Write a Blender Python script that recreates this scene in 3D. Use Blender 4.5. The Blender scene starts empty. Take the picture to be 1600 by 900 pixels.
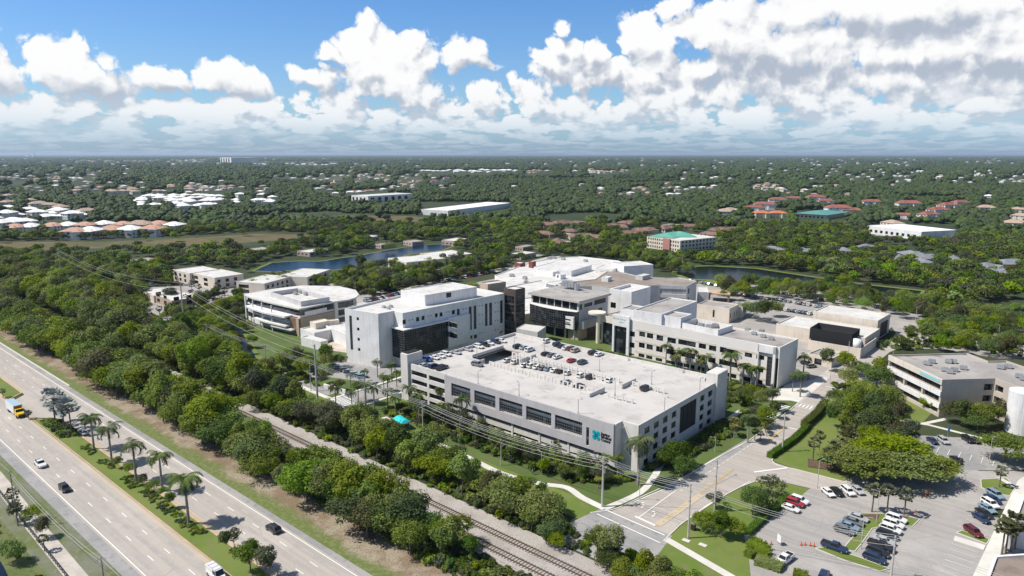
import bpy, math, random
from mathutils import Vector, Matrix, noise
random.seed(7)
SC = bpy.context.scene
COL = SC.collection
# ---------------------------------------------------------------- camera
F = 1085.0; H = 88.0; TH = math.atan(210/F); YAW = math.radians(40.9)
cam_d = bpy.data.cameras.new('camera'); cam = bpy.data.objects.new('camera', cam_d); COL.objects.link(cam)
cam.location = (0, 0, H); cam.rotation_euler = (math.pi/2-TH, 0, YAW)
cam_d.sensor_width = 36; cam_d.lens = 36*F/1600; cam_d.clip_start = 1; cam_d.clip_end = 90000
SC.camera = cam
SC.render.resolution_x = 1024; SC.render.resolution_y = 576
# ---------------------------------------------------------------- light
SUN_AZ = math.radians(227); SUN_EL = math.radians(54)
sd = Vector((math.cos(SUN_AZ)*math.cos(SUN_EL), math.sin(SUN_AZ)*math.cos(SUN_EL), math.sin(SUN_EL)))
sun_d = bpy.data.lights.new('sun', 'SUN'); sun = bpy.data.objects.new('sun', sun_d); COL.objects.link(sun)
sun_d.energy = 4.4; sun_d.angle = math.radians(0.5); sun_d.color = (1.0, 0.945, 0.86)
sun.rotation_euler = sd.to_track_quat('Z', 'Y').to_euler()
VS = SC.view_settings
SC.display_settings.display_device = 'sRGB'
VS.view_transform = 'Standard'; VS.look = 'None'; VS.exposure = 0.35; VS.gamma = 1; VS.use_curve_mapping = False
SC.cycles.max_bounces = 6; SC.cycles.diffuse_bounces = 2; SC.cycles.glossy_bounces = 2; SC.cycles.transmission_bounces = 2
SC.cycles.transparent_max_bounces = 4; SC.cycles.volume_bounces = 0; SC.cycles.use_denoising = True
SC.cycles.caustics_reflective = False; SC.cycles.caustics_refractive = False

def D(px, py):
    x = px-800; c, s = math.cos(TH), math.sin(TH)
    y = F*c-(py-450)*s; z = -F*s-(py-450)*c
    return Vector((x*math.cos(YAW)-y*math.sin(YAW), x*math.sin(YAW)+y*math.cos(YAW), z)).normalized()
def W(px, py, z=0.0):
    """ground-plan point whose height is z and which the photograph shows at (px,py)"""
    d = D(px, py); t = (z-H)/d.z
    return (d.x*t, d.y*t)
def P(X, Y, z=0.0):
    x = X*math.cos(YAW)+Y*math.sin(YAW); y = -X*math.sin(YAW)+Y*math.cos(YAW); z = z-H
    c, s = math.cos(TH), math.sin(TH); f = y*c-z*s; u = y*s+z*c
    if f < 1: return (-9999, -9999)
    return (800+F*x/f, 450-F*u/f)
def hgt(px, pyb, pyt):
    X, Y = W(px, pyb); lo, hi = 0, 87
    for _ in range(30):
        m = (lo+hi)/2
        if P(X, Y, m)[1] > pyt: lo = m
        else: hi = m
    return lo

# ---------------------------------------------------------------- node helper
class NT:
    def __init__(s, tree): s.t = tree; s.n = tree.nodes; s.l = tree.links
    def new(s, typ, **kw):
        n = s.n.new(typ)
        for k, v in kw.items(): setattr(n, k, v)
        return n
    def put(s, sock, v):
        if isinstance(v, bpy.types.NodeSocket): s.l.new(v, sock)
        else: sock.default_value = v
    def m(s, op, a, b=0.0, c=None, clamp=False):
        n = s.new('ShaderNodeMath', operation=op, use_clamp=clamp)
        s.put(n.inputs[0], a); s.put(n.inputs[1], b)
        if c is not None: s.put(n.inputs[2], c)
        return n.outputs[0]
    def v(s, op, a, b=(0, 0, 0)):
        n = s.new('ShaderNodeVectorMath', operation=op)
        s.put(n.inputs[0], a)
        if op == 'SCALE': s.put(n.inputs['Scale'], b)
        else: s.put(n.inputs[1], b)
        return n.outputs['Value'] if op in ('DOT_PRODUCT', 'LENGTH', 'DISTANCE') else n.outputs[0]
    def comb(s, x, y, z):
        n = s.new('ShaderNodeCombineXYZ')
        for i, a in enumerate((x, y, z)): s.put(n.inputs[i], a)
        return n.outputs[0]
    def noise(s, vec, scale, detail=3, rough=.5, lac=2.0, w=None, dist=0.0):
        n = s.new('ShaderNodeTexNoise')
        s.put(n.inputs['Vector'], vec); n.inputs['Scale'].default_value = scale
        n.inputs['Detail'].default_value = detail; n.inputs['Roughness'].default_value = rough
        n.inputs['Lacunarity'].default_value = lac; n.inputs['Distortion'].default_value = dist
        return n.outputs['Fac']
    def smooth(s, x, a, b, lo=0.0, hi=1.0):
        n = s.new('ShaderNodeMapRange', interpolation_type='SMOOTHSTEP')
        s.put(n.inputs[0], x); s.put(n.inputs[1], a); s.put(n.inputs[2], b); s.put(n.inputs[3], lo); s.put(n.inputs[4], hi)
        return n.outputs[0]
    def mix(s, f, a, b):
        n = s.new('ShaderNodeMix', data_type='RGBA')
        s.put(n.inputs[0], f)
        for sock, v in ((n.inputs[6], a), (n.inputs[7], b)):
            s.put(sock, v if isinstance(v, bpy.types.NodeSocket) else tuple(v)+(1,) if len(v) == 3 else v)
        return n.outputs[2]

# ---------------------------------------------------------------- materials
MATS = {}
def mat(name, col=(.5, .5, .5), rough=.8, col2=None, nscale=1.0, col3=None, n2=12.0, spec=.3, metal=0.0, bump=0.0, rnd=0.0, sheen=0, emit=None, detail=4, lo=.38, hi=.62):
    """principled; col..col2 by broad noise in world space, col3 by finer noise"""
    if name in MATS: return MATS[name]
    m = bpy.data.materials.new(name); m.use_nodes = True; t = NT(m.node_tree)
    b = t.n['Principled BSDF']; b.inputs['Roughness'].default_value = rough
    b.inputs['Specular IOR Level'].default_value = spec; b.inputs['Metallic'].default_value = metal
    c = tuple(col)+(1,)
    if col2 or col3 or bump:
        g = t.new('ShaderNodeNewGeometry').outputs['Position']
    if col2:
        f = t.smooth(t.noise(g, nscale, detail, .6), lo, hi)
        c = t.mix(f, col, col2)
    if col3:
        f = t.smooth(t.noise(g, n2, 3, .6), .5, .72)
        c = t.mix(f, c, col3)
    if rnd:
        o = t.new('ShaderNodeObjectInfo').outputs['Random']
        h = t.new('ShaderNodeHueSaturation')
        t.put(h.inputs['Value'], t.m('MULTIPLY_ADD', o, rnd, 1-rnd/2)); t.put(h.inputs['Color'], c); c = h.outputs[0]
    t.put(b.inputs['Base Color'], c)
    if bump:
        bp = t.new('ShaderNodeBump'); bp.inputs['Strength'].default_value = bump; bp.inputs['Distance'].default_value = .3
        t.put(bp.inputs['Height'], t.noise(g, n2, 3)); t.l.new(bp.outputs[0], b.inputs['Normal'])
    if emit:
        b.inputs['Emission Color'].default_value = tuple(emit)+(1,); b.inputs['Emission Strength'].default_value = 1
    MATS[name] = m
    return m
def leafmat(name, a, b, c, amt=.35, trans=.38):
    """foliage: leaf colour varies from clump to clump, from leaf card to leaf card and from tree to tree"""
    if name in MATS: return MATS[name]
    m = bpy.data.materials.new(name); m.use_nodes = True; t = NT(m.node_tree)
    bs = t.n['Principled BSDF']; bs.inputs['Roughness'].default_value = .6; bs.inputs['Specular IOR Level'].default_value = .25
    g = t.new('ShaderNodeNewGeometry'); o = t.new('ShaderNodeObjectInfo')
    f = t.smooth(t.noise(g.outputs['Position'], .45, 3, .6), .35, .65)
    col = t.mix(f, a, b)
    col = t.mix(t.m('MULTIPLY', t.m('POWER', g.outputs['Random Per Island'], 2.0), .75), col, c)
    h = t.new('ShaderNodeHueSaturation'); t.put(h.inputs['Color'], col)
    t.put(h.inputs['Value'], t.m('MULTIPLY_ADD', o.outputs['Random'], amt*1.6, 1-amt*.8))
    r2 = t.m('FRACT', t.m('MULTIPLY', o.outputs['Random'], 17.3))
    t.put(h.inputs['Hue'], t.m('MULTIPLY_ADD', r2, .05*amt/.35, .5-.025*amt/.35))
    t.put(h.inputs['Saturation'], t.m('MULTIPLY_ADD', t.m('FRACT', t.m('MULTIPLY', o.outputs['Random'], 41.7)), .4, .75))
    t.put(bs.inputs['Base Color'], h.outputs[0])
    tr = t.new('ShaderNodeBsdfTranslucent'); t.put(tr.inputs['Color'], h.outputs[0])
    mx = t.new('ShaderNodeMixShader'); mx.inputs[0].default_value = trans
    t.l.new(bs.outputs[0], mx.inputs[1]); t.l.new(tr.outputs[0], mx.inputs[2])
    t.l.new(mx.outputs[0], t.n['Material Output'].inputs['Surface'])
    MATS[name] = m
    return m

# ---------------------------------------------------------------- mesh builder
class MB:
    def __init__(s): s.v = []; s.f = []; s.m = []
    def add(s, vs, fs, mi=0):
        o = len(s.v); s.v += [tuple(v) for v in vs]; s.f += [tuple(i+o for i in f) for f in fs]; s.m += [mi]*len(fs)
    def quad(s, a, b, c, d, mi=0): s.add([a, b, c, d], [(0, 1, 2, 3)], mi)
    def box(s, x0, x1, y0, y1, z0, z1, mi=0, T=None):
        vs = [(x0, y0, z0), (x1, y0, z0), (x1, y1, z0), (x0, y1, z0), (x0, y0, z1), (x1, y0, z1), (x1, y1, z1), (x0, y1, z1)]
        if T: vs = [T(v) for v in vs]
        s.add(vs, [(0, 3, 2, 1), (4, 5, 6, 7), (0, 1, 5, 4), (1, 2, 6, 5), (2, 3, 7, 6), (3, 0, 4, 7)], mi)
    def prism(s, poly, z0, z1, mi=0, mtop=None, bottom=True):
        n = len(poly)
        vs = [(p[0], p[1], z0) for p in poly]+[(p[0], p[1], z1) for p in poly]
        s.add(vs, [(i, (i+1) % n, (i+1) % n+n, i+n) for i in range(n)], mi)
        s.add([(p[0], p[1], z1) for p in poly], [tuple(range(n))], mi if mtop is None else mtop)
        if bottom: s.add([(p[0], p[1], z0) for p in poly], [tuple(reversed(range(n)))], mi)
    def tube(s, p, q, r0, r1=None, n=6, mi=0, cap=True):
        r1 = r0 if r1 is None else r1
        p = Vector(p); q = Vector(q); d = (q-p).normalized()
        a = d.orthogonal().normalized(); b = d.cross(a)
        vs = []
        for c, r in ((p, r0), (q, r1)):
            for i in range(n):
                t = 2*math.pi*i/n; vs.append(c+(a*math.cos(t)+b*math.sin(t))*r)
        fs = [(i, (i+1) % n, (i+1) % n+n, i+n) for i in range(n)]
        if cap: fs += [tuple(reversed(range(n))), tuple(range(n, 2*n))]
        s.add(vs, fs, mi)
    def path(s, pts, rs, n=5, mi=0):
        for i in range(len(pts)-1): s.tube(pts[i], pts[i+1], rs[i], rs[i+1], n, mi, cap=(i == len(pts)-2))
    def blob(s, c, r, seed=0, sub=1, amp=.25, mi=0, flat=1.0):
        import bmesh
        bm = bmesh.new(); bmesh.ops.create_icosphere(bm, subdivisions=sub, radius=1)
        vs = []
        for v in bm.verts:
            k = 1+amp*noise.noise(v.co*1.7+Vector((seed, seed*1.3, 0)))*2
            vs.append((c[0]+v.co.x*r[0]*k, c[1]+v.co.y*r[1]*k, c[2]+v.co.z*r[2]*k))
        s.add(vs, [tuple(x.index for x in f.verts) for f in bm.faces], mi); bm.free()
    def mesh(s, name, mats, smooth=False):
        me = bpy.data.meshes.new(name); me.from_pydata(s.v, [], s.f)
        mats = mats if isinstance(mats, (list, tuple)) else [mats]
        for m in mats: me.materials.append(m)
        if len(mats) > 1: me.polygons.foreach_set('material_index', s.m)
        if smooth: me.polygons.foreach_set('use_smooth', [True]*len(s.f))
        me.update(); return me
    def build(s, name, mats, parent=None, smooth=False, loc=None):
        return link(name, s.mesh(name, mats, smooth), parent, loc)
def link(name, me, parent=None, loc=None, rz=0):
    o = bpy.data.objects.new(name, me); COL.objects.link(o)
    if parent: o.parent = parent
    if loc: o.location = loc
    if rz: o.rotation_euler.z = rz
    return o
def tag(o, label=None, cat=None, group=None, kind=None):
    if label: o['label'] = label
    if cat: o['category'] = cat
    if group: o['group'] = group
    if kind: o['kind'] = kind
    return o
def thing(name, label, cat, loc=(0, 0, 0), rz=0, group=None):
    return tag(link(name, None, None, loc, rz), label, cat, group)
def struct(o): o['kind'] = 'structure'; return o
def dup(root, loc=None, rz=None, sc=None, label=None, group=None, swap=None):
    r = root.copy(); COL.objects.link(r)
    if loc is not None: r.location = loc
    if rz is not None: r.rotation_euler = (0, 0, rz)
    if sc is not None: r.scale = sc if isinstance(sc, tuple) else (sc, sc, sc)
    if label: r['label'] = label
    if group: r['group'] = group
    for ch in root.children:
        c = ch.copy(); COL.objects.link(c); c.parent = r
        if swap and c.data.name in swap: c.data = swap[c.data.name]
        for g in ch.children:
            d = g.copy(); COL.objects.link(d); d.parent = c
    return r
def ordn(k):
    w = ['first', 'second', 'third', 'fourth', 'fifth', 'sixth', 'seventh', 'eighth', 'ninth', 'tenth', 'eleventh', 'twelfth', 'thirteenth', 'fourteenth', 'fifteenth', 'sixteenth', 'seventeenth', 'eighteenth', 'nineteenth', 'twentieth']
    t = {2: 'twenty', 3: 'thirty', 4: 'forty', 5: 'fifty', 6: 'sixty', 7: 'seventy', 8: 'eighty', 9: 'ninety'}
    if k < 20: return w[k]
    k += 1
    if k >= 100: return ('hundred' if k == 100 else 'hundred and '+ordn(k-101))
    a, b = divmod(k, 10)
    return (t[a][:-1]+'ieth') if b == 0 else t[a]+'-'+w[b-1]
def ccw(p):
    a = sum(p[i][0]*p[(i+1) % len(p)][1]-p[(i+1) % len(p)][0]*p[i][1] for i in range(len(p)))
    return list(p) if a > 0 else list(reversed(p))
def inset(poly, d):
    n = len(poly); out = []
    for i in range(n):
        a, b, c = Vector(poly[i-1][:2]), Vector(poly[i][:2]), Vector(poly[(i+1) % n][:2])
        u = (b-a).normalized(); v = (c-b).normalized()
        n1 = Vector((-u.y, u.x)); n2 = Vector((-v.y, v.x)); k = n1+n2
        L = max(k.dot(n1), .25)
        q = b+k*(d/L); out.append((q.x, q.y))
    return out
def inpoly(x, y, poly):
    r = False; n = len(poly)
    for i in range(n):
        x1, y1 = poly[i]; x2, y2 = poly[(i+1) % n]
        if (y1 > y) != (y2 > y) and x < (x2-x1)*(y-y1)/(y2-y1)+x1: r = not r
    return r
def GP(pts, z=0): return [W(a, b, z) for a, b in pts]
# ---------------------------------------------------------------- sky
SKY_STRENGTH = .085
world = bpy.data.worlds.new('World'); SC.world = world; world.use_nodes = True
t = NT(world.node_tree); t.n.clear()
out = t.new('ShaderNodeOutputWorld')
sky = t.new('ShaderNodeTexSky', sky_type='NISHITA'); sky.sun_disc = False
sky.sun_elevation = SUN_EL; sky.sun_rotation = math.pi/2-SUN_AZ
sky.altitude = 90; sky.air_density = 1.0; sky.dust_density = 0.6; sky.ozone_density = 2.0
dirn = t.new('ShaderNodeTexCoord').outputs['Generated']
dirn = t.v('NORMALIZE', dirn)
fw = Vector((-math.sin(YAW), math.cos(YAW), 0)); rt = Vector((math.cos(YAW), math.sin(YAW), 0))
dx = t.v('DOT_PRODUCT', dirn, tuple(rt)); dy = t.v('DOT_PRODUCT', dirn, tuple(fw)); dz = t.v('DOT_PRODUCT', dirn, (0, 0, 1))
AZ = t.m('MULTIPLY', t.m('ARCTAN2', dx, dy), 57.29578)
EL = t.m('MULTIPLY', t.m('ARCSINE', dz), 57.29578)
def sky_deg(px, py):
    d = D(px, py); return math.degrees(math.atan2(d.dot(rt), d.dot(fw))), math.degrees(math.asin(d.z))
#CLOUDS
# each cumulus tower as a lobe of the sky: (px, py, half width px, half height px), base heights follow
LOBES = [(100,95,50,32),(75,100,38,24),(130,115,52,30),(165,130,42,26),(50,112,22,16),
 (345,112,34,24),(365,128,44,24),(330,125,26,18),(395,135,26,16),(250,125,40,14),(272,118,16,10),
 (573,42,16,20),(580,68,30,28),(545,85,34,26),(610,85,40,34),(575,105,60,34),(520,85,20,14),(645,72,30,26),(665,95,24,24),(638,55,12,12),(610,125,70,26),(480,120,22,16),(505,132,30,16),
 (728,88,36,22),(712,74,20,17),(755,99,24,11),
 (882,50,16,16),(872,72,18,18),(895,78,22,20),(930,80,30,26),(920,105,44,26),(960,110,36,26),(862,105,34,24),(840,95,14,12),
 (1005,48,34,26),(1020,72,38,26),(985,62,20,20),(1035,95,34,22),(1055,15,26,18),(1075,40,40,26),(1045,62,18,16),
 (1120,50,60,40),(1150,20,46,26),(1190,70,80,44),(1240,25,80,36),(1290,60,90,50),(1340,20,80,40),(1390,60,90,46),(1440,20,90,50),(1480,70,90,44),(1540,25,90,50),(1580,80,90,40),(1650,40,120,70),(1800,60,150,80),
 (1100,110,70,24),(1180,125,80,22),(1290,120,90,24),(1400,118,90,26),(1510,125,90,26),(1610,130,90,26),(1010,125,60,20),
 (-60,110,80,30),(-200,80,120,50)]
def cloud_group():
    g = bpy.data.node_groups.new('cloud_density', 'ShaderNodeTree')
    g.interface.new_socket('P', in_out='INPUT', socket_type='NodeSocketVector')
    for nm in ('D', 'S'): g.interface.new_socket(nm, in_out='OUTPUT', socket_type='NodeSocketFloat')
    k = NT(g); gi = k.new('NodeGroupInput'); go = k.new('NodeGroupOutput')
    p = gi.outputs[0]                                      # (azimuth, elevation, 0) in degrees
    def n3(v, sc, det, off, r=.5):
        return k.m('SUBTRACT', k.noise(k.v('ADD', v, off), sc, det, r), .5)
    wx = k.m('MULTIPLY', n3(p, .38, 3, (0, 0, 3)), 2.6); wy = k.m('MULTIPLY', n3(p, .42, 3, (9, 5, 7)), 2.2)
    q = k.v('ADD', p, k.comb(wx, wy, 0.0))
    d = None; kx = 57.3/F
    for (px, py, rx, ry) in LOBES:
        a, e = sky_deg(px, py)
        v = k.v('MULTIPLY', k.v('SUBTRACT', q, (a, e, 0)), (1/(rx*kx*1.1), 1/(ry*kx*1.1), 0))
        s_ = k.m('SUBTRACT', 1.0, k.v('LENGTH', v))
        d = s_ if d is None else k.m('SMOOTH_MAX', d, s_, .08)
    def cells(v, sc, am, off):
        n = k.new('ShaderNodeTexVoronoi', feature='F1', voronoi_dimensions='2D')
        k.put(n.inputs['Vector'], k.v('ADD', v, off)); n.inputs['Scale'].default_value = sc
        x = n.outputs['Distance']; return k.m('MULTIPLY', k.m('SUBTRACT', .36, k.m('MULTIPLY', x, x)), am)
    q2 = k.v('ADD', q, k.comb(k.m('MULTIPLY', n3(p, 1.6, 2, (3, 1, 4)), .9), k.m('MULTIPLY', n3(p, 1.6, 2, (7, 8, 2)), .9), 0.0))
    c1 = cells(q2, .55, .62, (3, 1.7, 0)); c2 = cells(q2, 1.25, .34, (8.3, 4.1, 0)); c3 = cells(q2, 2.9, .17, (1.3, 9.1, 0))
    fine = k.m('ADD', c3, k.m('MULTIPLY', n3(q2, 4.5, 3, (4, 4, 1), .6), .16))
    big = k.m('ADD', c1, c2)
    S = k.m('SUBTRACT', k.m('ADD', d, big), .17)
    # the deck of small clouds low over the horizon: rows squeezed by distance
    sp = k.new('ShaderNodeSeparateXYZ'); k.put(sp.inputs[0], p)
    el = k.m('MAXIMUM', sp.outputs[1], .05)
    inv = k.m('DIVIDE', 1.0, k.m('ADD', el, 1.5))
    pl = k.comb(k.m('MULTIPLY', sp.outputs[0], .42), k.m('MULTIPLY', inv, 15.0), 0.0)
    plw = k.v('ADD', pl, k.comb(k.m('MULTIPLY', n3(pl, 1.3, 2, (3, 1, 4)), .8), k.m('MULTIPLY', n3(pl, 1.3, 2, (1, 6, 4)), .8), 0.0))
    dk = k.m('ADD', k.m('MULTIPLY', n3(pl, .95, 4, (0, 3, 0), .55), 3.6), k.m('ADD', cells(plw, 1.1, 1.1, (2, 3, 0)), cells(plw, 2.6, .5, (5, 3, 0))))
    rightward = k.smooth(sp.outputs[0], -30, 30, 0.0, 1.0)
    cover = k.smooth(k.m('ADD', el, k.m('ADD', k.m('MULTIPLY', n3(p, .12, 2, (2, 8, 2)), 4.0), k.m('MULTIPLY', rightward, -3.0))), 3.4, 6.2, .30, -1.5)
    low = k.smooth(el, 0.3, 2.0, -.45, 0.0)
    dk = k.m('ADD', k.m('ADD', dk, cover), low)
    k.put(go.inputs[0], k.m('MAXIMUM', k.m('ADD', S, fine), k.m('ADD', dk, k.m('MULTIPLY', fine, .8))))
    k.put(go.inputs[1], k.m('MAXIMUM', S, dk))
    return g
cg = cloud_group()
def cd(a, e):
    n = t.new('ShaderNodeGroup'); n.node_tree = cg
    t.put(n.inputs[0], t.comb(a, e, 0.0)); return n.outputs
d0 = cd(AZ, EL); d1 = cd(t.m('ADD', AZ, -.45), t.m('ADD', EL, .95))     # towards the light, up and left
mask = t.smooth(d0[0], -.02, .32)
soft = t.noise(t.comb(t.m('MULTIPLY', AZ, .5), t.m('ADD', EL, 3.0), 0.0), .26, 3, .55)
# thin edges are always bright, thick undersides grey
lit = t.m('ADD', t.m('MULTIPLY', t.m('SUBTRACT', d0[1], d1[1]), 1.0), t.m('MULTIPLY', t.m('SUBTRACT', d0[0], d1[0]), .25))
lit = t.m('ADD', lit, t.m('MULTIPLY', t.m('SUBTRACT', soft, .5), 2.2))
for (px, py, rx, ry, am) in [(1270,116,170,15,-.75),(1110,98,90,12,-.45),(1420,42,120,20,-.7),(1550,122,90,15,-.6),(1010,130,90,14,-.4),(600,160,90,16,-.4),(170,138,90,12,-.3),(390,150,60,12,-.3),(740,106,30,8,-.4),(930,108,50,12,-.35),
        (1190,35,90,26,.6),(1440,86,70,15,.55),(1010,58,42,24,.5),(600,88,50,34,.5),(1530,8,130,12,.5),(100,92,50,24,.4),(1080,70,60,16,.4),(1330,92,60,12,.35)]:
    a_, e_ = sky_deg(px, py); kx = 57.3/F
    v_ = t.v('MULTIPLY', t.v('SUBTRACT', t.comb(AZ, EL, 0.0), (a_, e_, 0)), (1/(rx*kx), 1/(ry*kx), 0))
    lit = t.m('ADD', lit, t.smooth(t.v('LENGTH', v_), 0.0, 1.5, am, 0.0))
lit = t.smooth(lit, -.80, .42)
hz = t.smooth(EL, 0.0, 6.0)                             # air between us and the far clouds
dark = t.mix(hz, (.58, .68, .78), (.46, .52, .62)); bright = t.mix(hz, (.76, .84, .91), (1.0, 1.0, 1.0))
ccol = t.mix(lit, dark, bright)
skyc = sky.outputs[0]
tint = t.new('ShaderNodeMix', data_type='RGBA', blend_type='MULTIPLY'); tint.inputs[0].default_value = 1
t.put(tint.inputs[6], skyc)
tc = t.mix(t.smooth(EL, 0, 3.5), (.60, .86, 1.42, 1), (.74, .98, 1.28, 1)); tc = t.mix(t.smooth(EL, 2.5, 13), tc, (.60, .95, 1.34, 1))
tc = t.mix(t.smooth(EL, 13, 24), tc, (1.02, .97, .92, 1)); t.put(tint.inputs[7], tc)
skyw = t.mix(1.0, skyc, tint.outputs[2])
bg1 = t.new('ShaderNodeBackground'); t.put(bg1.inputs[0], tint.outputs[2]); bg1.inputs[1].default_value = SKY_STRENGTH
bg2 = t.new('ShaderNodeBackground'); t.put(bg2.inputs[0], ccol); bg2.inputs[1].default_value = .78
mx = t.new('ShaderNodeMixShader')
mask = t.m('MULTIPLY', mask, t.smooth(EL, .2, 3.2, .22, 1.0))
mask = t.m('MULTIPLY', mask, t.smooth(EL, 16, 24, 1.0, 0.0))
t.put(mx.inputs[0], mask); t.l.new(bg1.outputs[0], mx.inputs[1]); t.l.new(bg2.outputs[0], mx.inputs[2])
band = t.new('ShaderNodeMixShader')                     # above 24 deg and below the horizon: clear air only
t.put(band.inputs[0], t.m('MULTIPLY', t.m('LESS_THAN', EL, 24.0), t.m('GREATER_THAN', EL, 0.0)))
bg3 = t.new('ShaderNodeBackground'); t.put(bg3.inputs[0], skyw); bg3.inputs[1].default_value = SKY_STRENGTH
t.l.new(bg3.outputs[0], band.inputs[1]); t.l.new(mx.outputs[0], band.inputs[2])
t.l.new(band.outputs[0], out.inputs[0])
world.cycles.sampling_method = 'NONE'

# ---------------------------------------------------------------- the air: one even box of haze round everything
hb = bpy.data.meshes.new('haze')
hx0, hx1, hy0, hy1, hz0_, hz1_ = -64000, 64000, -24000, 74000, -1, 130
hb.from_pydata([(hx0,hy0,hz0_),(hx1,hy0,hz0_),(hx1,hy1,hz0_),(hx0,hy1,hz0_),(hx0,hy0,hz1_),(hx1,hy0,hz1_),(hx1,hy1,hz1_),(hx0,hy1,hz1_)],[],[(0,3,2,1),(4,5,6,7),(0,1,5,4),(1,2,6,5),(2,3,7,6),(3,0,4,7)])
hm = bpy.data.materials.new('haze_air'); hm.use_nodes = True; hn = hm.node_tree.nodes; hn.clear()
pv = hn.new('ShaderNodeVolumePrincipled'); ho = hn.new('ShaderNodeOutputMaterial')
pv.inputs['Color'].default_value = (.66, .82, 1.0, 1); pv.inputs['Density'].default_value = 3.4e-5; pv.inputs['Anisotropy'].default_value = .2
hm.node_tree.links.new(pv.outputs[0], ho.inputs['Volume']); hb.materials.append(hm)
hzo = bpy.data.objects.new('haze', hb); COL.objects.link(hzo); hzo['kind'] = 'stuff'
# ---------------------------------------------------------------- materials of the place
M_forest = mat('woodland_floor', (.030, .048, .018), .95, (.052, .066, .028), .02, (.075, .068, .045), .35)
M_lawn = mat('lawn', (.115, .170, .030), .95, (.150, .190, .045), .06, (.17, .165, .075), .35, bump=.2)
M_verge = mat('verge_grass', (.115, .145, .050), .95, (.165, .175, .13), .08, (.21, .19, .13), .7, bump=.2)
M_dirt = mat('leaf_litter', (.20, .155, .105), .95, (.30, .25, .19), .25, (.12, .13, .05), .5)
M_meadow = mat('marsh_grass', (.125, .100, .048), .95, (.085, .085, .035), .014, (.16, .125, .075), .05)
def roadmat(name, a, b_, c, d_):
    'long streaks of wear along the carriageway, patches and fine cracks'
    m = mat(name, a, .85); t = NT(m.node_tree); bs = t.n['Principled BSDF']; g = t.new('ShaderNodeNewGeometry').outputs['Position']
    st = t.noise(t.v('MULTIPLY', g, (.012, .55, 1)), 1.0, 4, .6); bl = t.noise(g, .06, 5, .65); fi = t.noise(g, 2.2, 3, .7)
    col = t.mix(t.smooth(st, .38, .62), a, b_); col = t.mix(t.m('MULTIPLY', t.smooth(bl, .5, .66), .7), col, c)
    vo = t.new('ShaderNodeTexVoronoi', feature='DISTANCE_TO_EDGE'); t.put(vo.inputs['Vector'], t.v('ADD', g, t.comb(t.m('MULTIPLY', fi, 1.5), 0.0, 0.0))); vo.inputs['Scale'].default_value = .13
    col = t.mix(t.m('MULTIPLY', t.smooth(vo.outputs['Distance'], .0, .012, 1.0, 0.0), .45), col, d_); col = t.mix(t.m('MULTIPLY', t.smooth(fi, .55, .75), .35), col, d_)
    t.put(bs.inputs['Base Color'], col); return m
M_road = roadmat('old_concrete_asphalt', (.42, .38, .34), (.36, .33, .30), (.46, .42, .38), (.26, .235, .21))
M_road2 = mat('asphalt_grey', (.26, .26, .26), .85, (.33, .32, .31), .08, (.22, .22, .22), .6)
M_lot = roadmat('parking_asphalt', (.36, .34, .32), (.30, .285, .27), (.42, .395, .37), (.20, .19, .18))
M_walk = mat('sidewalk_concrete', (.56, .54, .49), .85, (.64, .62, .58), .2)
M_paint = mat('white_road_paint', (.78, .78, .76), .7)
M_ypaint = mat('yellow_road_paint', (.62, .45, .16), .7)
M_gravel = mat('rail_ballast', (.33, .30, .275), .95, (.41, .385, .36), .1, (.24, .21, .19), 2.5, bump=.5)
M_kerb = mat('kerb_concrete', (.58, .55, .50), .85)
M_mulch = mat('brown_mulch', (.10, .065, .045), .95, (.14, .09, .06), .8)
M_orange = mat('rust_stained_kerb', (.46, .30, .19), .9, (.52, .38, .27), .15)
def water_mat(name, col):
    m = mat(name, col, .08, spec=.5)
    t = NT(m.node_tree); b = t.n['Principled BSDF']; b.inputs['IOR'].default_value = 1.2; b.inputs['Roughness'].default_value = .25
    g = t.new('ShaderNodeNewGeometry').outputs['Position']
    bp = t.new('ShaderNodeBump'); bp.inputs['Strength'].default_value = .12; bp.inputs['Distance'].default_value = .12
    t.put(bp.inputs['Height'], t.noise(g, .9, 4, .6)); t.l.new(bp.outputs[0], b.inputs['Normal']); return m
M_lake = water_mat('lake_water', (.006, .018, .04)); M_canal = water_mat('canal_water', (.008, .011, .009))

SHEETS = []
def sheet(name, poly, z, m, kind='structure'):
    b = MB(); p = ccw(poly); b.add([(x, y, z) for x, y in p], [tuple(range(len(p)))])
    o = b.build(name, m); o['kind'] = kind
    if z < .117: SHEETS.append((z, len(SHEETS), o))
    return o
def slab(name, poly, z0, z1, m):
    b = MB(); b.prism(ccw(poly), z0, z1); o = b.build(name, m); o['kind'] = 'structure'; return o
def ribbon_pts(pts, w):
    L = []; R = []
    for i, p in enumerate(pts):
        a = Vector(pts[max(i-1, 0)]); c = Vector(pts[min(i+1, len(pts)-1)]); d = (c-a).normalized(); n = Vector((-d.y, d.x))*w/2
        L.append((p[0]+n.x, p[1]+n.y)); R.append((p[0]-n.x, p[1]-n.y))
    return L, R
def smoothpts(pts, k=4):
    out = []
    for i in range(len(pts)-1):
        p0 = Vector(pts[max(i-1, 0)]); p1 = Vector(pts[i]); p2 = Vector(pts[i+1]); p3 = Vector(pts[min(i+2, len(pts)-1)])
        for j in range(k):
            u = j/k
            q = .5*((2*p1)+(p2-p0)*u+(2*p0-5*p1+4*p2-p3)*u*u+(3*p1-p0-3*p2+p3)*u*u*u); out.append(tuple(q))
    out.append(tuple(pts[-1])); return out
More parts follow.
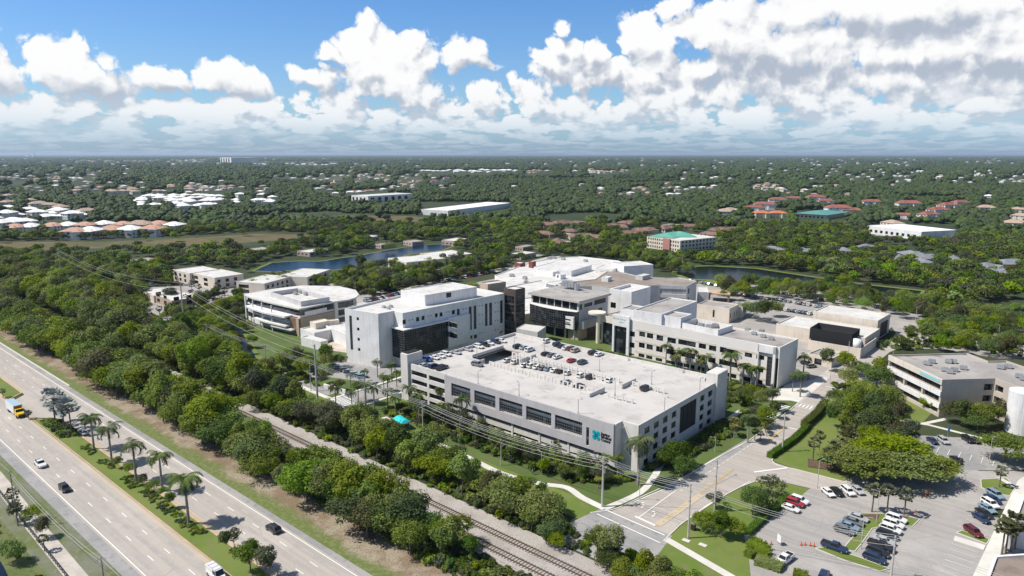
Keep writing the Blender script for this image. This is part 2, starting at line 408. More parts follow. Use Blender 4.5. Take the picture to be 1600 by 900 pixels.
def ribbon(name, pts, w, z, m, mb=None, thick=0):
    L, R = ribbon_pts(pts, w); b = mb or MB()
    for i in range(len(pts)-1):
        if thick: b.prism(ccw([R[i], R[i+1], L[i+1], L[i]]), z-thick, z, bottom=False)
        else: b.quad((*R[i], z), (*R[i+1], z), (*L[i+1], z), (*L[i], z))
    if mb is None:
        o = b.build(name, m); o['kind'] = 'structure'; return o

# ---------------------------------------------------------------- ground: one sheet out to the horizon
M_ground = mat('ground', (.026, .044, .018), .95, (.046, .062, .026), .0035, (.08, .085, .05), .0011, detail=8)
b = MB(); rs = [0, 600, 1500, 4000, 12000, 60000]
b.quad((-60000, -20000, 0), (60000, -20000, 0), (60000, 70000, 0), (-60000, 70000, 0))
struct(b.build('ground', M_ground))
sheet('woodland_ground', [(-1100, 20), (60, 20), (60, 600), (-1100, 900)], .02, M_forest)

X0, X1 = -900, 40
def strip(name, y0, y1, z, m, x0=X0, x1=X1): return sheet(name, [(x0, y0), (x1, y0), (x1, y1), (x0, y1)], z, m)
strip('verge_grass', 36, 47.6, .05, M_verge)
def mixmat():
    'mown grass fraying into leaf litter and bare sand towards the trees'
    m = mat('verge_and_litter', (.2, .2, .1), .95); t = NT(m.node_tree); bs = t.n['Principled BSDF']; g = t.new('ShaderNodeNewGeometry').outputs['Position']
    y = t.v('DOT_PRODUCT', g, (0, 1, 0)); n1 = t.noise(g, .10, 4, .65); n2 = t.noise(g, .9, 4, .7); n3 = t.noise(g, 3.0, 2, .6)
    f = t.smooth(t.m('ADD', y, t.m('ADD', t.m('MULTIPLY', t.m('SUBTRACT', n1, .5), 9.0), t.m('MULTIPLY', t.m('SUBTRACT', n2, .5), 3.0))), 83.6, 86.2)
    gr = t.mix(t.smooth(n2, .4, .65), (.105, .150, .035), (.185, .185, .085)); li = t.mix(t.smooth(n1, .42, .6), (.215, .155, .105), (.33, .28, .21)); li = t.mix(t.smooth(n3, .5, .66), li, (.12, .105, .06))
    t.put(bs.inputs['Base Color'], t.mix(f, gr, li)); return m
strip('verge_and_litter', 80.9, 93.5, .052, mixmat())
strip('verge_grass', 80.9, 81.4, .05, M_verge)
strip('leaf_litter', 84.8, 89, .045, M_dirt)
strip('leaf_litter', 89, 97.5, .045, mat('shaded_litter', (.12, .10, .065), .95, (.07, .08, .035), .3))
# highway: two carriageways with a planted median between
strip('highway', 46.6, 61.2, .09, M_road)
strip('highway', 67.2, 80.9, .09, M_road)
sheet('highway', [(-292, 61.2), (-270, 61.2), (-262, 67.2), (-298, 67.2)], .088, M_road)   # opening in the median
strip('asphalt_shoulder', 79.6, 81.2, .1, M_road2)
strip('asphalt_shoulder', 46.4, 49.0, .1, M_road2)
b = MB(); med = [(-268, 61.6), (-60, 61.6), (-60, 67.0), (-252, 67.0), (-261, 65.0)]
b.prism(ccw(med), .0, .16); med2 = [(X0, 61.6), (-296, 61.6), (-301, 66.8), (X0, 66.8)]; b.prism(ccw(med2), 0, .16)
struct(b.build('median_grass', M_lawn))
def edge_kerb(name, poly, w=.45, z=.2, m=M_kerb, mb=None):
    p = ccw(poly); q = inset(p, -w); b = mb or MB()
    for i in range(len(p)):
        j = (i+1) % len(p); b.prism([p[i], q[i], q[j], p[j]], 0, z, bottom=False)
    if mb is None: return struct(b.build(name, m))
b = MB(); edge_kerb('', med, .55, .19, None, b); edge_kerb('', med2, .55, .19, None, b); struct(b.build('median_kerb', M_orange))
# lane lines
b = MB(); y = 0
def line(mb, xa, xb, y, w=.16, z=.12): mb.quad((xa, y-w/2, z), (xb, y-w/2, z), (xb, y+w/2, z), (xa, y+w/2, z))
line(b, X0, X1, 49.6, .2); line(b, X0, X1, 78.9, .2)
for yy in (53.1, 56.7):
    x = X0+3.0
    while x < X1: line(b, x, x+3.1, yy, .17); x += 12.19
for yy in (71.9, 75.4):
    x = X0+8.0
    while x < X1: line(b, x, x+3.1, yy, .17); x += 12.19
struct(b.build('lane_markings', M_paint))
b = MB(); line(b, X0, X1, 60.4, .16); line(b, -252, X1, 68.3, .16); line(b, X0, -300, 68.3, .16)
struct(b.build('lane_markings', M_ypaint))
# tar joints and rusty stain across the carriageway
b = MB()
for yy in (51.3, 54.9, 58.6, 70.1, 73.7, 77.2): line(b, X0, X1, yy, .9, .105)
struct(b.build('wheel_tracks', mat('wheel_polish', (.345, .32, .30), .8, (.39, .365, .34), .3)))
sheet('rust_stain', [(-135.6, 52), (-133.4, 61), (-131.0, 61), (-133, 52)],   .115, mat('rust_stain_m', (.50, .34, .20), .9, (.44, .38, .32), .8))
# kerb at the upper left
b = MB(); b.box(-900, -296, 81.2, 81.7, 0, .3); struct(b.build('kerb', M_kerb))
# concrete path, ditch and grass bottom left
ribbon('footpath', [(-900, 42.6), (-330, 42.0), (-225, 41.6), (-190, 40.6), (-150, 39.8), (0, 39.0)], 3.6, .11, mat('old_path', (.42, .38, .335), .9, (.50, .46, .41), .3))
sheet('ditch_bank', [(-700, 36), (-60, 36), (-60, 18), (-700, 18)], .04, mat('ditch_grass', (.085, .125, .03), .95, (.14, .15, .06), .12, (.05, .075, .02), .8))
ditch = smoothpts([(-420, 33), (-260, 33.5), (-232, 34), (-213, 33), (-196, 32.2), (-183, 29), (-172, 28.5), (-150, 27), (-90, 26)], 4)
ribbon('ditch_water', ditch, 4.6, .15, M_lake)
sheet('lawn', [(-205, 27), (-190, 25.2), (-170, 23.6), (-150, 22.5), (-100, 21), (-100, 5), (-230, 5), (-212, 20)], .055, M_lawn)

# ---------------------------------------------------------------- railway
strip('rail_ballast', 102.0, 116.6, .08, M_gravel)
b = MB(); b.prism([(X0, 102.9), (X1, 102.9), (X1, 113.3), (X0, 113.3)], .05, .22); struct(b.build('rail_ballast', M_gravel))
M_rail = mat('rusty_rail', (.12, .075, .05), .6, metal=.3); M_sleep = mat('sleeper', (.24, .215, .19), .9, (.17, .14, .12), .4)
for k, (yc, nm) in enumerate([(105.3, 'nearer'), (110.5, 'farther')]):
    r = thing('railway_track', 'rusty railway track on pale ballast, the %s of the two tracks to the highway' % nm, 'railway track', (-300, yc, .22), 0, 'railway tracks')
    for s in (-1, 1):
        b = MB(); b.box(-600, 320, s*.75-.07, s*.75+.07, .1, .28); b.build('rail', M_rail, r)
    b = MB(); x = -600
    while x < 320: b.box(x, x+.26, -1.3, 1.3, -.05, .1); x += .85
    o = b.build('sleepers', M_sleep, r); o['kind'] = 'stuff'

# ---------------------------------------------------------------- campus ground
sheet('campus_lawn', [(-330, 134.5), (-60, 134.5), (-60, 320), (-330, 320)], .03, mat('campus_ground', (.075, .12, .028), .95, (.10, .145, .04), .05, (.12, .10, .06), .25))
# paths along the front
sheet('lawn', [(-400, 126), (-86, 129), (-86, 138), (-400, 136)], .05, M_lawn)
sheet('lawn', [(-238, 134), (-208, 134.5), (-210, 141), (-240, 139)], .055, M_lawn)
ribbon('footpath', smoothpts(GP([(420, 583), (470, 604), (520, 625)]) + [], 3), 2.0, .09, M_walk)
ribbon('footpath', smoothpts(GP([(600, 652), (640, 680), (700, 700), (745, 722), (790, 742), (845, 756), (885, 762), (910, 778), (945, 795)]), 4), 2.1, .09, M_walk)
ribbon('footpath', smoothpts(GP([(945, 795), (1000, 770), (1022, 745), (1035, 725), (1070, 700), (1110, 675), (1160, 640)]), 4), 1.9, .10, M_walk)
# service road on the left of the garage, with a zebra
ribbon('side_road', [(-203, 128), (-201.5, 141), (-200.5, 160), (-200, 200)], 11.5, .07, M_road2)
ribbon('side_road', [(-330, 158), (-245, 142), (-212, 143)], 5.0, .066, M_road2)
for x0_, x1_ in ((-208.6, -207.2), (-194.4, -193)):
    b = MB(); b.box(x0_, x1_, 139, 176, 0, .14); struct(b.build('sidewalk', M_walk))
b = MB()
for i in range(9): b.quad((-206.6+i*1.3, 138.6, .13), (-206.0+i*1.3, 138.6, .13), (-206.0+i*1.3, 141.6, .13), (-206.6+i*1.3, 141.6, .13))
b.quad((-201, 143.2, .13), (-201, 143.7, .13), (-206.5, 143.7, .13), (-206.5, 143.2, .13))
b.quad((-207, 138.1, .13), (-194.8, 138.1, .13), (-194.8, 138.4, .13), (-207, 138.4, .13))
b.quad((-207, 141.9, .13), (-194.8, 141.9, .13), (-194.8, 142.2, .13), (-207, 142.2, .13))
struct(b.build('crosswalk_markings', M_paint))
b = MB(); b.quad((-200.6, 144, .13), (-200.4, 144, .13), (-200.4, 175, .13), (-200.6, 175, .13)); struct(b.build('lane_markings', M_ypaint))

# the road crossing the railway on the right, running away along the garage
RX0, RX1 = -80.5, -68.8
road = [(-89.5, 133.2), (-86.2, 137.2), (-84.9, 142), (-83.6, 150), (-81.2, 160), (-79.6, 180), (-77.2, 203), (-77, 239), (-78, 279), (-80, 317), (-78.5, 345), (-72, 375), (-62, 410), (-50, 440),
        (-42, 437), (-60, 395), (-69, 340), (-69.2, 300), (-68.6, 262), (-67.2, 230), (-68.6, 205), (-66.6, 192), (-61, 191.5), (-46, 192.5), (-46, 183.6), (-60, 181.2), (-65.6, 176), (-68.2, 165), (-69.8, 150), (-70.2, 142), (-69.6, 134)]
sheet('side_road', road, .108, M_road)
sheet('side_road', [(-92, 117.3), (-66, 117.3), (-69.0, 137.0), (-88.8, 137.0)], .115, M_road2)
sheet('asphalt_shoulder', [(-81.9, 156), (-79.2, 156), (-77.2, 180), (-76.2, 203), (-78.6, 203), (-80.4, 180)], .112, M_road2)
b = MB()
def rl(pts, w=.25, z=.13): ribbon('', pts, w, z, None, b)
rl([(-84.6, 143), (-81.8, 156), (-79.9, 181), (-77.5, 203), (-77.3, 238)], .22); rl([(-70.0, 143), (-69.2, 156), (-66.2, 176)], .22)
rl([(-79.2, 139.2), (-79.0, 158)], .25); rl([(-80.2, 139.0), (-74.2, 138.4)], .6)
rl([(-87.6, 136.9), (-70.4, 136.0)], .35); rl([(-88, 133.8), (-69.6, 132.4)], .3)
rl([(-67.6, 182), (-61.5, 190.8)], .6)
y = 158
while y < 203: rl([(-77.9+(y-158)*.05, y), (-77.8+(y-158)*.05, y+1.2)], .2); y += 2.6
for k in range(10): rl([(-84.5+k*.0, 226+k*1.6), (-78.2, 226+k*1.6)], .8)
for k in range(8): rl([(-77.4+k*1.25, 243), (-77.4+k*1.25, 246)], .5)
rl([(-77.6, 242.2), (-68.2, 242.4)], .3); rl([(-77.6, 246.8), (-68.2, 247)], .3); rl([(-72.6, 221), (-67.6, 221)], .5); rl([(-76, 272), (-72.6, 272)], .5)
def arrow(x, y, L=3.2):
    rl([(x, y), (x, y+L*.55)], .3); rl([(x, y+L*.5), (x-.9, y+L*.75)], .3); b.add([(x-.6, y+L*.62, .13), (x-1.4, y+L*.72, .13), (x-.9, y+L, .13)], [(0, 1, 2)])
arrow(-81.2, 143.5); arrow(-76.9, 141.5)
struct(b.build('lane_markings', M_paint))
b = MB()
for k in (0, .45): rl([(-74.2+k, 138), (-73.6+k, 158), (-72.9+k, 180)], .16)
for k in range(6): rl([(-74.0, 141+k*2.6), (-72.9, 142.4+k*2.6)], .2)
rl([(-72.9, 205), (-72.9, 222)], .5)
struct(b.build('lane_markings', M_ypaint))
sheet('faded_paint', [(-74.9, 139), (-73.0, 139), (-72.0, 160), (-73.8, 160)],   .118, mat('worn_yellow', (.50, .42, .33), .9, (.44, .41, .375), 1.2))
b = MB()
for pts in ([(-89.6, 133.2), (-86.5, 137.5), (-85.2, 142), (-83.9, 150), (-82.0, 160), (-80.6, 170), (-78.9, 190), (-77.5, 203), (-77.3, 239), (-78.3, 262)],
            [(-69.4, 134), (-69.9, 142), (-69.4, 150), (-67.9, 165), (-65.4, 176), (-61, 180.6)], [(-66.6, 192.5), (-68.3, 204), (-67.0, 229), (-68.3, 262), (-68.9, 300)],
            [(-66.6, 192.6), (-64, 190.6), (-60, 191.4), (-46, 192.4)]):
    ribbon('', smoothpts(pts, 2), .3, .17, None, b, thick=.17)
struct(b.build('kerb', M_kerb))

# grass between road and lot, walk along the bottom right
sheet('lawn', [(-69.6, 136), (-69.6, 150), (-67.7, 165), (-65.2, 176), (-60, 181), (-46, 183.4), (-46, 176), (-46, 176), (-46, 150), (-40, 132), (-28, 122), (-70, 126)], .052, M_lawn)
sheet('lawn', [(-66.2, 193), (-60, 191.8), (-42, 192.8), (-38, 300), (-66, 300), (-66.8, 230), (-68.2, 205)], .052, M_lawn)
ribbon('footpath', [(-69.5, 134.8), (-60, 132.6), (-50, 130.2), (-30, 126)], 2.0, .10, M_walk)
# visitor car park
lot = GP([(1168, 842), (1225, 790), (1262, 765), (1282, 770), (1300, 748), (1600, 733), (1700, 760), (1640, 930), (1180, 930), (1235, 885)])
lot = [(-56.4, 148.4), (-53.2, 172), (-52.4, 183.8), (-46.5, 183.8), (-46, 192.4), (-20, 195), (20, 205), (20, 120), (-44, 126), (-48, 132), (-52.5, 141.5)]
sheet('parking_lot', lot, .060, M_lot)
sheet('parking_lot', GP([(1395, 688), (1430, 680), (1545, 686), (1620, 700), (1620, 735), (1470, 735), (1400, 730)]), .064, M_road2)
sheet('parking_lot', GP([(1345, 800), (1300, 765), (1330, 745), (1400, 728), (1475, 722), (1530, 736), (1640, 736), (1640, 790), (1500, 800)]), .0612, M_lot)
isl = GP([(1322, 806), (1400, 800), (1432, 815), (1420, 826), (1380, 824), (1352, 858), (1350, 868), (1390, 884), (1368, 888), (1278, 858), (1335, 850), (1340, 822)])
b = MB()
i1 = GP([(1322, 812), (1345, 803), (1400, 804), (1436, 812), (1425, 823), (1385, 822), (1362, 826), (1345, 850), (1335, 862), (1318, 858), (1345, 826)])
i2 = GP([(1276, 858), (1290, 856), (1340, 871), (1388, 889), (1375, 893), (1320, 876)])
i3 = GP([(1533, 750), (1572, 748), (1586, 762), (1577, 775), (1548, 770), (1534, 762)])
i4 = GP([(1496, 833), (1503, 830), (1545, 843), (1541, 850)])
i5 = GP([(1190, 863), (1193, 850), (1236, 785), (1262, 763), (1275, 770), (1262, 782), (1240, 786), (1180, 846), (1196, 866), (1182, 872)])
for p in (i1, i2, i3, i4): b.prism(ccw(p), .0, .18)
struct(b.build('lot_island_grass', M_lawn)); b = MB()
for p in (i1, i2, i3, i4): edge_kerb('', p, .18, .2, None, b)
struct(b.build('kerb', M_kerb))
slab('sidewalk', GP([(1600, 745), (1590, 752), (1518, 905), (1545, 905), (1610, 770)]), 0, .16, M_walk)
ribbon('footpath', GP([(1560, 747), (1592, 765)]), 1.5, .2, M_walk)
slab('sidewalk', GP([(1492, 838), (1540, 853), (1537, 860), (1490, 845)]), 0, .2, M_walk)
b = MB()
for k in range(6):
    p = W(1550-9*k*.0-k*9, 800+k*20); 
for k in range(9):     # bay lines of the lower right rows
    x, y = W(1484, 846); rl([(x+.6, y-1-k*2.75), (x+5.6, y-1.4-k*2.75)], .12, .14)
for k in range(8):
    x, y = W(1497, 834); rl([(x+.4, y+.5+k*2.75), (x+5.2, y+.2+k*2.75)], .12, .14)
for k in range(9):
    x, y = W(1420, 687); rl([(x+k*2.8, y-.5), (x+k*2.8+.1, y-5.5)], .14, .14)
struct(b.build('bay_markings', M_paint))
for p in (GP([(1340, 806), (1375, 804), (1372, 812), (1338, 812)]), GP([(1393, 806), (1420, 808), (1412, 816), (1388, 814)]), GP([(1262, 717), (1310, 730), (1316, 738), (1262, 730)]), GP([(1545, 764), (1556, 762), (1560, 767), (1549, 768)])):
    sheet('mulch_bed', p, .21 if p is not None else 0, M_mulch)
# lawn and paths before the right-hand office
ribbon('footpath', GP([(1400, 657), (1450, 664), (1545, 688)]), 1.6, .10, M_walk)
ribbon('footpath', GP([(1440, 663), (1478, 655)]), 1.6, .104, M_walk)
sheet('side_road', GP([(1190, 625), (1232, 600), (1292, 590), (1300, 610), (1262, 632), (1236, 626)]), .068, M_walk)
# yards, car parks and roads round the hospital
M_yard = mat('yard_concrete', (.50, .47, .42), .9, (.42, .39, .35), .06, (.55, .53, .49), .5)
sheet('yard', [(-82, 262), (-60, 262), (-60, 300), (-82, 300)], .058, M_yard)
sheet('parking_lot', GP([(1190, 452), (1300, 466), (1440, 492), (1480, 545), (1385, 545), (1400, 520), (1385, 500), (1290, 478), (1180, 470)]), .05, M_lot)
sheet('parking_lot', [(-160, 262), (-78, 262), (-80, 400), (-100, 470), (-200, 470), (-225, 400), (-190, 300)], .048, M_lot)
sheet('parking_lot', GP([(1105, 443), (1160, 449), (1240, 458), (1300, 468), (1300, 480), (1180, 474), (1110, 462)]), .046, M_lot)
sheet('parking_lot', GP([(560, 475), (640, 440), (800, 405), (890, 395), (790, 400), (760, 395), (600, 430), (540, 470)]), .05, M_lot)
sheet('parking_lot', [(-330, 262), (-235, 190), (-235, 420), (-330, 420)], .044, M_lot)
sheet('parking_lot', GP([(150, 490), (300, 480), (360, 470), (520, 460), (560, 430), (330, 445), (200, 450)]), .044, M_lot)
sheet('parking_lot', GP([(470, 590), (540, 560), (640, 570), (590, 600), (520, 590)]), .056, M_road2)
sheet('yard', GP([(500, 545), (600, 560), (640, 540), (560, 510)]), .06, mat('ochre_yard', (.45, .37, .29), .9, (.50, .46, .42), .2))
sheet('parking_lot', GP([(1440, 540), (1500, 515), (1640, 515), (1640, 560), (1560, 560)]), .05, M_lot)
sheet('campus_lawn', [(-330, 150), (-240, 150), (-240, 240), (-330, 240)], .042, MATS['campus_ground'])
sheet('parking_lot', GP([(180, 500), (235, 478), (330, 490), (340, 510), (260, 525)]), .05, M_lot)
ribbon('side_road', GP([(640, 452), (700, 437), (800, 418), (870, 400)]), 9, .058, M_yard)
ribbon('side_road', GP([(560, 478), (640, 452)]), 9, .058, M_yard)
ribbon('side_road', GP([(1100, 350), (1300, 352), (1420, 360), (1600, 365)]), 9, .06, M_yard)
ribbon('side_road', GP([(1480, 372), (1600, 380)]), 14, .05, M_yard)
# ---------------------------------------------------------------- lakes, canals and open marsh
def water(name, pxs, m=M_lake, z=.16, bank=5):
    p = ccw(GP(pxs)); q = inset(p, -bank)
    sheet('grass_bank', q, z-.02, M_lawn); sheet(name, p, z, m)
water('lake', [(398, 423), (425, 411), (470, 408), (500, 409), (530, 404), (560, 400), (600, 392), (650, 384), (700, 381), (706, 385), (690, 391), (640, 397), (612, 405), (598, 414), (590, 420), (560, 418), (520, 422), (470, 421), (430, 425)], bank=2.5)
water('canal', [(1060, 418), (1110, 416), (1180, 420), (1260, 432), (1340, 444), (1440, 455), (1432, 464), (1400, 470), (1330, 462), (1270, 452), (1200, 446), (1130, 438), (1080, 436), (1058, 428)], M_canal, bank=4)
water('canal', [(1512, 505), (1545, 484), (1700, 470), (1700, 530), (1560, 522), (1530, 515)], M_canal, bank=3)
water('canal', [(355, 508), (372, 508), (384, 530), (400, 560), (430, 574), (425, 580), (392, 572), (372, 545)], M_lake, bank=2)
sheet('lawn', GP([(1465, 515), (1540, 475), (1552, 480), (1512, 508), (1560, 527), (1530, 530)]), .09, M_lawn)
sheet('lawn', GP([(1085, 440), (1130, 437), (1175, 445), (1140, 450), (1100, 446)]), .1, M_lawn)
sheet('concrete_ramp', GP([(1515, 508), (1525, 499), (1538, 516), (1517, 515)]), .1, M_walk)
for p in ([(-40, 381), (30, 378), (150, 378), (300, 372), (400, 365), (500, 367), (430, 376), (300, 384), (150, 388), (-40, 396)], [(520, 336), (640, 338), (720, 343), (640, 347), (560, 343)]):
    sheet('marsh_grass', GP(p), .06, M_meadow)

# every ground sheet gets a level of its own, a millimetre or so above the one below
SHEETS.sort(key=lambda q: (q[0], q[1]))
for i, (z, k, o) in enumerate(SHEETS): o.location.z = .015+i*.00112-z
# ---------------------------------------------------------------- building kit
M_glass = mat('dark_glass', (.012, .015, .019), .16, spec=.3)
M_glassb = mat('blue_glass', (.02, .05, .09), .08, spec=.7)
M_mull = mat('mullion', (.13, .135, .14), .5, metal=.2)
M_white = mat('white_stucco', (.78, .77, .76), .85, (.71, .70, .69), .15)
M_cream = mat('cream_stucco', (.70, .63, .54), .85, (.64, .57, .48), .12)
M_lgrey = mat('light_grey_stucco', (.56, .55, .55), .85, (.52, .51, .50), .2)
M_grey = mat('grey_stucco', (.485, .46, .465), .85, (.44, .42, .425), .2)
M_tan = mat('tan_stucco', (.46, .37, .28), .85, (.42, .34, .26), .3)
M_brown = mat('dark_brown_panel', (.085, .065, .060), .6, (.11, .08, .07), .5)
M_black = mat('black_louvre', (.03, .03, .033), .7)
M_rwhite = mat('white_membrane_roof', (.62, .61, .59), .8, (.55, .54, .52), .08, (.46, .44, .41), .22)
M_rgrey = mat('grey_gravel_roof', (.31, .29, .275), .9, (.38, .36, .34), .06, (.23, .21, .195), .2)
M_rbrown = mat('brown_gravel_roof', (.25, .205, .175), .9, (.31, .275, .25), .05, (.18, .145, .12), .2)
M_dark = mat('dark_interior', (.02, .02, .02), .9)
M_steel = mat('galvanised_steel', (.45, .46, .47), .45, metal=.6)

def weather(m, amt=.22):
    t = NT(m.node_tree); b = t.n['Principled BSDF']; l = b.inputs['Base Color'].links
    c = l[0].from_socket if l else tuple(b.inputs['Base Color'].default_value)
    g = t.new('ShaderNodeNewGeometry').outputs['Position']
    st = t.noise(t.v('MULTIPLY', g, (1.1, 1.1, .07)), 1.0, 4, .65); bl = t.noise(g, .12, 3, .6)
    jz = t.m('FRACT', t.m('MULTIPLY', t.v('DOT_PRODUCT', g, (0, 0, 1)), 1/3.3)); jl = t.m('LESS_THAN', jz, .022)
    f = t.m('ADD', t.m('MULTIPLY', t.smooth(st, .48, .72), amt), t.m('ADD', t.m('MULTIPLY', t.smooth(bl, .45, .7), amt*.4), t.m('MULTIPLY', jl, .16)))
    t.put(b.inputs['Base Color'], t.mix(f, c, (.20, .19, .175)))
for m_ in (M_white, M_cream, M_lgrey, M_grey, M_tan): weather(m_)
def panes(m, tint):
    t = NT(m.node_tree); b = t.n['Principled BSDF']; g = t.new('ShaderNodeNewGeometry').outputs['Position']
    vo = t.new('ShaderNodeTexVoronoi'); t.put(vo.inputs['Vector'], g); vo.inputs['Scale'].default_value = .55; vo.inputs['Randomness'].default_value = .25
    s = t.new('ShaderNodeSeparateColor'); t.put(s.inputs[0], vo.outputs['Color'])
    t.put(b.inputs['Base Color'], t.mix(t.smooth(s.outputs[0], .55, 1.0, 0.0, .8), (.010, .013, .016), tint)); t.put(b.inputs['Roughness'], t.m('MULTIPLY_ADD', s.outputs[1], .12, .04))
panes(M_glass, (.07, .085, .095)); panes(M_glassb, (.06, .11, .15))
def wall(mb, A, B, z0, z1, ops, dep=.3, mi=0):
    """one wall face with real openings and reveals; A->B keeps the outside on the right"""
    A = Vector(A[:2]); B = Vector(B[:2]); L = (B-A).length; u = (B-A)/L; n = Vector((u.y, -u.x))
    def pt(s, z, d=0): q = A+u*s-n*d; return (q.x, q.y, z)
    ss = sorted(set([0, L]+[min(max(o[i], 0), L) for o in ops for i in (0, 1)])); zs = sorted(set([z0, z1]+[min(max(o[i], z0), z1) for o in ops for i in (2, 3)]))
    for i in range(len(ss)-1):
        j = 0
        while j < len(zs)-1:
            def hole(j):
                sm = (ss[i]+ss[i+1])/2; zm = (zs[j]+zs[j+1])/2
                return any(o[0] < sm < o[1] and o[2] < zm < o[3] for o in ops)
            if hole(j): j += 1; continue
            k = j
            while k+1 < len(zs)-1 and not hole(k+1): k += 1
            mb.quad(pt(ss[i], zs[j]), pt(ss[i+1], zs[j]), pt(ss[i+1], zs[k+1]), pt(ss[i], zs[k+1]), mi); j = k+1
    for o in ops:
        s0, s1, a, b_ = o[:4]; d = dep
        mb.quad(pt(s0, a), pt(s0, a, d), pt(s0, b_, d), pt(s0, b_), mi); mb.quad(pt(s1, a, d), pt(s1, a), pt(s1, b_), pt(s1, b_, d), mi)
        mb.quad(pt(s0, a), pt(s1, a), pt(s1, a, d), pt(s0, a, d), mi); mb.quad(pt(s0, b_, d), pt(s1, b_, d), pt(s1, b_), pt(s0, b_), mi)
def pane(parent, A, B, o, dep, m, nx=0, nz=0, fm=None, name='window', bar=.09):
    A = Vector(A[:2]); B = Vector(B[:2]); u = (B-A).normalized(); n = Vector((u.y, -u.x))
    s0, s1, a, b_ = o[:4]; g = MB()
    def T(v): q = A+u*v[0]-n*v[1]; return (q.x, q.y, v[2])
    g.box(s0, s1, dep-.06, dep, a, b_, 0, T)
    w = g.build(name, m, parent)
    if nx or nz:
        f = MB(); r = bar/2
        for i in range(nx+1):
            s = s0+(s1-s0)*i/max(nx, 1); f.box(max(s0, s-r), min(s1, s+r), dep-.14, dep-.061, a, b_, 0, T)
        for j in range(nz+1):
            z = a+(b_-a)*j/max(nz, 1); f.box(s0, s1, dep-.12, dep-.0605, max(a, z-r), min(b_, z+r), 0, T)
        f.build('mullions', fm or M_mull, w)
    return w
def rect3(a, b, c, z, ang=None):
    """roof corners seen in the photograph: a->b the near edge, c sets the depth"""
    A, B, C = Vector(W(*a, z)), Vector(W(*b, z)), Vector(W(*c, z)); u = (B-A).normalized()
    if ang is not None:
        u = Vector((math.cos(math.radians(ang)), math.sin(math.radians(ang)))); B = A+u*(B-A).dot(u)
    n = Vector((-u.y, u.x)); d = (C-A).dot(n)
    return [tuple(A), tuple(B), tuple(B+n*d), tuple(A+n*d)]
def building(name, label, cat, poly, z1, wm=None, rm=None, ops=None, par=.9, z0=0, group=None, dep=.3, glass=None, cap=None, parent=None, ridge=.35, wname='window'):
    """flat-roofed block: wall mesh with true openings, roof sunk behind its parapet, one object per window"""
    wm = wm or M_white; rm = rm or M_rwhite; glass = glass or M_glass
    poly = ccw(poly); n = len(poly)
    r = parent or thing(name, label, cat, (0, 0, 0), 0, group)
    w = MB(); ops = ops or {}
    for i in range(n):
        A, B = poly[i], poly[(i+1) % n]; L = math.dist(A, B); oo = []
        for o in ops.get(i, []):
            s0, s1 = (o[0]*L, o[1]*L); oo.append((s0, s1)+tuple(o[2:]))
        wall(w, A, B, z0, z1, oo, dep)
        for o in oo:
            k = o[4] if len(o) > 4 else {}
            if k.get('open'): continue
            pane(r, A, B, o, dep, k.get('m', glass), k.get('nx', 0), k.get('nz', 0), k.get('fm'), k.get('name', wname), k.get('bar', .09))
    q = inset(poly, ridge)
    if par > 0:
        for i in range(n):
            j = (i+1) % n
            w.quad((*poly[i], z1), (*poly[j], z1), (*q[j], z1), (*q[i], z1))
            w.quad((*q[j], z1-par), (*q[i], z1-par), (*q[i], z1), (*q[j], z1))
    w.build('wall', wm, r)
    f = MB(); f.add([(x, y, z1-par) for x, y in (q if par > 0 else poly)], [tuple(range(n))])
    f.build('roof', rm, r)
    return r, poly
def row(n, f0, f1, wf, za, zb, **k):
    """n openings of width wf spread between fractions f0..f1 of the wall"""
    if n == 1: return [((f0+f1)/2-wf/2, (f0+f1)/2+wf/2, za, zb, k)]
    return [(f0+(f1-f0-wf)*i/(n-1), f0+(f1-f0-wf)*i/(n-1)+wf, za, zb, k) for i in range(n)]
def edge_near(poly, px, py, z):
    """index of the wall whose middle the photograph shows nearest to a pixel"""
    poly = ccw(poly); best = None
    for i in range(len(poly)):
        A, B = poly[i], poly[(i+1) % len(poly)]; q = P((A[0]+B[0])/2, (A[1]+B[1])/2, z)
        d = math.dist(q, (px, py))
        if best is None or d < best[0]: best = (d, i)
    return best[1]
def hip_roof(mb, poly, z0, h, over=.6, ridge_f=.5):
    p = inset(ccw(poly), -over); a, b_, c, d = [Vector(q) for q in p]
    if (b_-a).length < (c-b_).length: a, b_, c, d = b_, c, d, a
    w = (c-b_).length/2; u = (b_-a).normalized(); m1 = (a+d)/2+u*w*min(1, ridge_f*2); m2 = (b_+c)/2-u*w*min(1, ridge_f*2)
    A, B, C, D_ = [(q.x, q.y, z0) for q in (a, b_, c, d)]; R1 = (m1.x, m1.y, z0+h); R2 = (m2.x, m2.y, z0+h)
    mb.add([A, B, C, D_, R1, R2], [(0, 1, 5, 4), (2, 3, 4, 5), (1, 2, 5), (3, 0, 4), (3, 2, 1, 0)])
def ac_unit(mb, x, y, z, s=1.0, mi=0):
    mb.box(x-s, x+s, y-.7*s, y+.7*s, z+.25, z+1.2*s, mi); mb.box(x-.8*s, x-.6*s, y-.6*s, y+.6*s, z, z+.25, mi); mb.box(x+.6*s, x+.8*s, y-.6*s, y+.6*s, z, z+.25, mi)
    mb.tube((x-.4*s, y, z+1.2*s), (x-.4*s, y, z+1.35*s), .32*s, n=10, mi=mi); mb.tube((x+.4*s, y, z+1.2*s), (x+.4*s, y, z+1.35*s), .32*s, n=10, mi=mi)
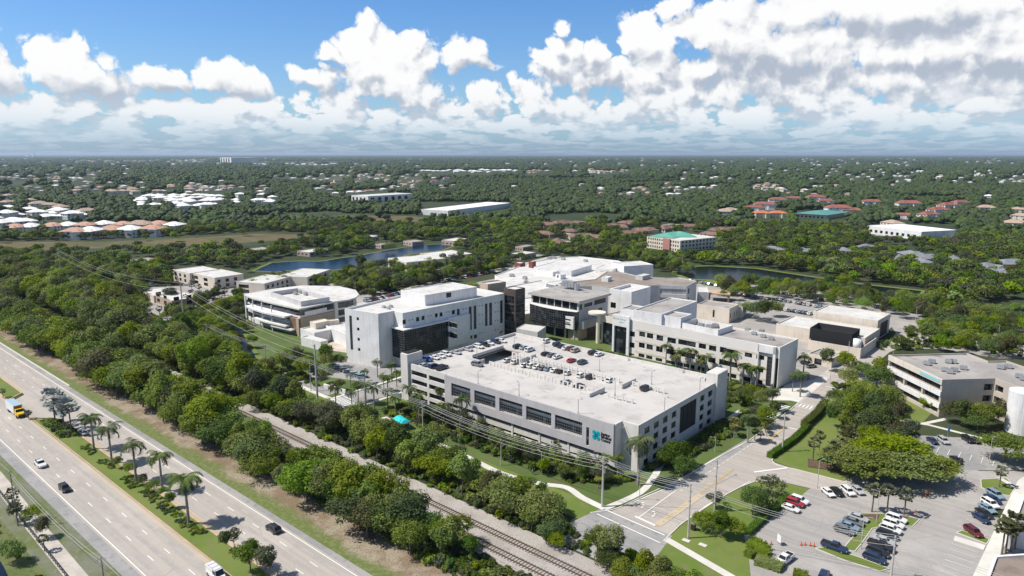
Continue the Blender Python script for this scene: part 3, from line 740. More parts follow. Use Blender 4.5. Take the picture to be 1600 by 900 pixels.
def hit(A, B, px, py):
    """where the ray of a pixel meets the wall A-B: metres along it, height"""
    d = D(px, py); A = Vector(A[:2]); B = Vector(B[:2]); u = (B-A).normalized(); n = Vector((u.y, -u.x))
    dn = d.x*n.x+d.y*n.y; t_ = A.dot(n)/dn if abs(dn) > 1e-6 else 0
    q = Vector((d.x*t_, d.y*t_)); return (q-A).dot(u), H+d.z*t_
def opx(A, B, rects, k=None, rows=1, dz=3.3):
    """openings given by their top-left and bottom-right pixels, repeated downwards"""
    out = []; L = math.dist(A[:2], B[:2])
    for r_ in rects:
        s0, za = hit(A, B, r_[0], r_[1]); s1, zb = hit(A, B, r_[2], r_[3])
        s0, s1 = min(s0, s1), max(s0, s1); zb, za = min(za, zb), max(za, zb)
        kk = dict(k or {}); kk.update(r_[4] if len(r_) > 4 else {})
        for j in range(rows):
            if za-j*dz > .6: out.append((s0/L, s1/L, max(zb-j*dz, .1), za-j*dz, kk))
    return out
# ---------------------------------------------------------------- parking garage
GX0, GX1, GY0, GY1 = -185.0, -92.4, 157.2, 215.4
DK = 12.9
gar = thing('parking_garage', 'long white and grey parking garage with cars on its roof deck, beside the road', 'parking garage')
M_deck = mat('pale_concrete_deck', (.53, .505, .48), .9, (.47, .45, .43), .07, (.40, .38, .36), .16, bump=.15)
M_gwhite = mat('garage_white', (.68, .65, .61), .85, (.61, .58, .55), .2)
weather(M_gwhite)
# front, centre block: tall grey screen wall with open bays
w = MB(); A, B = (-166, 156.4), (-98, 156.4); L = 68
O = [(705,600,735,625),(741,612,774,640),(780,624,816,656),(822,637,861,672),(867,653,909,688)]
ops = []
for o in O:
    s0, _ = hit(A, B, o[0], o[1]); s1, _ = hit(A, B, o[2], o[3]); ops.append((s0, s1, 7.2, 11.75))
s0, z_ = hit(A, B, 916, 667); s1, _ = hit(A, B, 920.5, 669); ops.append((s0, s1, z_-5.6, z_))
wall(w, A, B, 4.4, 14, ops, .5)
w.quad((-166, 156.4, 4.4), (-166, 157.4, 4.4), (-98, 157.4, 4.4), (-98, 156.4, 4.4))
w.quad((-166, 156.4, 14), (-98, 156.4, 14), (-98, 156.9, 14), (-166, 156.9, 14)); w.quad((-98, 156.9, 12.9), (-166, 156.9, 12.9), (-166, 156.9, 14), (-98, 156.9, 14))
w.quad((-98, 156.4, 4.4), (-98, 157.4, 4.4), (-98, 157.4, 14), (-98, 156.4, 14)); w.quad((-166, 157.2, 4.4), (-166, 156.4, 4.4), (-166, 156.4, 14), (-166, 157.2, 14))
w.build('screen_wall', M_grey, gar)
# spandrels, rails and cable mesh seen in the bays
w = MB(); w.box(-165, -99, 157.6, 157.75, 9.55, 10.35); w.box(-165, -99, 157.6, 157.75, 6.3, 7.1)
w.build('spandrel', M_gwhite, gar)
w = MB()
for o in ops[:5]:
    x0_, x1_ = -166+o[0], -166+o[1]
    for i in range(1, 12): x = x0_+(x1_-x0_)*i/12; w.box(x-.03, x+.03, 156.75, 156.8, 7.2, 11.75)
    for z in (8.2, 9.2, 10.6): w.box(x0_, x1_, 156.72, 156.74, z-.04, z+.04)
w.build('railing', M_steel, gar)
# ground storey of the centre block and notch, left block with bands
w = MB()
w.box(-166, -98.2, 157.2, 157.5, 1.3, 3.1); w.box(-166, -98.2, 157.25, 157.5, 0, .5)
for x in (-160, -148, -136, -125, -114, -103.5): w.box(x-.35, x+.35, 157.0, 157.55, 0, 4.4)
# notch wall and its return, beside the corner
w.box(-98.2, -97.7, 156.9, 160.3, 0, 14); w.box(-97.7, -92.4, 160.3, 160.7, 0, 14)
w.build('corner_wall', M_gwhite, gar)
w = MB(); A, B = (-185, 157.2), (-166, 157.2)
wall(w, A, B, 0, 14, [(1.0, 9.2, z, z+1.75) for z in (10.0, 6.75, 3.5, .5)]+[(10.2, 18.7, z, z+1.75) for z in (10.0, 6.75, 3.5, .5)], .4)
w.quad((-185, 157.2, 14), (-166, 157.2, 14), (-166, 157.6, 14), (-185, 157.6, 14)); w.quad((-166, 157.6, 12.9), (-185, 157.6, 12.9), (-185, 157.6, 14), (-166, 157.6, 14))
# left flank, back and parapets
wall(w, (-185, GY1), (-185, 157.2), 0, 14, [(3+k*9, 10.5+k*9, z, z+1.7) for k in range(6) for z in (10.0, 6.75, 3.5)], .4)
wall(w, (GX1, GY1), (-185, GY1), 0, 14, [(3+k*9.2, 11+k*9.2, z, z+1.7) for k in range(10) for z in (10.0, 6.75, 3.5)], .4)
w.box(-184.999, -184.6, 157.6, GY1, 12.9, 14.001); w.box(-184.6, GX1, GY1-.4, GY1-.001, 12.9, 14.001)
w.build('wall', M_gwhite, gar)
# right flank facing the road: grey-white with square openings and one tall dark screen
w = MB(); A, B = (GX1, 160.3), (GX1, GY1)
c = [(1007.5,670,1014.7,682),(1022,664,1029,676),(1036,657,1042.7,669),(1049.6,651,1056,663)]; c2 = [(1094,632,1099.5,643.5),(1106,626.7,1112,638),(1118,621,1123.5,632),(1129,616,1134,627)]
L = GY1-160.3; hh = []
for o in c+c2:
    s0, _ = hit(A, B, o[0], o[1]); s1, _ = hit(A, B, o[2], o[3])
    for z in (10.2, 6.95, 3.7, .6): hh.append((s0, s1, z, z+1.95))
s0, _ = hit(A, B, 1062.7, 645); s1, _ = hit(A, B, 1088, 637); big = (s0, s1, 3.6, 12.3)
wall(w, A, B, 0, 14, hh+[big], .35)
w.box(GX1-.4, GX1-.001, 160.7, GY1, 12.9, 14.0)
w.build('road_wall', M_lgrey, gar)
for o in hh: pane(gar, A, B, o, .33, M_glass, name='window')
o = pane(gar, A, B, big, .33, M_black, 4, 8, M_black, name='dark_screen')
# deck with the ramp well
w = MB()
def rr(x0, x1, y0, y1, z=DK, t_=.5): w.box(x0, x1, y0, y1, z-t_, z)
rr(-184.6, -98.2, 157.5, 161); rr(-184.6, -92.8, 161, 177)
rr(-184.6, -92.8, 197, 215); rr(-184.6, -175, 177, 197); rr(-166, -92.8, 191, 197); rr(-107, -92.8, 177, 191)
r9 = random.Random(9)
for i in range(26):                       # oil and water stains, faded bay lines
    x, y = r9.uniform(-180, -97), r9.choice((r9.uniform(162, 175), r9.uniform(199, 213))); n_ = 9; a_, b__ = r9.uniform(.4, 2.2), r9.uniform(.2, .8)
    w.add([(x+a_*math.cos(6.283*k/n_)*r9.uniform(.6, 1.2), y+b__*math.sin(6.283*k/n_)*r9.uniform(.6, 1.2), DK+.004+i*.0005) for k in range(n_)], [tuple(range(n_))], 1)
for i in range(33):
    for (ya, yb) in ((158.2, 162.9), (171.8, 176.4), (197.8, 202.4), (209.8, 214.4)): w.quad((-183+i*2.7, ya, DK+.03), (-182.88+i*2.7, ya, DK+.03), (-182.88+i*2.7, yb, DK+.03), (-183+i*2.7, yb, DK+.03), 2)
w.build('roof', [M_deck, mat('deck_stain', (.38, .36, .335), .9, (.46, .44, .42), 1.2), mat('faded_bay_line', (.60, .59, .56), .8)], gar)
w = MB()
w.add([(-175, 177, 9.5), (-107, 177, 12.88), (-107, 191, 12.88), (-175, 191, 9.5), (-175, 177, 9.1), (-107, 177, 12.4), (-107, 191, 12.4), (-175, 191, 9.1)], [(0, 1, 2, 3), (7, 6, 5, 4), (0, 4, 5, 1), (2, 6, 7, 3), (1, 5, 6, 2), (3, 7, 4, 0)])
w.box(-184.4, -175, 177, 197, 9.1, 9.5); w.box(-175, -166, 191, 197, 9.1, 9.5)
w.build('ramp', M_deck, gar)
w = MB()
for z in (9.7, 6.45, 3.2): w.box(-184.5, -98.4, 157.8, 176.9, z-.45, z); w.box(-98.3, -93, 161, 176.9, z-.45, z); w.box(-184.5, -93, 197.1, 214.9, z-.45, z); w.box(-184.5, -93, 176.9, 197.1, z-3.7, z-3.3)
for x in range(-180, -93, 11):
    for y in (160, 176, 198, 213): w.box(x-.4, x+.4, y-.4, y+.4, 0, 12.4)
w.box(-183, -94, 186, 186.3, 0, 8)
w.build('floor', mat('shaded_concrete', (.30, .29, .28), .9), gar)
w = MB()
w.box(-175.3, -175.0, 179.5, 197, 12.2, 14.1)
w.build('ramp_wall', M_lgrey, gar)
for (x, y0, y1) in ((-114.6, 187.0, 195.6), (-117.5, 172.6, 181.2), (-168.2, 173.2, 178.6), (-158, 187.5, 196)): w = MB(); w.box(x-.2, x+.2, y0, y1, 12.4, 14.1); w.build('ramp_wall', M_lgrey, gar)
w = MB(); w.box(-176, -167.6, 176.7, 177, 12.9, 13.9)
w.build('ramp_wall', M_lgrey, gar)
# rows of pierced white screens along both edges of the ramp well
def screens(name, y, xs, wd, top=14.5):
    for x in xs:
        b = MB()
        zf = 9.6+(12.88-9.6)*min(max((x+175)/68, 0), 1)
        zf = min(zf, 12.6); h0 = zf+.05; t_ = .22
        b.box(x, x+.55, y-t_/2, y+t_/2, h0, top); b.box(x+wd-.55, x+wd, y-t_/2, y+t_/2, h0, top)
        b.box(x+.55, x+wd-.55, y-t_/2, y+t_/2, top-.35, top)
        if top-h0 > 2: b.box(x+.55, x+wd-.55, y-t_/2, y+t_/2, h0, h0+.9)
        else: b.box(x+.55, x+wd-.55, y-t_/2, y+t_/2, h0, h0+.25)
        b.build(name, M_gwhite, gar)
screens('ramp_screen', 191.1, [-165.5+i*3.45 for i in range(14)], 2.6)
screens('ramp_screen', 191.1, [-113.2+i*3.1 for i in range(4)], 2.7)
screens('ramp_screen', 176.8, [-164+i*3.3 for i in range(14)], 2.4)
screens('ramp_screen', 176.8, [-113.5+i*3.3 for i in range(3)], 2.7)
# stair towers
def stair(px0, x0, x1, y0, y1, z, nm, door=None):
    w = MB(); w.prism([(x0, y0), (x1, y0), (x1, y1), (x0, y1)], 0, z, bottom=False)
    w.box(x0+.4, x1-.4, y0+.4, y1-.4, z, z+.05)
    o = w.build('stair_tower', M_lgrey if nm else M_gwhite, gar)
    return o
stair(0, -188.7, -185.002, 156.3, 163.5, 17.3, 0)
s_ = stair(0, -95.6, -91.6, 208.6, 216.4, 17.0, 0)
w = MB(); w.box(-95.75, -95.61, 210.6, 212.0, 12.95, 15.2); w.build('door', M_steel, s_)
w = MB(); w.box(-188.2, -185.6, 157, 162.8, 17.352, 17.6); w.build('hatch', M_dark, gar)
# logo and lettering
M_teal = mat('teal_sign', (.0, .33, .36), .5); M_ink = mat('black_letter', (.02, .02, .022), .5)
M_navy = mat('blue_sign', (.02, .09, .28), .5)
sg = thing('wall_sign', 'teal four-leaf emblem with black words on the grey garage wall', 'sign', (0, 0, 0))
A, B = (-166, 156.4), (-98, 156.4)
s0, zt = hit(A, B, 926, 671.5); s1, zb = hit(A, B, 937, 688); zc = (zt+zb)/2; xc = -166+(s0+s1)/2; R_ = 1.25
w = MB()
for sx in (-1, 1):
    for sz in (-1, 1):
        pts = []
        for k in range(14):
            a = 2*math.pi*k/14; pts.append((xc+sx*(.66+.62*math.cos(a)*(1.0 if math.cos(a) < .6 else 1.04)), zc+sz*(.70+.66*math.sin(a))))
        n = len(pts); w.add([(x, 156.28, z) for x, z in pts]+[(x, 156.39, z) for x, z in pts], [tuple(range(n)) if sx*sz > 0 else tuple(reversed(range(n)))]+[(i, (i+1) % n, (i+1) % n+n, i+n) for i in range(n)])
w.build('emblem', M_teal, sg)
w = MB()
for sx in (-1, 1):
    for sz in (-1, 1):
        w.tube((xc+sx*.1, 156.25, zc+sz*.1), (xc+sx*.62, 156.25, zc+sz*.68), .12, .03, 5)
w.build('star', M_navy, sg)
def text(body, loc, size, m, parent, rz=0, name='lettering', bold=.015, rx=math.pi/2, align='LEFT'):
    cu = bpy.data.curves.new(name, 'FONT'); cu.body = body; cu.size = size; cu.extrude = .04; cu.offset = bold*size; cu.align_x = align
    tmp = bpy.data.objects.new('tmp', cu); COL.objects.link(tmp); dg = bpy.context.evaluated_depsgraph_get()
    me = bpy.data.meshes.new_from_object(tmp.evaluated_get(dg)); bpy.data.objects.remove(tmp)
    me.materials.clear(); me.materials.append(m)
    o = link(name, me, parent, loc); o.rotation_euler = (rx, 0, rz); return o
for i, s in enumerate(('Jupiter', 'Medical', 'Center')): text(s, (xc+1.65, 156.34, zc+.62-i*.9), 1.12, M_ink, sg, bold=.03)
# light masts on the deck
lm = thing('roof_lamp', 'slim mast', 'lamp post', (0, 0, DK), 0, 'lamp masts on the garage roof')
b = MB(); b.tube((0, 0, 0), (0, 0, 4.6), .11, .08, 8); b.tube((0, 0, 0), (0, 0, .5), .25, .22, 8); b.build('pole', M_steel, lm)
b = MB(); b.tube((0, 0, 4.55), (.9, 0, 4.65), .06, .05, 6); b.build('arm', M_steel, lm)
b = MB(); b.box(.6, 1.25, -.16, .16, 4.58, 4.74); b.build('lamp_head', M_steel, lm)
lamps = [(-174.2, 181, 'ahead of the ramp wall at the left end'), (-152.6, 159, 'by the front parapet, left of its three'), (-134.8, 159, 'by the front parapet, middle of its three'), (-112, 159, 'by the front parapet, nearest the corner sign'), (-170.8, 198.5, 'at the back end of the ramp wall'), (-161, 205, 'behind the ramp well among the dark cars'), (-130, 197, 'behind the ramp screens, among empty bays'), (-109, 196.4, 'behind the ramp screens, right of the short wall'), (-112.6, 179.8, 'on the ramp just right of the nearer short wall'), (-93.6, 177, 'by the road-side parapet, nearer the corner'), (-93.6, 200, 'by the road-side parapet, below the stair tower'), (-129, 214.6, 'against the rear parapet, middle of the row'), (-107, 214.6, 'against the rear parapet, right end'), (-131, 177.6, 'amid the nearer ramp screens')]
for i, (x, y, l) in enumerate(lamps):
    lb = 'slim lamp mast on garage roof '+l
    if i == 0: lm.location = (x, y, DK); lm['label'] = lb; lm.rotation_euler.z = .5
    else: dup(lm, (x, y, DK), [.4, 1.2, 2.8][i % 3], label=lb)
def topz(px, pyb, zb, pyt):
    """height of a corner whose foot stands at height zb at (px,pyb) and whose top shows at pyt"""
    X, Y = W(px, pyb, zb); lo, hi = zb, 80
    for _ in range(30):
        m = (lo+hi)/2
        if P(X, Y, m)[1] > pyt: lo = m
        else: hi = m
    return lo
def bx(parent, a, b, c, z1, z0=0, wm=None, rm=None, ops=None, par=.5, ang=None, **k):
    """one wing or roof structure of a building from three roof corners in the photograph"""
    r = rect3(a, b, c, z1, ang)
    building('', '', '', r, z1, wm, rm, ops, par, z0, parent=parent, **k); return r
def roof_kit(parent, spots, z, s=1.0, name='rooftop_unit', m=None):
    for (px, py) in spots:
        x, y = W(px, py, z); b = MB(); ac_unit(b, x, y, z, s); b.build(name, m or M_steel, parent)

# ---------------------------------------------------------------- four-storey white patient tower
Z = 23.4
L_, C_, C2, S_, E_, K_ = (-242.2, 171.0), (-223.8, 174.2), (-223.1, 182.0), (-217.0, 181.6), (-212.9, 240.3), (-251, 242)
sqs = []
fo = opx(S_, E_, [(629,500,634.4,506),(650,496,655.4,501.6),(658.6,494,663.6,499.4),(679.6,490,684,495.4),(687,488.6,691.6,494),(706,485,711,490.4)])
fo += opx(S_, E_, [(714,483,718.8,519),(732.4,479.6,737.4,515),(740,478,744.6,513.6),(757.6,474.8,762,509),(764.4,473.4,769,508),(781.4,470,785.8,504.4)], {'nx': 2, 'nz': 9, 'bar': .12})
fo += opx(S_, E_, [(733,525,738,529),(740.5,523.5,745.5,528),(680,538,685,543),(688,536,693,541)])
for xx, yy, n_ in ((639,499.5,1),(644,498.5,1),(668.5,493,1),(673,492,1),(697,487,1),(701,486.3,1),(723.3,482,4),(727.5,481.2,4),(749,477,4),(753.2,476.2,4),(773,472.6,4),(777.4,471.8,4)):
    fo += opx(S_, E_, [(xx,yy,xx+1.5,yy+1.7)], rows=n_, dz=4.3)
ff = opx(L_, C_, [(545.5,493,552,547)], {'nx': 3, 'nz': 12, 'bar': .14})+opx(L_, C_, [(557,495.6,561,501)], rows=4, dz=4.45)+opx(L_, C_, [(576.4,490.5,579.2,555)], {'nx': 1, 'nz': 14, 'bar': .12})
B2, pl = building('hospital_tower', 'white four-storey hospital tower with dark curtain wall, behind the garage', 'hospital', [L_, C_, C2, S_, E_, K_], Z, M_white, M_rwhite, {0: ff, 3: fo}, 1.0)
zp = topz(664, 478, Z-1, 461)
A_, B_, C__ = [Vector(W(*q, zp)) for q in ((626,453), (664,461), (745,448))]
pent = [tuple(A_), tuple(B_), tuple(C__), tuple(A_+(C__-B_))]
building('', '', '', pent, zp, M_white, M_rwhite, {1: opx(tuple(B_), tuple(C__), [(697,458,705.5,464)], {'nz': 3})}, .3, Z-1, parent=B2)
# glazed box on the long front and the white box beside it
gA, gB = (-215.2, 180.6), (-213.6, 203.6)
gz1 = 16.9; gz0 = 4.2
bb = MB(); bb.prism(ccw([(-222.8, 180.4), gA, gB, (-215.4, 203.6), (-217.2, 182.2)]), gz0, gz1-.5)
cw = bb.build('curtain_wall', M_glass, B2)
fr = MB(); U = (Vector(gB)-Vector(gA)); Lg = U.length; U /= Lg
for i in range(19):
    q = Vector(gA)+U*Lg*i/18; fr.box(q.x-.02, q.x+.1, q.y-.05, q.y+.05, gz0, gz1-.5)
for j in range(13):
    z = gz0+(gz1-.5-gz0)*j/12; T = lambda v: (gA[0]+U.x*v[0]+v[1], gA[1]+U.y*v[0], v[2]); fr.box(0, Lg, -.02, .09, z-.05, z+.05, 0, T)
    fr.box(-222.8, -215.2, 180.3, 180.5, z-.05, z+.05)
for i in range(6): fr.box(-222.6+i*1.45, -222.5+i*1.45, 180.3, 180.5, gz0, gz1-.5)
fr.build('mullions', M_mull, cw)
bb = MB(); bb.prism(ccw([(-223.4, 179.9), (-214.7, 180.1), (-213.1, 204), (-216, 204.1)]), gz1-.5, gz1); bb.build('canopy_roof', M_white, B2)
wbx = [(-216, 204.2), (-213.2, 204.0), (-212.4, 216.6), (-215, 216.8)]
q = ccw(wbx); e = edge_near(q, 702, 510, 14)
building('', '', '', q, 17.6, M_white, M_white, {e: opx(q[e], q[(e+1) % 4], [(690,507,714,505.5)], {'nx': 6})+opx(q[e], q[(e+1) % 4], [(690,523,714,521.5)], {'nx': 6})}, 0, 4.6, parent=B2)
roof_kit(B2, [(600,481),(607,483),(611,480)], Z-1, .8)
bb = MB(); A__, B__ = Vector(S_), Vector(E_)
def faint_lettering(parent, org, rz, words, h, m):
    'lettering too small to read in the photograph: upright strokes grouped as words'
    r = random.Random(len(words)+int(h*10)); b = MB(); x = 0; c, s = math.cos(rz), math.sin(rz)
    T = lambda v: (org[0]+c*v[0]+s*v[1], org[1]+s*v[0]-c*v[1], org[2]+v[2])
    for n_ in words:
        for _ in range(n_):
            hh_ = h*r.choice((.65, .65, 1)); b.box(x, x+h*.12, 0, .05, 0, hh_, 0, T)
            if r.random() < .6: z_ = r.choice((0, hh_*.5, hh_*.85)); b.box(x+h*.12, x+h*.42, 0, .05, z_, z_+h*.12, 0, T)
            x += h*.62
        x += h*.5
    b.build('lettering', m, parent)
faint_lettering(B2, (S_[0]+.03, S_[1]+2.4, 20.6), math.atan2(E_[1]-S_[1], E_[0]-S_[0]), (3, 7, 6, 8), .95, mat('blue_grey_letter', (.22, .25, .29), .6))
# dark glazed stair tower and tan lift house at the far end
st = thing('stair_tower', 'dark brown glazed stair tower at the far end of the white hospital tower', 'tower')
q = ccw([(-213.6, 240.6), (-206.6, 240.9), (-206.2, 247.5), (-213.4, 247.4)])
building('', '', '', q, 25.8, M_brown, M_rwhite, {0: [(.1, .9, 2+j*4.2, 5.6+j*4.2, {'nx': 3, 'nz': 2}) for j in range(5)], 1: [(.1, .9, 2+j*4.2, 5.6+j*4.2, {'nx': 3, 'nz': 2}) for j in range(5)]}, .3, parent=st)
lh = thing('lift_house', 'tan box standing on the roof end of the white hospital tower', 'rooftop structure')
bx(lh, (750,441), (762,444), (782,438), topz(762, 449, Z-1, 437.5), Z-2, M_tan, M_rwhite)
bb = MB(); 

# ---------------------------------------------------------------- curved three-storey clinic on the left
Z1 = 14.0
cl = thing('curved_clinic', 'white and brick clinic with curved balconies and a wide white roof, left of the tower', 'clinic')
rp = GP([(381,460),(395,466),(420,472),(446,478),(467,482.5),(523,471),(545,468),(556,464.5),(561,460),(556,453),(530,447),(470,446),(421,452)], Z1)
bb = MB(); q = ccw(rp); bb.prism(q, Z1-.7, Z1); bb.build('roof', M_rwhite, cl)
bl = MB(); qi = inset(q, 1.5)
core = qi
bl.prism(core, 0, Z1-.7, bottom=False); bl.build('wall', M_glassb, cl)
bl = MB(); bl.prism(inset(q, 1.3), 0, 2.2, bottom=False); bl.prism(inset(q, 1.32), 4.9, 6.0); bl.prism(inset(q, 1.34), 9.0, 9.9); bl.build('spandrel', M_white, cl)
# balcony slabs and posts along the curved front
def band(z, h, out, seg, m, nm):
    b = MB(); fr_ = [W(*p, Z1) for p in seg]; L2, R2 = ribbon_pts(fr_, out)
    for i in range(len(fr_)-1): b.prism(ccw([R2[i], R2[i+1], L2[i+1], L2[i]]), z, z+h)
    return b.build(nm, m, cl)
curve = [(390,463.5),(400,468),(420,473.5),(440,477.5),(450,479.5)]
band(8.7, .9, 5.0, curve, M_white, 'balcony'); band(4.0, .8, 4.2, curve[1:], M_white, 'balcony')
band(2.6, .7, 3.5, [(425,474.5),(440,477.5),(458,481)], M_white, 'canopy')
b = MB()
for p in ((395,466.5),(409,470.5),(424,474.5)): x, y = W(*p, Z1); b.tube((x+.6, y-.6, 0), (x+.6, y-.6, Z1-.7), .32, n=8)
b.build('column', M_white, cl)
bk = MB(); brick = mat('red_brown_brick', (.21, .125, .09), .9, (.26, .165, .12), .8)
A1, B1_, C1 = [Vector(W(*p, Z1)) for p in ((449,479.8),(467,482.5),(524,471))]
u1 = (B1_-A1).normalized(); u2 = (C1-B1_).normalized()
bk.prism(ccw([tuple(A1+Vector((.3,.6))), tuple(B1_+Vector((-.6, .4))), tuple(B1_+u2*4+Vector((-2, 0))), tuple(A1+Vector((-.4, 5)))]), 0, 8.6, bottom=False)
bk.build('brick_corner', brick, cl)
tn = MB(); n2 = Vector((u2.y, -u2.x)); tn.prism(ccw([tuple(B1_-n2*.9), tuple(C1-n2*.9), tuple(C1-n2*3), tuple(B1_-n2*3)]), 0, 8.9, bottom=False)
tn.build('tan_wall', M_tan, cl)
wb = MB(); wb.prism(ccw([tuple(B1_+u2*4-n2*.95), tuple(B1_+u2*17-n2*.95), tuple(B1_+u2*17-n2*1.7), tuple(B1_+u2*4-n2*1.7)]), 10.0, 11.6); wb.build('spandrel', M_white, cl)
wb = MB(); wb.prism(ccw([tuple(C1-n2*.8), tuple(C1+u2*10-n2*.8+Vector((-1.5,0))), tuple(C1+u2*10-n2*4), tuple(C1-n2*4)]), 0, Z1-.71, bottom=False); wb.build('white_wall', M_white, cl)
# roof-top plant court
bx(cl, (422,456), (470,471), (515,464), Z1+2.6, Z1, M_lgrey, M_rwhite, par=2.4, ridge=.5)
roof_kit(cl, [(462,460),(470,458),(478,461)], Z1+.3, 1.2)
f = MB(); x, y = W(383,462,Z1); f.box(x-.4, x+.4, y-.3, y+.3, 0, Z1); f.build('fin', M_white, cl)
# low wing with canopies, kiosk blocks and curved wall towards the tower
lw = thing('entrance_wing', 'low white entrance wing with blue stripe between clinic and tower', 'building')
bx(lw, (469,513), (491,520), (532,505), 5.6, 0, M_white, M_rwhite)
x, y = W(505, 517, 4.6); f = MB(); A, B = W(492,520.5,5.0), W(511,515.5,5.0); f.prism(ccw([A, B, (B[0]+.6, B[1]-.4), (A[0]+.6, A[1]-.4)]), 3.4, 4.7); f.build('stripe', mat('bright_blue', (.02, .22, .50), .5), lw)
bx(lw, (508,508), (545,524), (566,500), 6.4, 0, M_white, M_rwhite)
gk = thing('guard_block', 'small plain white box building in front of the entrance wing', 'building')
bx(gk, (470,526), (501,534), (508,530), 4.2, 0, M_white, M_rwhite, ops={1: [(.2, .8, .3, 2.5)]})
tb = thing('plant_box', 'beige roofed plant box on the terrace of the curved clinic', 'rooftop structure')
bx(tb, (484,502), (493,505), (510,499), 8.2, 4.5, M_cream, M_cream, par=.2)
tb = thing('plant_box', 'small cream plant box beside the white wall of the curved clinic', 'rooftop structure')
bx(tb, (510,500), (513,502), (524,496), 8.0, 4.5, M_cream, M_cream, par=.2)

# ---------------------------------------------------------------- glazed building in the centre
Z3 = 19.5
gb = thing('glass_pavilion', 'grey-roofed hospital pavilion with bowed dark glass front and a white sign box', 'hospital')
q3 = rect3((825,457), (905,471), (955,458), Z3)
bb = MB(); bb.prism(ccw(q3), Z3-1.0, Z3); qi = inset(ccw(q3), .4)
bb.build('roof_slab', mat('grey_fascia', (.47, .44, .41), .85), gb)
f = MB(); f.add([(x, y, Z3+.02) for x, y in qi], [tuple(range(4))]); f.build('roof', M_rgrey, gb)
wq = inset(ccw(q3), 1.2)
A, B, C = wq[0], wq[1], wq[2]
e0 = edge_near(wq, 865, 480, 16); e1 = edge_near(wq, 930, 475, 16)
building('', '', '', wq, Z3-1.0, M_lgrey, M_rgrey, {e0: row(6, .03, .97, .145, 14.6, 18.2), e1: [(.03,.12,14.8,17.4),(.18,.46,15.4,17.2),(.52,.92,15.2,17.6),(.46,.58,9.8,13),(.66,.8,9.8,13)]}, 0, 7.6, parent=gb)
# bowed curtain wall
A = Vector(wq[e0]); B = Vector(wq[(e0+1) % 4]); u = (B-A).normalized(); n = Vector((u.y, -u.x)); Lc = (B-A).length
arc = []
for i in range(13):
    s_ = i/12; arc.append(A+u*(Lc*s_)+n*(1.0+3.0*math.sin(math.pi*min(s_*1.0, 1))*.8))
pl_ = [tuple(p) for p in arc]+[tuple(B-n*.5), tuple(A-n*.5)]
bb = MB(); bb.prism(ccw(pl_), 5.2, 14.0); cw = bb.build('curtain_wall', M_glass, gb)
bb = MB()
for i, p in enumerate(arc):
    bb.tube((p.x+n.x*.05, p.y+n.y*.05, 5.2), (p.x+n.x*.05, p.y+n.y*.05, 14.0), .08, n=4)
    if i < 12:
        for h_ in (.5,): m_ = (p+arc[i+1])/2; bb.tube((m_.x+n.x*.05, m_.y+n.y*.05, 5.2), (m_.x+n.x*.05, m_.y+n.y*.05, 14.0), .05, n=4)
        for j in range(9): z = 5.2+8.8*j/8; bb.tube((*(p+n*.05), z), (*(arc[i+1]+n*.05), z), .05, n=4, cap=False)
bb.build('mullions', M_mull, cw)
bb = MB(); bb.prism(ccw([tuple(Vector(p)+n*.3) for p in arc]+[tuple(B-n*.5), tuple(A-n*.5)]), 14.0, 14.3); bb.build('ledge', M_white, gb)
bb = MB()
for f_ in (.08, .3, .52, .74, .92):
    p = A+u*Lc*f_; bb.tube((p.x, p.y, 0), (p.x, p.y, 7.8), .5, n=8)
bb.build('column', M_lgrey, gb)
bb = MB(); p0 = A+u*2-n*5; p1 = B-u*1-n*5; bb.prism(ccw([tuple(p0), tuple(p1), tuple(p1-n*12), tuple(p0-n*12)]), 0, 7.6, bottom=False); bb.build('recessed_base', M_brown, gb)
sb = rect3((866,490), (896,496), (928,488), 11.6)
building('', '', '', sb, 11.6, M_white, M_white, {0: [(.14, .86, 7.2, 8.0), (.14, .86, 9.5, 10.3)], 1: [(.2, 1, 8.6, 9.3)]}, 0, 5.6, parent=gb)
d_ = math.atan2(sb[1][1]-sb[0][1], sb[1][0]-sb[0][0]); Ls = math.dist(sb[0], sb[1])
text('Jupiter Medical Center', (sb[0][0]+math.cos(d_)*Ls*.1+math.sin(d_)*.03, sb[0][1]+math.sin(d_)*Ls*.1-math.cos(d_)*.03, 8.3), .95*Ls/12, M_ink, gb, d_)
bb = MB(); p0 = B+u*.0; e1A, e1B = Vector(wq[e1]), Vector(wq[(e1+1) % 4]); v = (e1B-e1A).normalized(); m_ = Vector((v.y, -v.x))
bb.prism(ccw([tuple(e1A+v*1+m_*2.2), tuple(e1B+m_*2.2), tuple(e1B), tuple(e1A+v*1)]), 5.6, 9.4); bb.build('white_wall', M_lgrey, gb)
bb = MB(); bb.prism(ccw([tuple(e1A+v*0-m_*0), tuple(e1A+v*7), tuple(e1A+v*7-m_*6), tuple(e1A-m_*6)]), 0, 7.6, bottom=False); bb.build('stair_core', M_tan, gb)
x, y = W(888, 452, Z3)
bb = MB(); bb.box(x-4, x+3.5, y-.3, y+2.8, Z3+1.2, Z3+4.2); bb.box(x+4, x+6, y-.5, y+1.6, Z3, Z3+3.6)
for i in range(6): bb.tube((x-4.2+i*1.9, y-.6, Z3), (x-4.2+i*1.9, y-.6, Z3+3+(i % 3)*.7), .1, n=5)
bb.build('cooling_plant', M_steel, gb)
for nm_ in ('Jupiter Medical Center',): pass
# utility block on the garage's back corner
ub = thing('utility_block', 'plain pale service block with one dark door behind the garage roof', 'building')
q = [(-197.5, 228), (-186.5, 228.6), (-187, 238.6), (-198, 238)]
q = [W(807,513,9.5), W(840,519,9.5), W(853,510,9.5), W(820,506,9.5)]
building('', '', '', q, 9.5, M_lgrey, M_rwhite, {0: [(.28, .46, 5.0, 7.4, {'name': 'door'})]}, .2, 0, parent=ub)

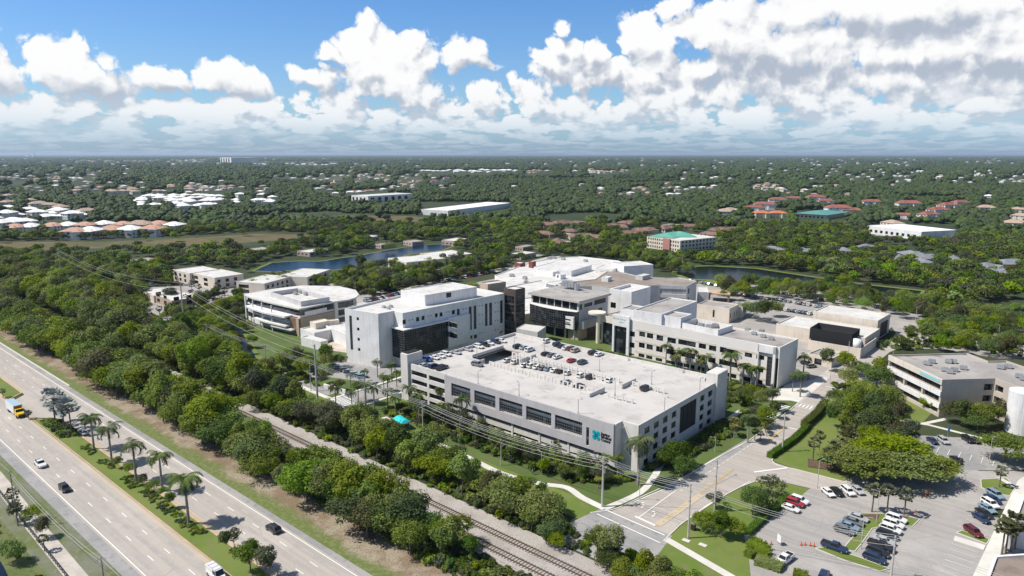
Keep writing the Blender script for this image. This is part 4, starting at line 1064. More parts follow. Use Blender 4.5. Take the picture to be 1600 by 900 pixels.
# ---------------------------------------------------------------- three-storey cream and white office wing (right of centre)
Z5 = 16.3
of = thing('office_wing', 'long white and cream three-storey wing with palms along its front', 'office building')
A, B, C, Dd = W(958,494,Z5), W(1219,543,Z5), (-88.3, 274.6), (-166, 277)
w1 = [(974+0,515,992,521),(999,517,1008,524),(1011,519.5,1020.5,527.5),(1026,523,1036,531),(1043,526.5,1056,534.5),(1060,529,1087,538),(1092,535,1103,543.5),(1108,538.5,1119,547),(1125,541.5,1153,551),(1164,548,1175,557.5),(1182,551.5,1194,561)]
fo = opx(A, B, w1, {'nx': 2}, rows=3, dz=5.05)
fo = [(o[0], o[1], max(o[3]-2.35, .2), o[3], o[4]) for o in fo]
fo += opx(A, B, [(1199,557,1213,609)], {'nx': 3, 'nz': 8, 'm': M_black})
s0, _ = hit(A, B, 962, 515); s1, _ = hit(A, B, 973, 517)
q5 = [A, B, C, Dd]
building('', '', '', q5, Z5, mat('cream_white_banded', (.74, .70, .66), .85, (.70, .66, .61), .1), M_rgrey, {0: fo}, .6, parent=of)
b = MB(); U5 = Vector(B)-Vector(A); L5 = U5.length; U5 /= L5; n5 = Vector((U5.y, -U5.x))
def TT(v): q = Vector(A)+U5*v[0]+n5*v[1]; return (q.x, q.y, v[2])
for f0, f1 in ((.16, .36), (.42, .66), (.72, .94)):
    for z in (12.2, 7.2, 2.4): b.box(L5*f0, L5*f1, .02, .08, z-.35, z+.5, 0, TT)
b.build('cream_band', M_cream, of)
b = MB(); b.box(L5-8.2, L5-7.7, 0, .9, 0, Z5, 0, TT); b.box(L5-2.2, L5-1.2, -.05, .9, 0, Z5, 0, TT); b.box(L5-8.2, L5-1.2, -.05, .9, 13.4, Z5+.01, 0, TT); b.build('portal', M_white, of)
# entrance pylon with sign, round canopy
py_ = MB(); s0, _ = hit(A, B, 962, 515); s1, _ = hit(A, B, 985, 520)
py_.box(s0-1, s1, .3, 1.2, 12.6, 17.6, 0, TT); py_.box(s0-1, s0, .3, 1.2, 0, 12.6, 0, TT); py_.box(s1-1.3, s1, .3, 1.2, 0, 12.6, 0, TT); pyo = py_.build('entrance_portal', M_white, of)
g = MB(); g.box(s0, s1-1.3, .1, .3, 0, 12.6, 0, TT); g.build('glazing', M_glass, pyo)
rz5 = math.atan2(U5.y, U5.x); p = TT((s0-.7, 1.21, 15.5)); faint_lettering(of, p, rz5, (7, 6), (s1-s0)/9.6, mat('blue_letter', (.08, .20, .27), .6)); p = TT(((s0+s1)/2-1.4, 1.21, 14.3)); faint_lettering(of, p, rz5, (6,), .7, mat('blue_letter'))
p = Vector(W(933, 488, 14.5)); b = MB(); b.tube((p.x, p.y, 13.9), (p.x, p.y, 14.7), 4.2, n=20); b.tube((p.x+1.6, p.y-1.2, 0), (p.x+1.6, p.y-1.2, 13.9), 1.0, n=12); b.build('round_canopy', M_cream, of)
cn = rect3((940,492), (962,497), (998,484), 13.6); building('', '', '', cn, 13.6, M_cream, M_rgrey, {0: [(.1, .95, 0, 10.5)]}, .5, parent=of)
# raised white block and screened plant on its roof
zu = topz(1064, 513, Z5-.6, 497)
u1_ = rect3((969,481.5), (1064,497), (1087.5,491.5), zu); building('', '', '', u1_, zu, M_white, M_rgrey, {}, .5, Z5-.6, parent=of)
u2_ = [W(980,480,zu+.03), W(1040,471.5,zu+.03), W(1043,463.5,zu+.03), W(1080,469,zu+.03), W(1040,482,zu+.03), W(1010,488,zu+.03)]
bx(of, (990,484), (1034,491), (1080,469), zu+.6, 8, M_white, M_rgrey)
zs = topz(1122, 524, Z5-.6, 515)
bx(of, (1065,504), (1122,515.5), (1143,507.5), zs, Z5-.6, M_white, M_rwhite, par=2.6, ridge=.25)
roof_kit(of, [(1095,511),(1108,513),(1118,511)], Z5-.4, 1.3)
roof_kit(of, [(1178,523),(1192,527),(1205,531),(1190,519),(1168,517)], Z5-.6, 1.0)

# ---------------------------------------------------------------- right-hand office with balconies
Z6 = 13.4
ro = thing('terrace_office', 'tan three-storey office with white balcony bands and a round white stair', 'office building')
pts = [(1389.5,554.5),(1473.5,593),(1555.6,591),(1570,597),(1640,618),(1680,590),(1600,572.5),(1572.6,563.4),(1544,564),(1511,551.3)]
q6 = [W(*p, Z6) for p in pts]
a6 = ccw(q6); e0 = edge_near(a6, 1432, 574, Z6); e1 = edge_near(a6, 1514, 592, Z6); e2 = edge_near(a6, 1563, 594, Z6)
A, B = a6[e0], a6[(e0+1) % len(a6)]
ops6 = {e0: [(.02, .97, 9.2, 11.3, {'nx': 12}), (.03, .32, 5.0, 7.3, {'nx': 5}), (.35, .66, 5.0, 7.3, {'nx': 5}), (.69, .97, 5.0, 7.3, {'nx': 5}), (.1, .97, 1.0, 3.0, {'nx': 8})],
        e1: [(.80, .97, 9.1, 11.4), (.80, .97, 5.1, 7.4), (.80, .97, 1.2, 3.4)], e2: [(.1, .95, 9.1, 11.4), (.1, .95, 5.1, 7.4), (.1, .95, 1.2, 3.4)]}
M_t6 = mat('taupe_office_wall', (.50, .445, .385), .85, (.46, .41, .36), .2); weather(M_t6)
building('', '', '', q6, Z6, M_t6, M_rgrey, ops6, .6, parent=ro, dep=1.1)
u = (Vector(B)-Vector(A)); L6 = u.length; u /= L6; n = Vector((u.y, -u.x))
def T6(v): q = Vector(A)+u*v[0]+n*v[1]; return (q.x, q.y, v[2])
b = MB(); b.box(0, L6, .02, .35, 7.4, 9.1, 0, T6); b.box(0, L6, .02, .35, 3.1, 4.9, 0, T6); b.build('balcony_band', M_white, ro)
b = MB(); b.box(0, L6, .02, .3, 11.4, Z6+.01, 0, T6); b.build('cream_band', M_cream, ro)
b = MB(); b.box(L6*.62, L6*.97, .36, .42, 11.9, 12.9, 0, T6); b.build('banner', mat('pale_cyan', (.25, .52, .58), .6), ro)
x, y = W(1592, 612, Z6); b = MB(); b.tube((x+1.5, y+1.0, 0), (x+1.5, y+1.0, Z6+.3), 4.2, n=40); b.build('round_stair', M_white, ro)
for p in [(1448,570),(1456,567),(1476,580),(1484,583),(1491,580),(1482,567),(1489,567),(1505,577),(1563,576),(1575,575),(1592,590),(1599,594)]: roof_kit(ro, [p], Z6-.5, 1.1)

# ---------------------------------------------------------------- energy plant
ep = thing('energy_plant', 'cream plant building with white roofs and black louvre screen beside the road', 'plant building')
zh = 9.8
bx(ep, (1271,486), (1372,501), (1389,489.5), zh, 0, M_cream, M_rwhite, {1: [(.25, .85, .3, 7.5, {'m': M_black, 'name': 'roller_door'})]})
bx(ep, (1213,505.5), (1352,528), (1372,513), 6.8, 0, M_cream, M_rwhite, {})
zk = topz(1332, 540, 4.3, 521.5)
rl_ = rect3((1266,512), (1332,522), (1354,515), zk); b = MB()
for i in range(4):
    A, B = Vector(rl_[i]), Vector(rl_[(i+1) % 4]); L_w = (B-A).length; u = (B-A)/L_w; n = Vector((u.y, -u.x))
    def T(v): q = A+u*v[0]+n*v[1]; return (q.x, q.y, v[2])
    b.box(.1, L_w-.1, -.12, 0, 4.0, zk, 0, T); s_ = .3
    while s_ < L_w: b.box(s_, s_+.1, 0, .1, 4.0, zk, 0, T); s_ += .45
b.build('louvre_screen', M_black, ep)
bx(ep, (1263,531), (1345,545), (1374,528.5), 4.6, 0, M_cream, M_dark, {}, par=1.6)
bx(ep, (1262,552), (1300,560), (1308,549), 4.2, 0, M_cream, M_rgrey, {0: [(.3, .6, .1, 2.8)]})
x, y = W(1339, 541, 5); b = MB(); b.tube((x, y, 4), (x, y, 8.2), 1.7, n=20); b.build('tank', M_white, ep, True)
roof_kit(ep, [(1315,501),(1322,499)], 6.3, 1.0); roof_kit(ep, [(1290,515),(1305,517),(1320,519)], 6, 1.4)

# ---------------------------------------------------------------- tan two-storey wing with tall slots, and porte-cochere
tw = thing('tan_wing', 'cream two-storey wing with slot windows behind the long office', 'building')
Zt = topz(1140, 505, 0, 482)
r = bx(tw, (1089,475), (1140,482), (1160,476), Zt, 0, M_cream, M_rgrey, {0: [(.50, .56, 2, 6)], 1: [(.1, .2, 2.5, Zt-3), (.5, .6, 2.5, Zt-3), (.8, .9, 2.5, Zt-3)]})
bx(tw, (1140,478), (1161,480), (1178,474), Zt-1.5, 0, M_lgrey, M_rgrey)
pc = thing('drop_off_canopy', 'flat orange-tan drop-off canopy on posts beside the car park', 'canopy')
r = rect3((1106,458), (1141,460), (1138,454), 5.2); b = MB(); b.prism(ccw(r), 4.5, 5.2); b.build('roof', mat('orange_tan', (.50, .36, .24), .8), pc)
b = MB()
for x, y in inset(ccw(r), .8): b.box(x-.4, x+.4, y-.4, y+.4, 0, 4.5)
b.build('posts', brick, pc)

# ---------------------------------------------------------------- old hospital: radial wings under brown gravel roofs
hs = thing('main_hospital', 'sprawling old hospital with brown gravel roofs and rows of windows', 'hospital')
Zr = 16.5
pr = [(1088.8,439),(1073,447),(1031,445.5),(1012,446),(990,450),(960,452),(925,447),(880,447),(872,442),(930,436),(948,424),(968,424),(1000,432),(1040,434),(1060,433)]
q = ccw(GP(pr, Zr)); ee = edge_near(q, 1052, 446, Zr); e9 = edge_near(q, 1081, 443, Zr)
building('', '', '', q, Zr, M_lgrey, M_rbrown, {ee: [(.02, .98, 11.6, 14.6, {'nx': 22, 'bar': .35, 'fm': M_white}), (.02, .98, 6.6, 9.6, {'nx': 22, 'bar': .35, 'fm': M_white}), (.02, .98, 1.6, 4.6, {'nx': 22, 'bar': .35, 'fm': M_white})], e9: [(.15, .3, 11.6, 14.6), (.15, .3, 6.6, 9.6)]}, .35, parent=hs, dep=.5)
# white lift tower and neighbours
bx(hs, (953,451), (987,456), (1013,447), 19.0, 0, M_white, M_rwhite, {0: [(.05, .3, 9, 12), (.05, .3, 3, 6)]}, par=1.6, ridge=.8)
bx(hs, (966,459), (990,462), (1014,455), 15.5, 0, M_white, M_rgrey)
bx(hs, (940,433), (950,434), (958,432), 18.6, Zr-1, M_white, M_rwhite, par=.2)
bx(hs, (993,430), (1004,431.5), (1012,428), 18.6, Zr-1, M_lgrey, M_rwhite, par=.2)
bx(hs, (1088,447), (1090,456), (1105,447), 9.0, 0, M_lgrey, M_rwhite)
# ---------------------------------------------------------------- low white hospital block behind
hw = thing('surgery_block', 'wide low hospital block with bright white roofs and red-brown end walls', 'hospital')
Zw = 11
building('', '', '', GP([(773,430),(800,420),(830,409),(870,402),(905,400.5),(965,407),(988,414),(990,426),(960,431),(930,436),(900,441),(870,450),(840,455),(800,452)], Zw), Zw, M_white, M_rwhite, {}, .5, parent=hw)
M_redb = mat('red_brown_wall', (.20, .065, .05), .85)
bx(hw, (834,417), (893,423), (917,413), Zw+3.4, Zw-1, M_white, M_rwhite, par=.3)
bx(hw, (838,421), (864,425), (880,421), Zw+2.4, Zw-1, M_white, M_rwhite, par=.3)
bx(hw, (955,410), (975,416), (984,403), Zw+5, 0, M_white, M_rwhite, par=.3)
bx(hw, (930,419), (958,421), (975,415), Zw+2.5, 0, M_white, M_rwhite, par=.3)
bx(hw, (826,408), (832,409), (836,408), Zw+4, 0, M_redb, M_white, par=.2)
bx(hw, (804,410), (813,411.5), (818,410), Zw+2, 0, M_redb, M_white, par=.2)
bx(hw, (935,424), (948,427), (955,423), Zw+4.2, Zw-1, M_cream, M_rwhite, {0: [(.55, .8, Zw, Zw+2.5)]}, par=.3)
bx(hw, (868,428), (876,429.5), (880,427.5), Zw+2.5, Zw-1, M_white, M_rwhite, {0: [(.3, .6, Zw+.2, Zw+2)]}, par=.3)
lb = thing('linking_block', 'low white linking block with grey louvres beside the glass pavilion', 'building')
bx(lb, (790,448), (833,456), (868,441), 11.5, 0, M_white, M_rwhite, par=.5)
bx(lb, (792,470), (830,480), (860,465), 9, 0, M_white, M_rwhite, par=.5)
bx(lb, (852,441), (868,445), (880,437), 14, 0, M_white, M_rwhite, {0: [(.1, .95, 11.2, 13.4, {'nx': 9, 'fm': M_white, 'bar': .25})]}, par=.3)
bx(lb, (800,488), (812,492), (830,482), 7, 0, M_cream, M_rwhite, {0: [(.2, .4, 2, 5), (.6, .8, 2, 5)]}, par=.4)
roof_kit(hw, [(858,405),(866,404),(880,406),(915,409),(800,432),(820,436)], Zw-.5, 1.4)
# ---------------------------------------------------------------- houses and offices beyond the campus
rh = random.Random(3)
VIS = []                                   # (x0,x1,y0,y1) picture boxes that nearer woods must not cover
def vis(x0, y0, x1, y1): VIS.append((x0, x1, y0, y1))
M_terra = mat('terracotta_roof', (.44, .26, .19), .85, (.50, .32, .24), .3); M_tanr = mat('tan_tile_roof', (.42, .32, .25), .85, (.36, .28, .22), .3)
M_wr = mat('white_tile_roof', (.78, .77, .75), .8); M_redr = mat('dark_red_tile_roof', (.23, .085, .065), .85, (.29, .12, .09), .2)
M_brr = mat('brown_shingle_roof', (.17, .105, .08), .9, (.22, .14, .11), .2); M_greyr = mat('grey_shingle_roof', (.17, .185, .21), .85, (.22, .235, .26), .2)
M_green = mat('green_metal_roof', (.12, .36, .28), .5); M_salmon = mat('salmon_stucco', (.42, .20, .17), .85); M_ywall = mat('pale_yellow_stucco', (.70, .60, .42), .85)
def house_parts(w, d, h, rh_, wm, rm, nm='house', wing=True):
    b = MB(); b.prism([(-w/2, -d/2), (w/2, -d/2), (w/2, d/2), (-w/2, d/2)], 0, h, bottom=False)
    if wing: b.prism([(w*.1, -d/2-3), (w*.4, -d/2-3), (w*.4, -d/2+.01), (w*.1, -d/2+.01)], 0, h*.98, bottom=False)
    r = MB(); hip_roof(r, [(-w/2, -d/2), (w/2, -d/2), (w/2, d/2), (-w/2, d/2)], h, rh_)
    if wing: hip_roof(r, [(w*.08, -d/2-3.2), (w*.42, -d/2-3.2), (w*.42, 0), (w*.08, 0)], h*.97, rh_*.62)
    g = MB()
    for sy in (-1, 1):
        for i in range(4):
            x = -w*.38+i*w*.25
            for z in ([1.0] if h < 4 else [1.0, h-2.0]):
                if wing and sy < 0 and .05*w < x < .45*w: continue
                g.box(x-.7, x+.7, sy*d/2-.05, sy*d/2+.05, z, z+1.3)
    for sx in (-1, 1):
        for i in range(3):
            y = -d*.3+i*d*.3
            for z in ([1.0] if h < 4 else [1.0, h-2.0]): g.box(sx*w/2-.05, sx*w/2+.05, y-.6, y+.6, z, z+1.3)
    return b.mesh(nm+'_wall', wm), r.mesh(nm+'_roof', rm), g.mesh(nm+'_windows', M_glass)
HP = {}
for nm, rm, wm, w, d, h, r_ in (('white', M_wr, M_white, 15, 12, 5.6, 2.6), ('terracotta', M_terra, M_white, 16, 12, 5.6, 2.5), ('tan', M_tanr, M_cream, 20, 14, 6, 3), ('low_white', M_wr, M_cream, 17, 12, 3.2, 2.2), ('brown', M_brr, M_cream, 22, 9, 3.2, 2.6), ('grey', M_greyr, M_cream, 20, 13, 3.4, 2.6), ('red', M_redr, M_white, 30, 13, 8.5, 3.6), ('low_terracotta', M_terra, M_cream, 17, 12, 3.2, 2.2)):
    HP[nm] = house_parts(w, d, h, r_, wm, rm)
NH = [0]
def house(px, py, kind, label, group, rz=0, s=1.0, wy=.5, windows=True, fr=7):
    """py is where the photograph shows the middle of the roof"""
    h = {'white': 6.6, 'terracotta': 6.6, 'tan': 7.2, 'red': 10, 'brown': 4.2, 'grey': 4.4}.get(kind, 4)*s
    x, y = W(px, py, h)
    t_ = thing('house', label, 'house', (x, y, 0), rz, group); t_.scale = (s, s, s)
    a, b_, c = HP[kind]; link('wall', a, t_); link('roof', b_, t_)
    if windows: o = link('windows', c, t_)
    if kind in ('grey', 'brown'): NH[0] += 1; vis(px-8, py-2, px+8, py+1); return t_
    hw = {'tan': 10, 'red': 15, 'brown': 11, 'grey': 10}.get(kind, 8)*s*F/math.hypot(x, y)
    vis(px-hw*.6, py-1.5, px+hw*.6, py+1.6*F*s/math.hypot(x, y)*2.2); NH[0] += 1
    return t_
rows_ = [(24,352,'terracotta'),(48,351,'white'),(82,350,'terracotta'),(106,349,'white'),(133,349,'terracotta'),(163,347,'white'),(193,348,'terracotta'),(218,347,'tan'),(248,347,'terracotta'),(272,349,'white'),(117,358,'terracotta'),(141,357,'white'),(174,355,'terracotta'),(203,355,'white'),(238,354,'terracotta')]
cn_ = {'terracotta': 'terracotta-roofed', 'white': 'white-roofed', 'tan': 'tan-roofed'}
seen = {}
for px, py, k in sorted(rows_, key=lambda r: (r[1] > 353, r[0])):
    fr_ = 'front' if py > 353 else 'back'; key = (fr_, k); i = seen.get(key, 0); seen[key] = i+1
    house(px, py, k, '%s villa in the %s row by the marsh, %s such from left' % (cn_[k], fr_, ordn(i)), 'villas along the marsh', rh.uniform(-.2, .2)+.7, 1.5 if py > 353 else 1.35)
FARH = []
def hcluster(pts, label, group, kinds, s=1.0, windows=True):
    if not windows and sum(p[1] for p in pts)/len(pts) < 300:      # specks near the horizon: past three hundred of a kind
        for px, py in pts:
            x, y = W(px, py, 4); FARH.append((x, y, .72*s*rh.uniform(.7, 1.25), rh.uniform(0, 3.1), rh.choice(kinds))); k = 9*F*s/math.hypot(x, y); VIS.append((px-k, px+k, py-1, py+k*.5))
        return
    for px, py in pts: house(px, py, rh.choice(kinds), label, group, rh.choice((0, .8, 1.57, 2.3))+rh.uniform(-.2, .2), s*rh.uniform(.85, 1.15), windows=windows)
hcluster([(10,330),(30,334),(58,329),(84,331),(100,335),(20,341),(4,345),(45,325),(70,336),(38,343),(112,331),(90,326),(12,322),(130,334),(-10,338)], 'white-roofed house in the cluster at the left edge behind the marsh villas', 'white houses at the left edge', ['white', 'low_white'], 1.3)
hcluster([(95,321),(135,327),(78,318),(48,311),(12,304),(60,316),(10,314)], 'large tan-roofed house standing among trees at the upper left', 'large tan houses at the left', ['tan'], 1.15)
hcluster([(rh.uniform(118, 250), 298+rh.uniform(-5, 5)) for _ in range(14)], 'wide tan-roofed house in the band above the white estate', 'tan houses above the estate', ['tan'], 1.3, False)
hcluster([(rh.uniform(215, 345), rh.uniform(303, 320)) for _ in range(46)]+[(rh.uniform(365, 445), rh.uniform(302, 316)) for _ in range(8)], 'bright white-roofed house of the dense far estate on the left', 'white houses of the far estate', ['white', 'white', 'low_white'], 1.2, False)
hcluster([(rh.uniform(255, 375), rh.uniform(290, 297)) for _ in range(8)], 'tan-roofed house in a thin row behind the white estate', 'tan houses behind the estate', ['tan'], 1.3, False)
hcluster([(rh.uniform(520, 720), 282+rh.uniform(-4, 5)) for _ in range(16)], 'reddish-roofed house in the thin row in the far middle', 'red-roofed houses far in the middle', ['low_terracotta', 'red'], 1.1, False)
hcluster([(rh.uniform(610, 810), 291+rh.uniform(-3, 4)) for _ in range(9)], 'small pale-roofed house in the far middle woods', 'pale houses in the far middle', ['low_white', 'tan'], 1.0, False)
hcluster([(rh.uniform(900, 1110), rh.uniform(285, 303)) for _ in range(22)], 'small tan or orange-roofed house right of centre, far in the woods', 'far houses right of centre', ['low_terracotta', 'tan', 'low_white'], 1.1, False)
hcluster([(rh.uniform(1320, 1600), rh.uniform(266, 284)) for _ in range(42)], 'pale-roofed house of the scattered far suburb on the right', 'far suburb on the right', ['low_white', 'low_white', 'tan', 'white'], 1.15, False)
hcluster([(rh.uniform(1180, 1420), rh.uniform(286, 303)) for _ in range(14)], 'orange-tan roofed house in the woods above the red condominiums', 'houses above the condominiums', ['low_terracotta', 'tan'], 1.0, False)
hcluster([(rh.uniform(0, 200), rh.uniform(262, 292)) for _ in range(24)], 'pale or pinkish roofed house in the far woods at the upper left', 'far houses at the upper left', ['tan', 'low_white', 'low_terracotta'], 1.2, False)
hcluster([(rh.uniform(1060, 1330), rh.uniform(258, 280)) for _ in range(20)], 'tiny pale-roofed building near the horizon, right of centre', 'tiny far buildings', ['low_white'], 1.3, False)
for _ in range(12):                     # streets of small roofs scattered through the far woods
    cx, cy = rh.uniform(0, 1600), rh.uniform(258, 298); n_ = rh.randint(6, 16)
    hcluster([(cx+rh.gauss(0, 45), cy+rh.gauss(0, 3.2)) for _ in range(n_)], 'x', 'x', rh.choice((['low_white', 'tan'], ['low_terracotta', 'tan'], ['low_white'], ['tan', 'low_white', 'low_terracotta'])), 1.15, False)
hcluster([(rh.uniform(0, 1600), 247+rh.uniform(0, 12)) for _ in range(110)], 'x', 'x', ['low_white', 'tan', 'low_white'], 1.9, False)
def slabhouse(a, b, c, z, label, cat, wm, rm, ops=None, name='office_building', clear=4, **k):
    r = rect3(a, b, c, z); o, p = building(name, label, cat, r, z, wm, rm, ops or {}, k.pop('par', .3), **k)
    xs = [P(x, y, z)[0] for x, y in r]; ys = [P(x, y, z)[1] for x, y in r]; vis(min(xs), min(ys), max(xs), max(ys)+clear); return o
wn = lambda n, za, zb: [(.06+.9*i/n, .06+.9*i/n+.45/n, za, zb) for i in range(n)]
slabhouse((549,305), (575,306.5), (598,300), 14, 'isolated white flat-roofed office block far left of centre', 'office building', M_white, M_rwhite, {0: wn(4, 3, 11)+[], 1: wn(6, 3, 11)}, clear=4)
slabhouse((658,327), (700,329), (800,317), 8, 'very long white-roofed sports hall in the woods left of centre', 'sports hall', M_white, M_wr, name='sports_hall', clear=-1)
slabhouse((1355,352), (1440,362), (1465,356), 9, 'long white flat-roofed store on the right beyond the canal woods', 'store', M_white, M_wr, {0: wn(9, 2, 5)}, name='store', clear=7)
hcluster([(rh.uniform(120, 320), 251+rh.uniform(-1.5, 2.5)+(0)) for _ in range(26)], 'tiny pale shed in the far strip near the horizon at the upper left', 'far sheds at the upper left', ['low_white', 'tan'], 2.2, False)
hcluster([(rh.uniform(395, 560), 256+rh.uniform(-1.5, 1.5)) for _ in range(18)], 'tiny pale shed in the far strip left of centre', 'far sheds left of centre', ['low_white'], 2.0, False)
hcluster([(rh.uniform(640, 800), 267+rh.uniform(-1.5, 1.5)) for _ in range(26)], 'bright white shed of the far row above the sports hall', 'far white sheds in the middle', ['low_white'], 2.2, False)
hcluster([(rh.uniform(800, 985), 268+rh.uniform(-3, 2)) for _ in range(20)], 'pinkish or white shed of the far row right of centre', 'far pinkish sheds', ['low_white', 'low_terracotta', 'tan'], 1.8, False)
slabhouse((344,246), (361,246.3), (361,245.5), 55, 'blocky far tower on the horizon at the left', 'tower block', M_white, M_lgrey, {0: wn(4, 8, 50)}, name='tower_block', clear=4)
for px, hh_, nm in ((44, 60, 'left'), (53, 75, 'right')):
    x, y = W(px, 241.4, 0); k = math.hypot(x, y); sc_ = min(1, 22000/k); x *= sc_; y *= sc_
    ch = thing('power_station', 'pale far chimney stack on the left horizon, the %s one of two' % nm, 'chimney', (x, y, 0)); b = MB(); b.prism([(-40, -30), (40, -30), (40, 30), (-40, 30)], 0, hh_*.6); b.build('boiler_house', M_white, ch); b = MB(); b.tube((0, 0, 0), (0, 0, hh_*1.7), 9, 6, 10); b.build('stack', M_white, ch)
# white flat-roofed medical offices in the left middle
def med(a, b, c, z, lab, n0=3, n1=3):
    def two(n): return [(.08+.86*i/n, .08+.86*i/n+.3/n*1.2, z0_, z0_+2.2, {'nx': 1}) for i in range(n) for z0_ in (1.0, 4.2)]
    slabhouse(a, b, c, z, lab, 'office building', M_tan if 'tan' in lab else M_cream, M_rwhite, {0: two(n0), 1: two(n1)}, clear=9)
M_taupe = mat('taupe_stucco', (.36, .315, .28), .85)
med((270,421), (296,427), (328,418), 8, 'white-roofed cream medical office, farthest left of the left middle group')
med((300,426), (335,434), (377,427), 8, 'white-roofed cream medical office with a stepped roof, second in the left group', 2, 3)
med((369,440), (413,443), (452,431), 8, 'white-roofed taupe medical office just above the curved clinic', 1, 5)
med((433,431), (480,433), (521,421), 8, 'white-roofed taupe medical office by the lake, right of the left group', 1, 4)
med((606,403), (635,410), (676,399), 7.5, 'white-roofed cream office in front of the lake, nearer of the pair', 1, 4)
med((656,396), (690,402), (726,394), 7.5, 'white-roofed cream office in front of the lake, farther of the pair', 2, 3)
med((218,453), (240,462), (268,450), 4.5, 'small white-roofed clinic half hidden by palms, behind the tree belt', 1, 2)
med((243,462), (268,470), (306,461), 4.5, 'small white-roofed tan clinic in front of the left car park', 2, 2)
M_fl = [M_taupe, M_cream, mat('pinkish_stucco', (.45,.36,.31), .85)]
for (a, b, c, l) in [((104,419),(132,424),(152,416),'far left, beside the tree belt'),((203,406),(230,409),(255,403),'in the woods left of the offices'),((382,389),(400,392),(420,386),'left, above the lake'),((464,392),(490,395),(522,387),'above the left end of the lake'),((586,381),(600,383),(618,378),'above the middle of the lake'),((630,376),(655,380),(668,374),'above the right end of the lake'),((690,375),(715,377),(730,371),'right of the lake end'),((745,372),(765,375),(785,370),'right of the lake, farther'),((556,370),(580,372),(600,367),'between lake and marsh'),((795,396),(820,399),(845,393),'above the surgery block'),((855,378),(880,381),(900,376),'left of the brown bungalows'),((805,385),(825,387),(845,382),'among palms above the hospital'),((1030,352),(1060,354),(1080,350),'above the green-roofed office'),((135,428),(150,431),(160,427),'behind the tall left power pole')]:
    f_ = rh.uniform(.55, .8); a, b, c = [(a[0]+(q_[0]-a[0])*f_, a[1]+(q_[1]-a[1])*f_) for q_ in (a, b, c)]
    slabhouse(a, b, c, rh.uniform(3.6, 5.2), 'low flat-roofed building among trees, '+l, 'building', rh.choice(M_fl), rh.choice((M_rwhite, M_rgrey)), {0: wn(3, 1.2, 2.4), 1: wn(4, 1.2, 2.4)}, name='low_building', clear=-3)
hcluster([(rh.uniform(842, 1040), rh.uniform(344, 378)) for _ in range(20)]+[(1075,352),(1120,357),(1140,357),(1110,364)], 'brown-roofed bungalow in the quarter left of the green-roofed office', 'brown bungalows', ['brown'], 1.1)
hcluster([(1210,388),(1255,390),(1320,390),(1405,402),(1440,408),(1450,400),(1540,415),(1580,408),(1425,395),(1565,420),(1490,402),(1350,384)], 'grey shingle-roofed house under the trees right of the canal', 'grey-roofed houses', ['grey'], 1.25)
# green-roofed office
go_ = slabhouse((1011,369), (1063,376), (1101,368), 11, 'salmon and cream three-storey office with green hipped roofs', 'office building', M_cream, M_rwhite, {0: [(.04+.95*i/14, .04+.95*i/14+.035, z, z+1.8) for i in range(14) for z in (1.2, 4.8, 8.2)], 1: [(.05+.95*i/10, .05+.95*i/10+.045, z, z+1.8) for i in range(10) for z in (1.2, 4.8, 8.2)]}, name='green_roofed_office', clear=14)
A_, B_ = Vector(W(1011,369,11)), Vector(W(1063,376,11)); u_ = (B_-A_).normalized(); n_ = Vector((u_.y, -u_.x)); q_ = A_+(B_-A_)*.52; w_ = (B_-A_).length*.2; b = MB(); b.prism(ccw([tuple(q_), tuple(q_+u_*w_), tuple(q_+u_*w_+n_*1.2), tuple(q_+n_*1.2)]), 0, 11.3); b.build('centre_bay', M_salmon, go_)
for (a, b, c) in (((1014,369),(1052,372),(1068,366)), ((1053,370),(1088,370),(1098,364))):
    r = rect3(a, b, c, 11.2); m_ = MB(); hip_roof(m_, r, 11.1, 3.2, .8); m_.build('hipped_roof', M_green, go_)
# dark red-roofed condominiums
for i, (px, py, rz, s, l) in enumerate([(1195,317,.6,1.1,'farthest left, above the orange-roofed shops'),(1215,310,.5,1.0,'left group, rear'),(1240,308,.5,.9,'left group, right end'),(1275,306,.7,1.1,'middle rear with white gables'),(1290,312,.7,.9,'middle rear, lower part'),(1310,322,.7,1.2,'middle front, long one with white gables'),(1330,326,.5,.9,'right end of the middle front'),(1362,313,.6,1.0,'alone between middle and right groups'),(1420,315,.6,1.2,'long one right of centre with white gables'),(1465,325,1.2,1.1,'right group, nearest'),(1480,318,1.2,1.1,'right group, middle'),(1500,314,1.1,1.0,'right group, far end'),(1412,334,.4,.7,'small one half hidden by palms'),(1450,332,1.3,1.1,'right group, lowest'),(1180,322,.6,.9,'leftmost lower wing')]):
    t_ = house(px, py, 'red', 'dark red-roofed white condominium, '+l, 'red-roofed condominiums', rz, s*1.0)
for px, k in ((1190, 'left'), (1215, 'right')):
    x, y = W(px, 331, 8); sh_ = thing('shop', 'orange-roofed cream shop building, the %s one of the pair' % k, 'shop', (x, y, 0), .75)
    a = house_parts(22, 16, 7, 3, M_ywall, mat('orange_tile_roof', (.52, .17, .08), .8), 'shop'); link('wall', a[0], sh_); link('roof', a[1], sh_); link('windows', a[2], sh_); vis(px-14, 325, px+14, 340)
tg = slabhouse((1243,333), (1292,336), (1305,330), 6, 'long teal-roofed pale yellow store beside the red condominiums', 'store', M_ywall, M_rwhite, {0: wn(7, 1, 3.5)}, name='teal_store', clear=6)
r = rect3((1243,333), (1292,336), (1305,330), 6.2); m_ = MB(); hip_roof(m_, r, 6.1, 3.0, 1.2); m_.build('hipped_roof', mat('teal_roof', (.10, .27, .25), .6), tg)
hcluster([(1131,328),(1140,326),(1395,338+8),(1545,305),(1590,325),(1595,335),(1585,345),(1540,322)], 'pale roofed building by the far road on the right', 'buildings by the far right road', ['tan', 'low_white'], 1.2)
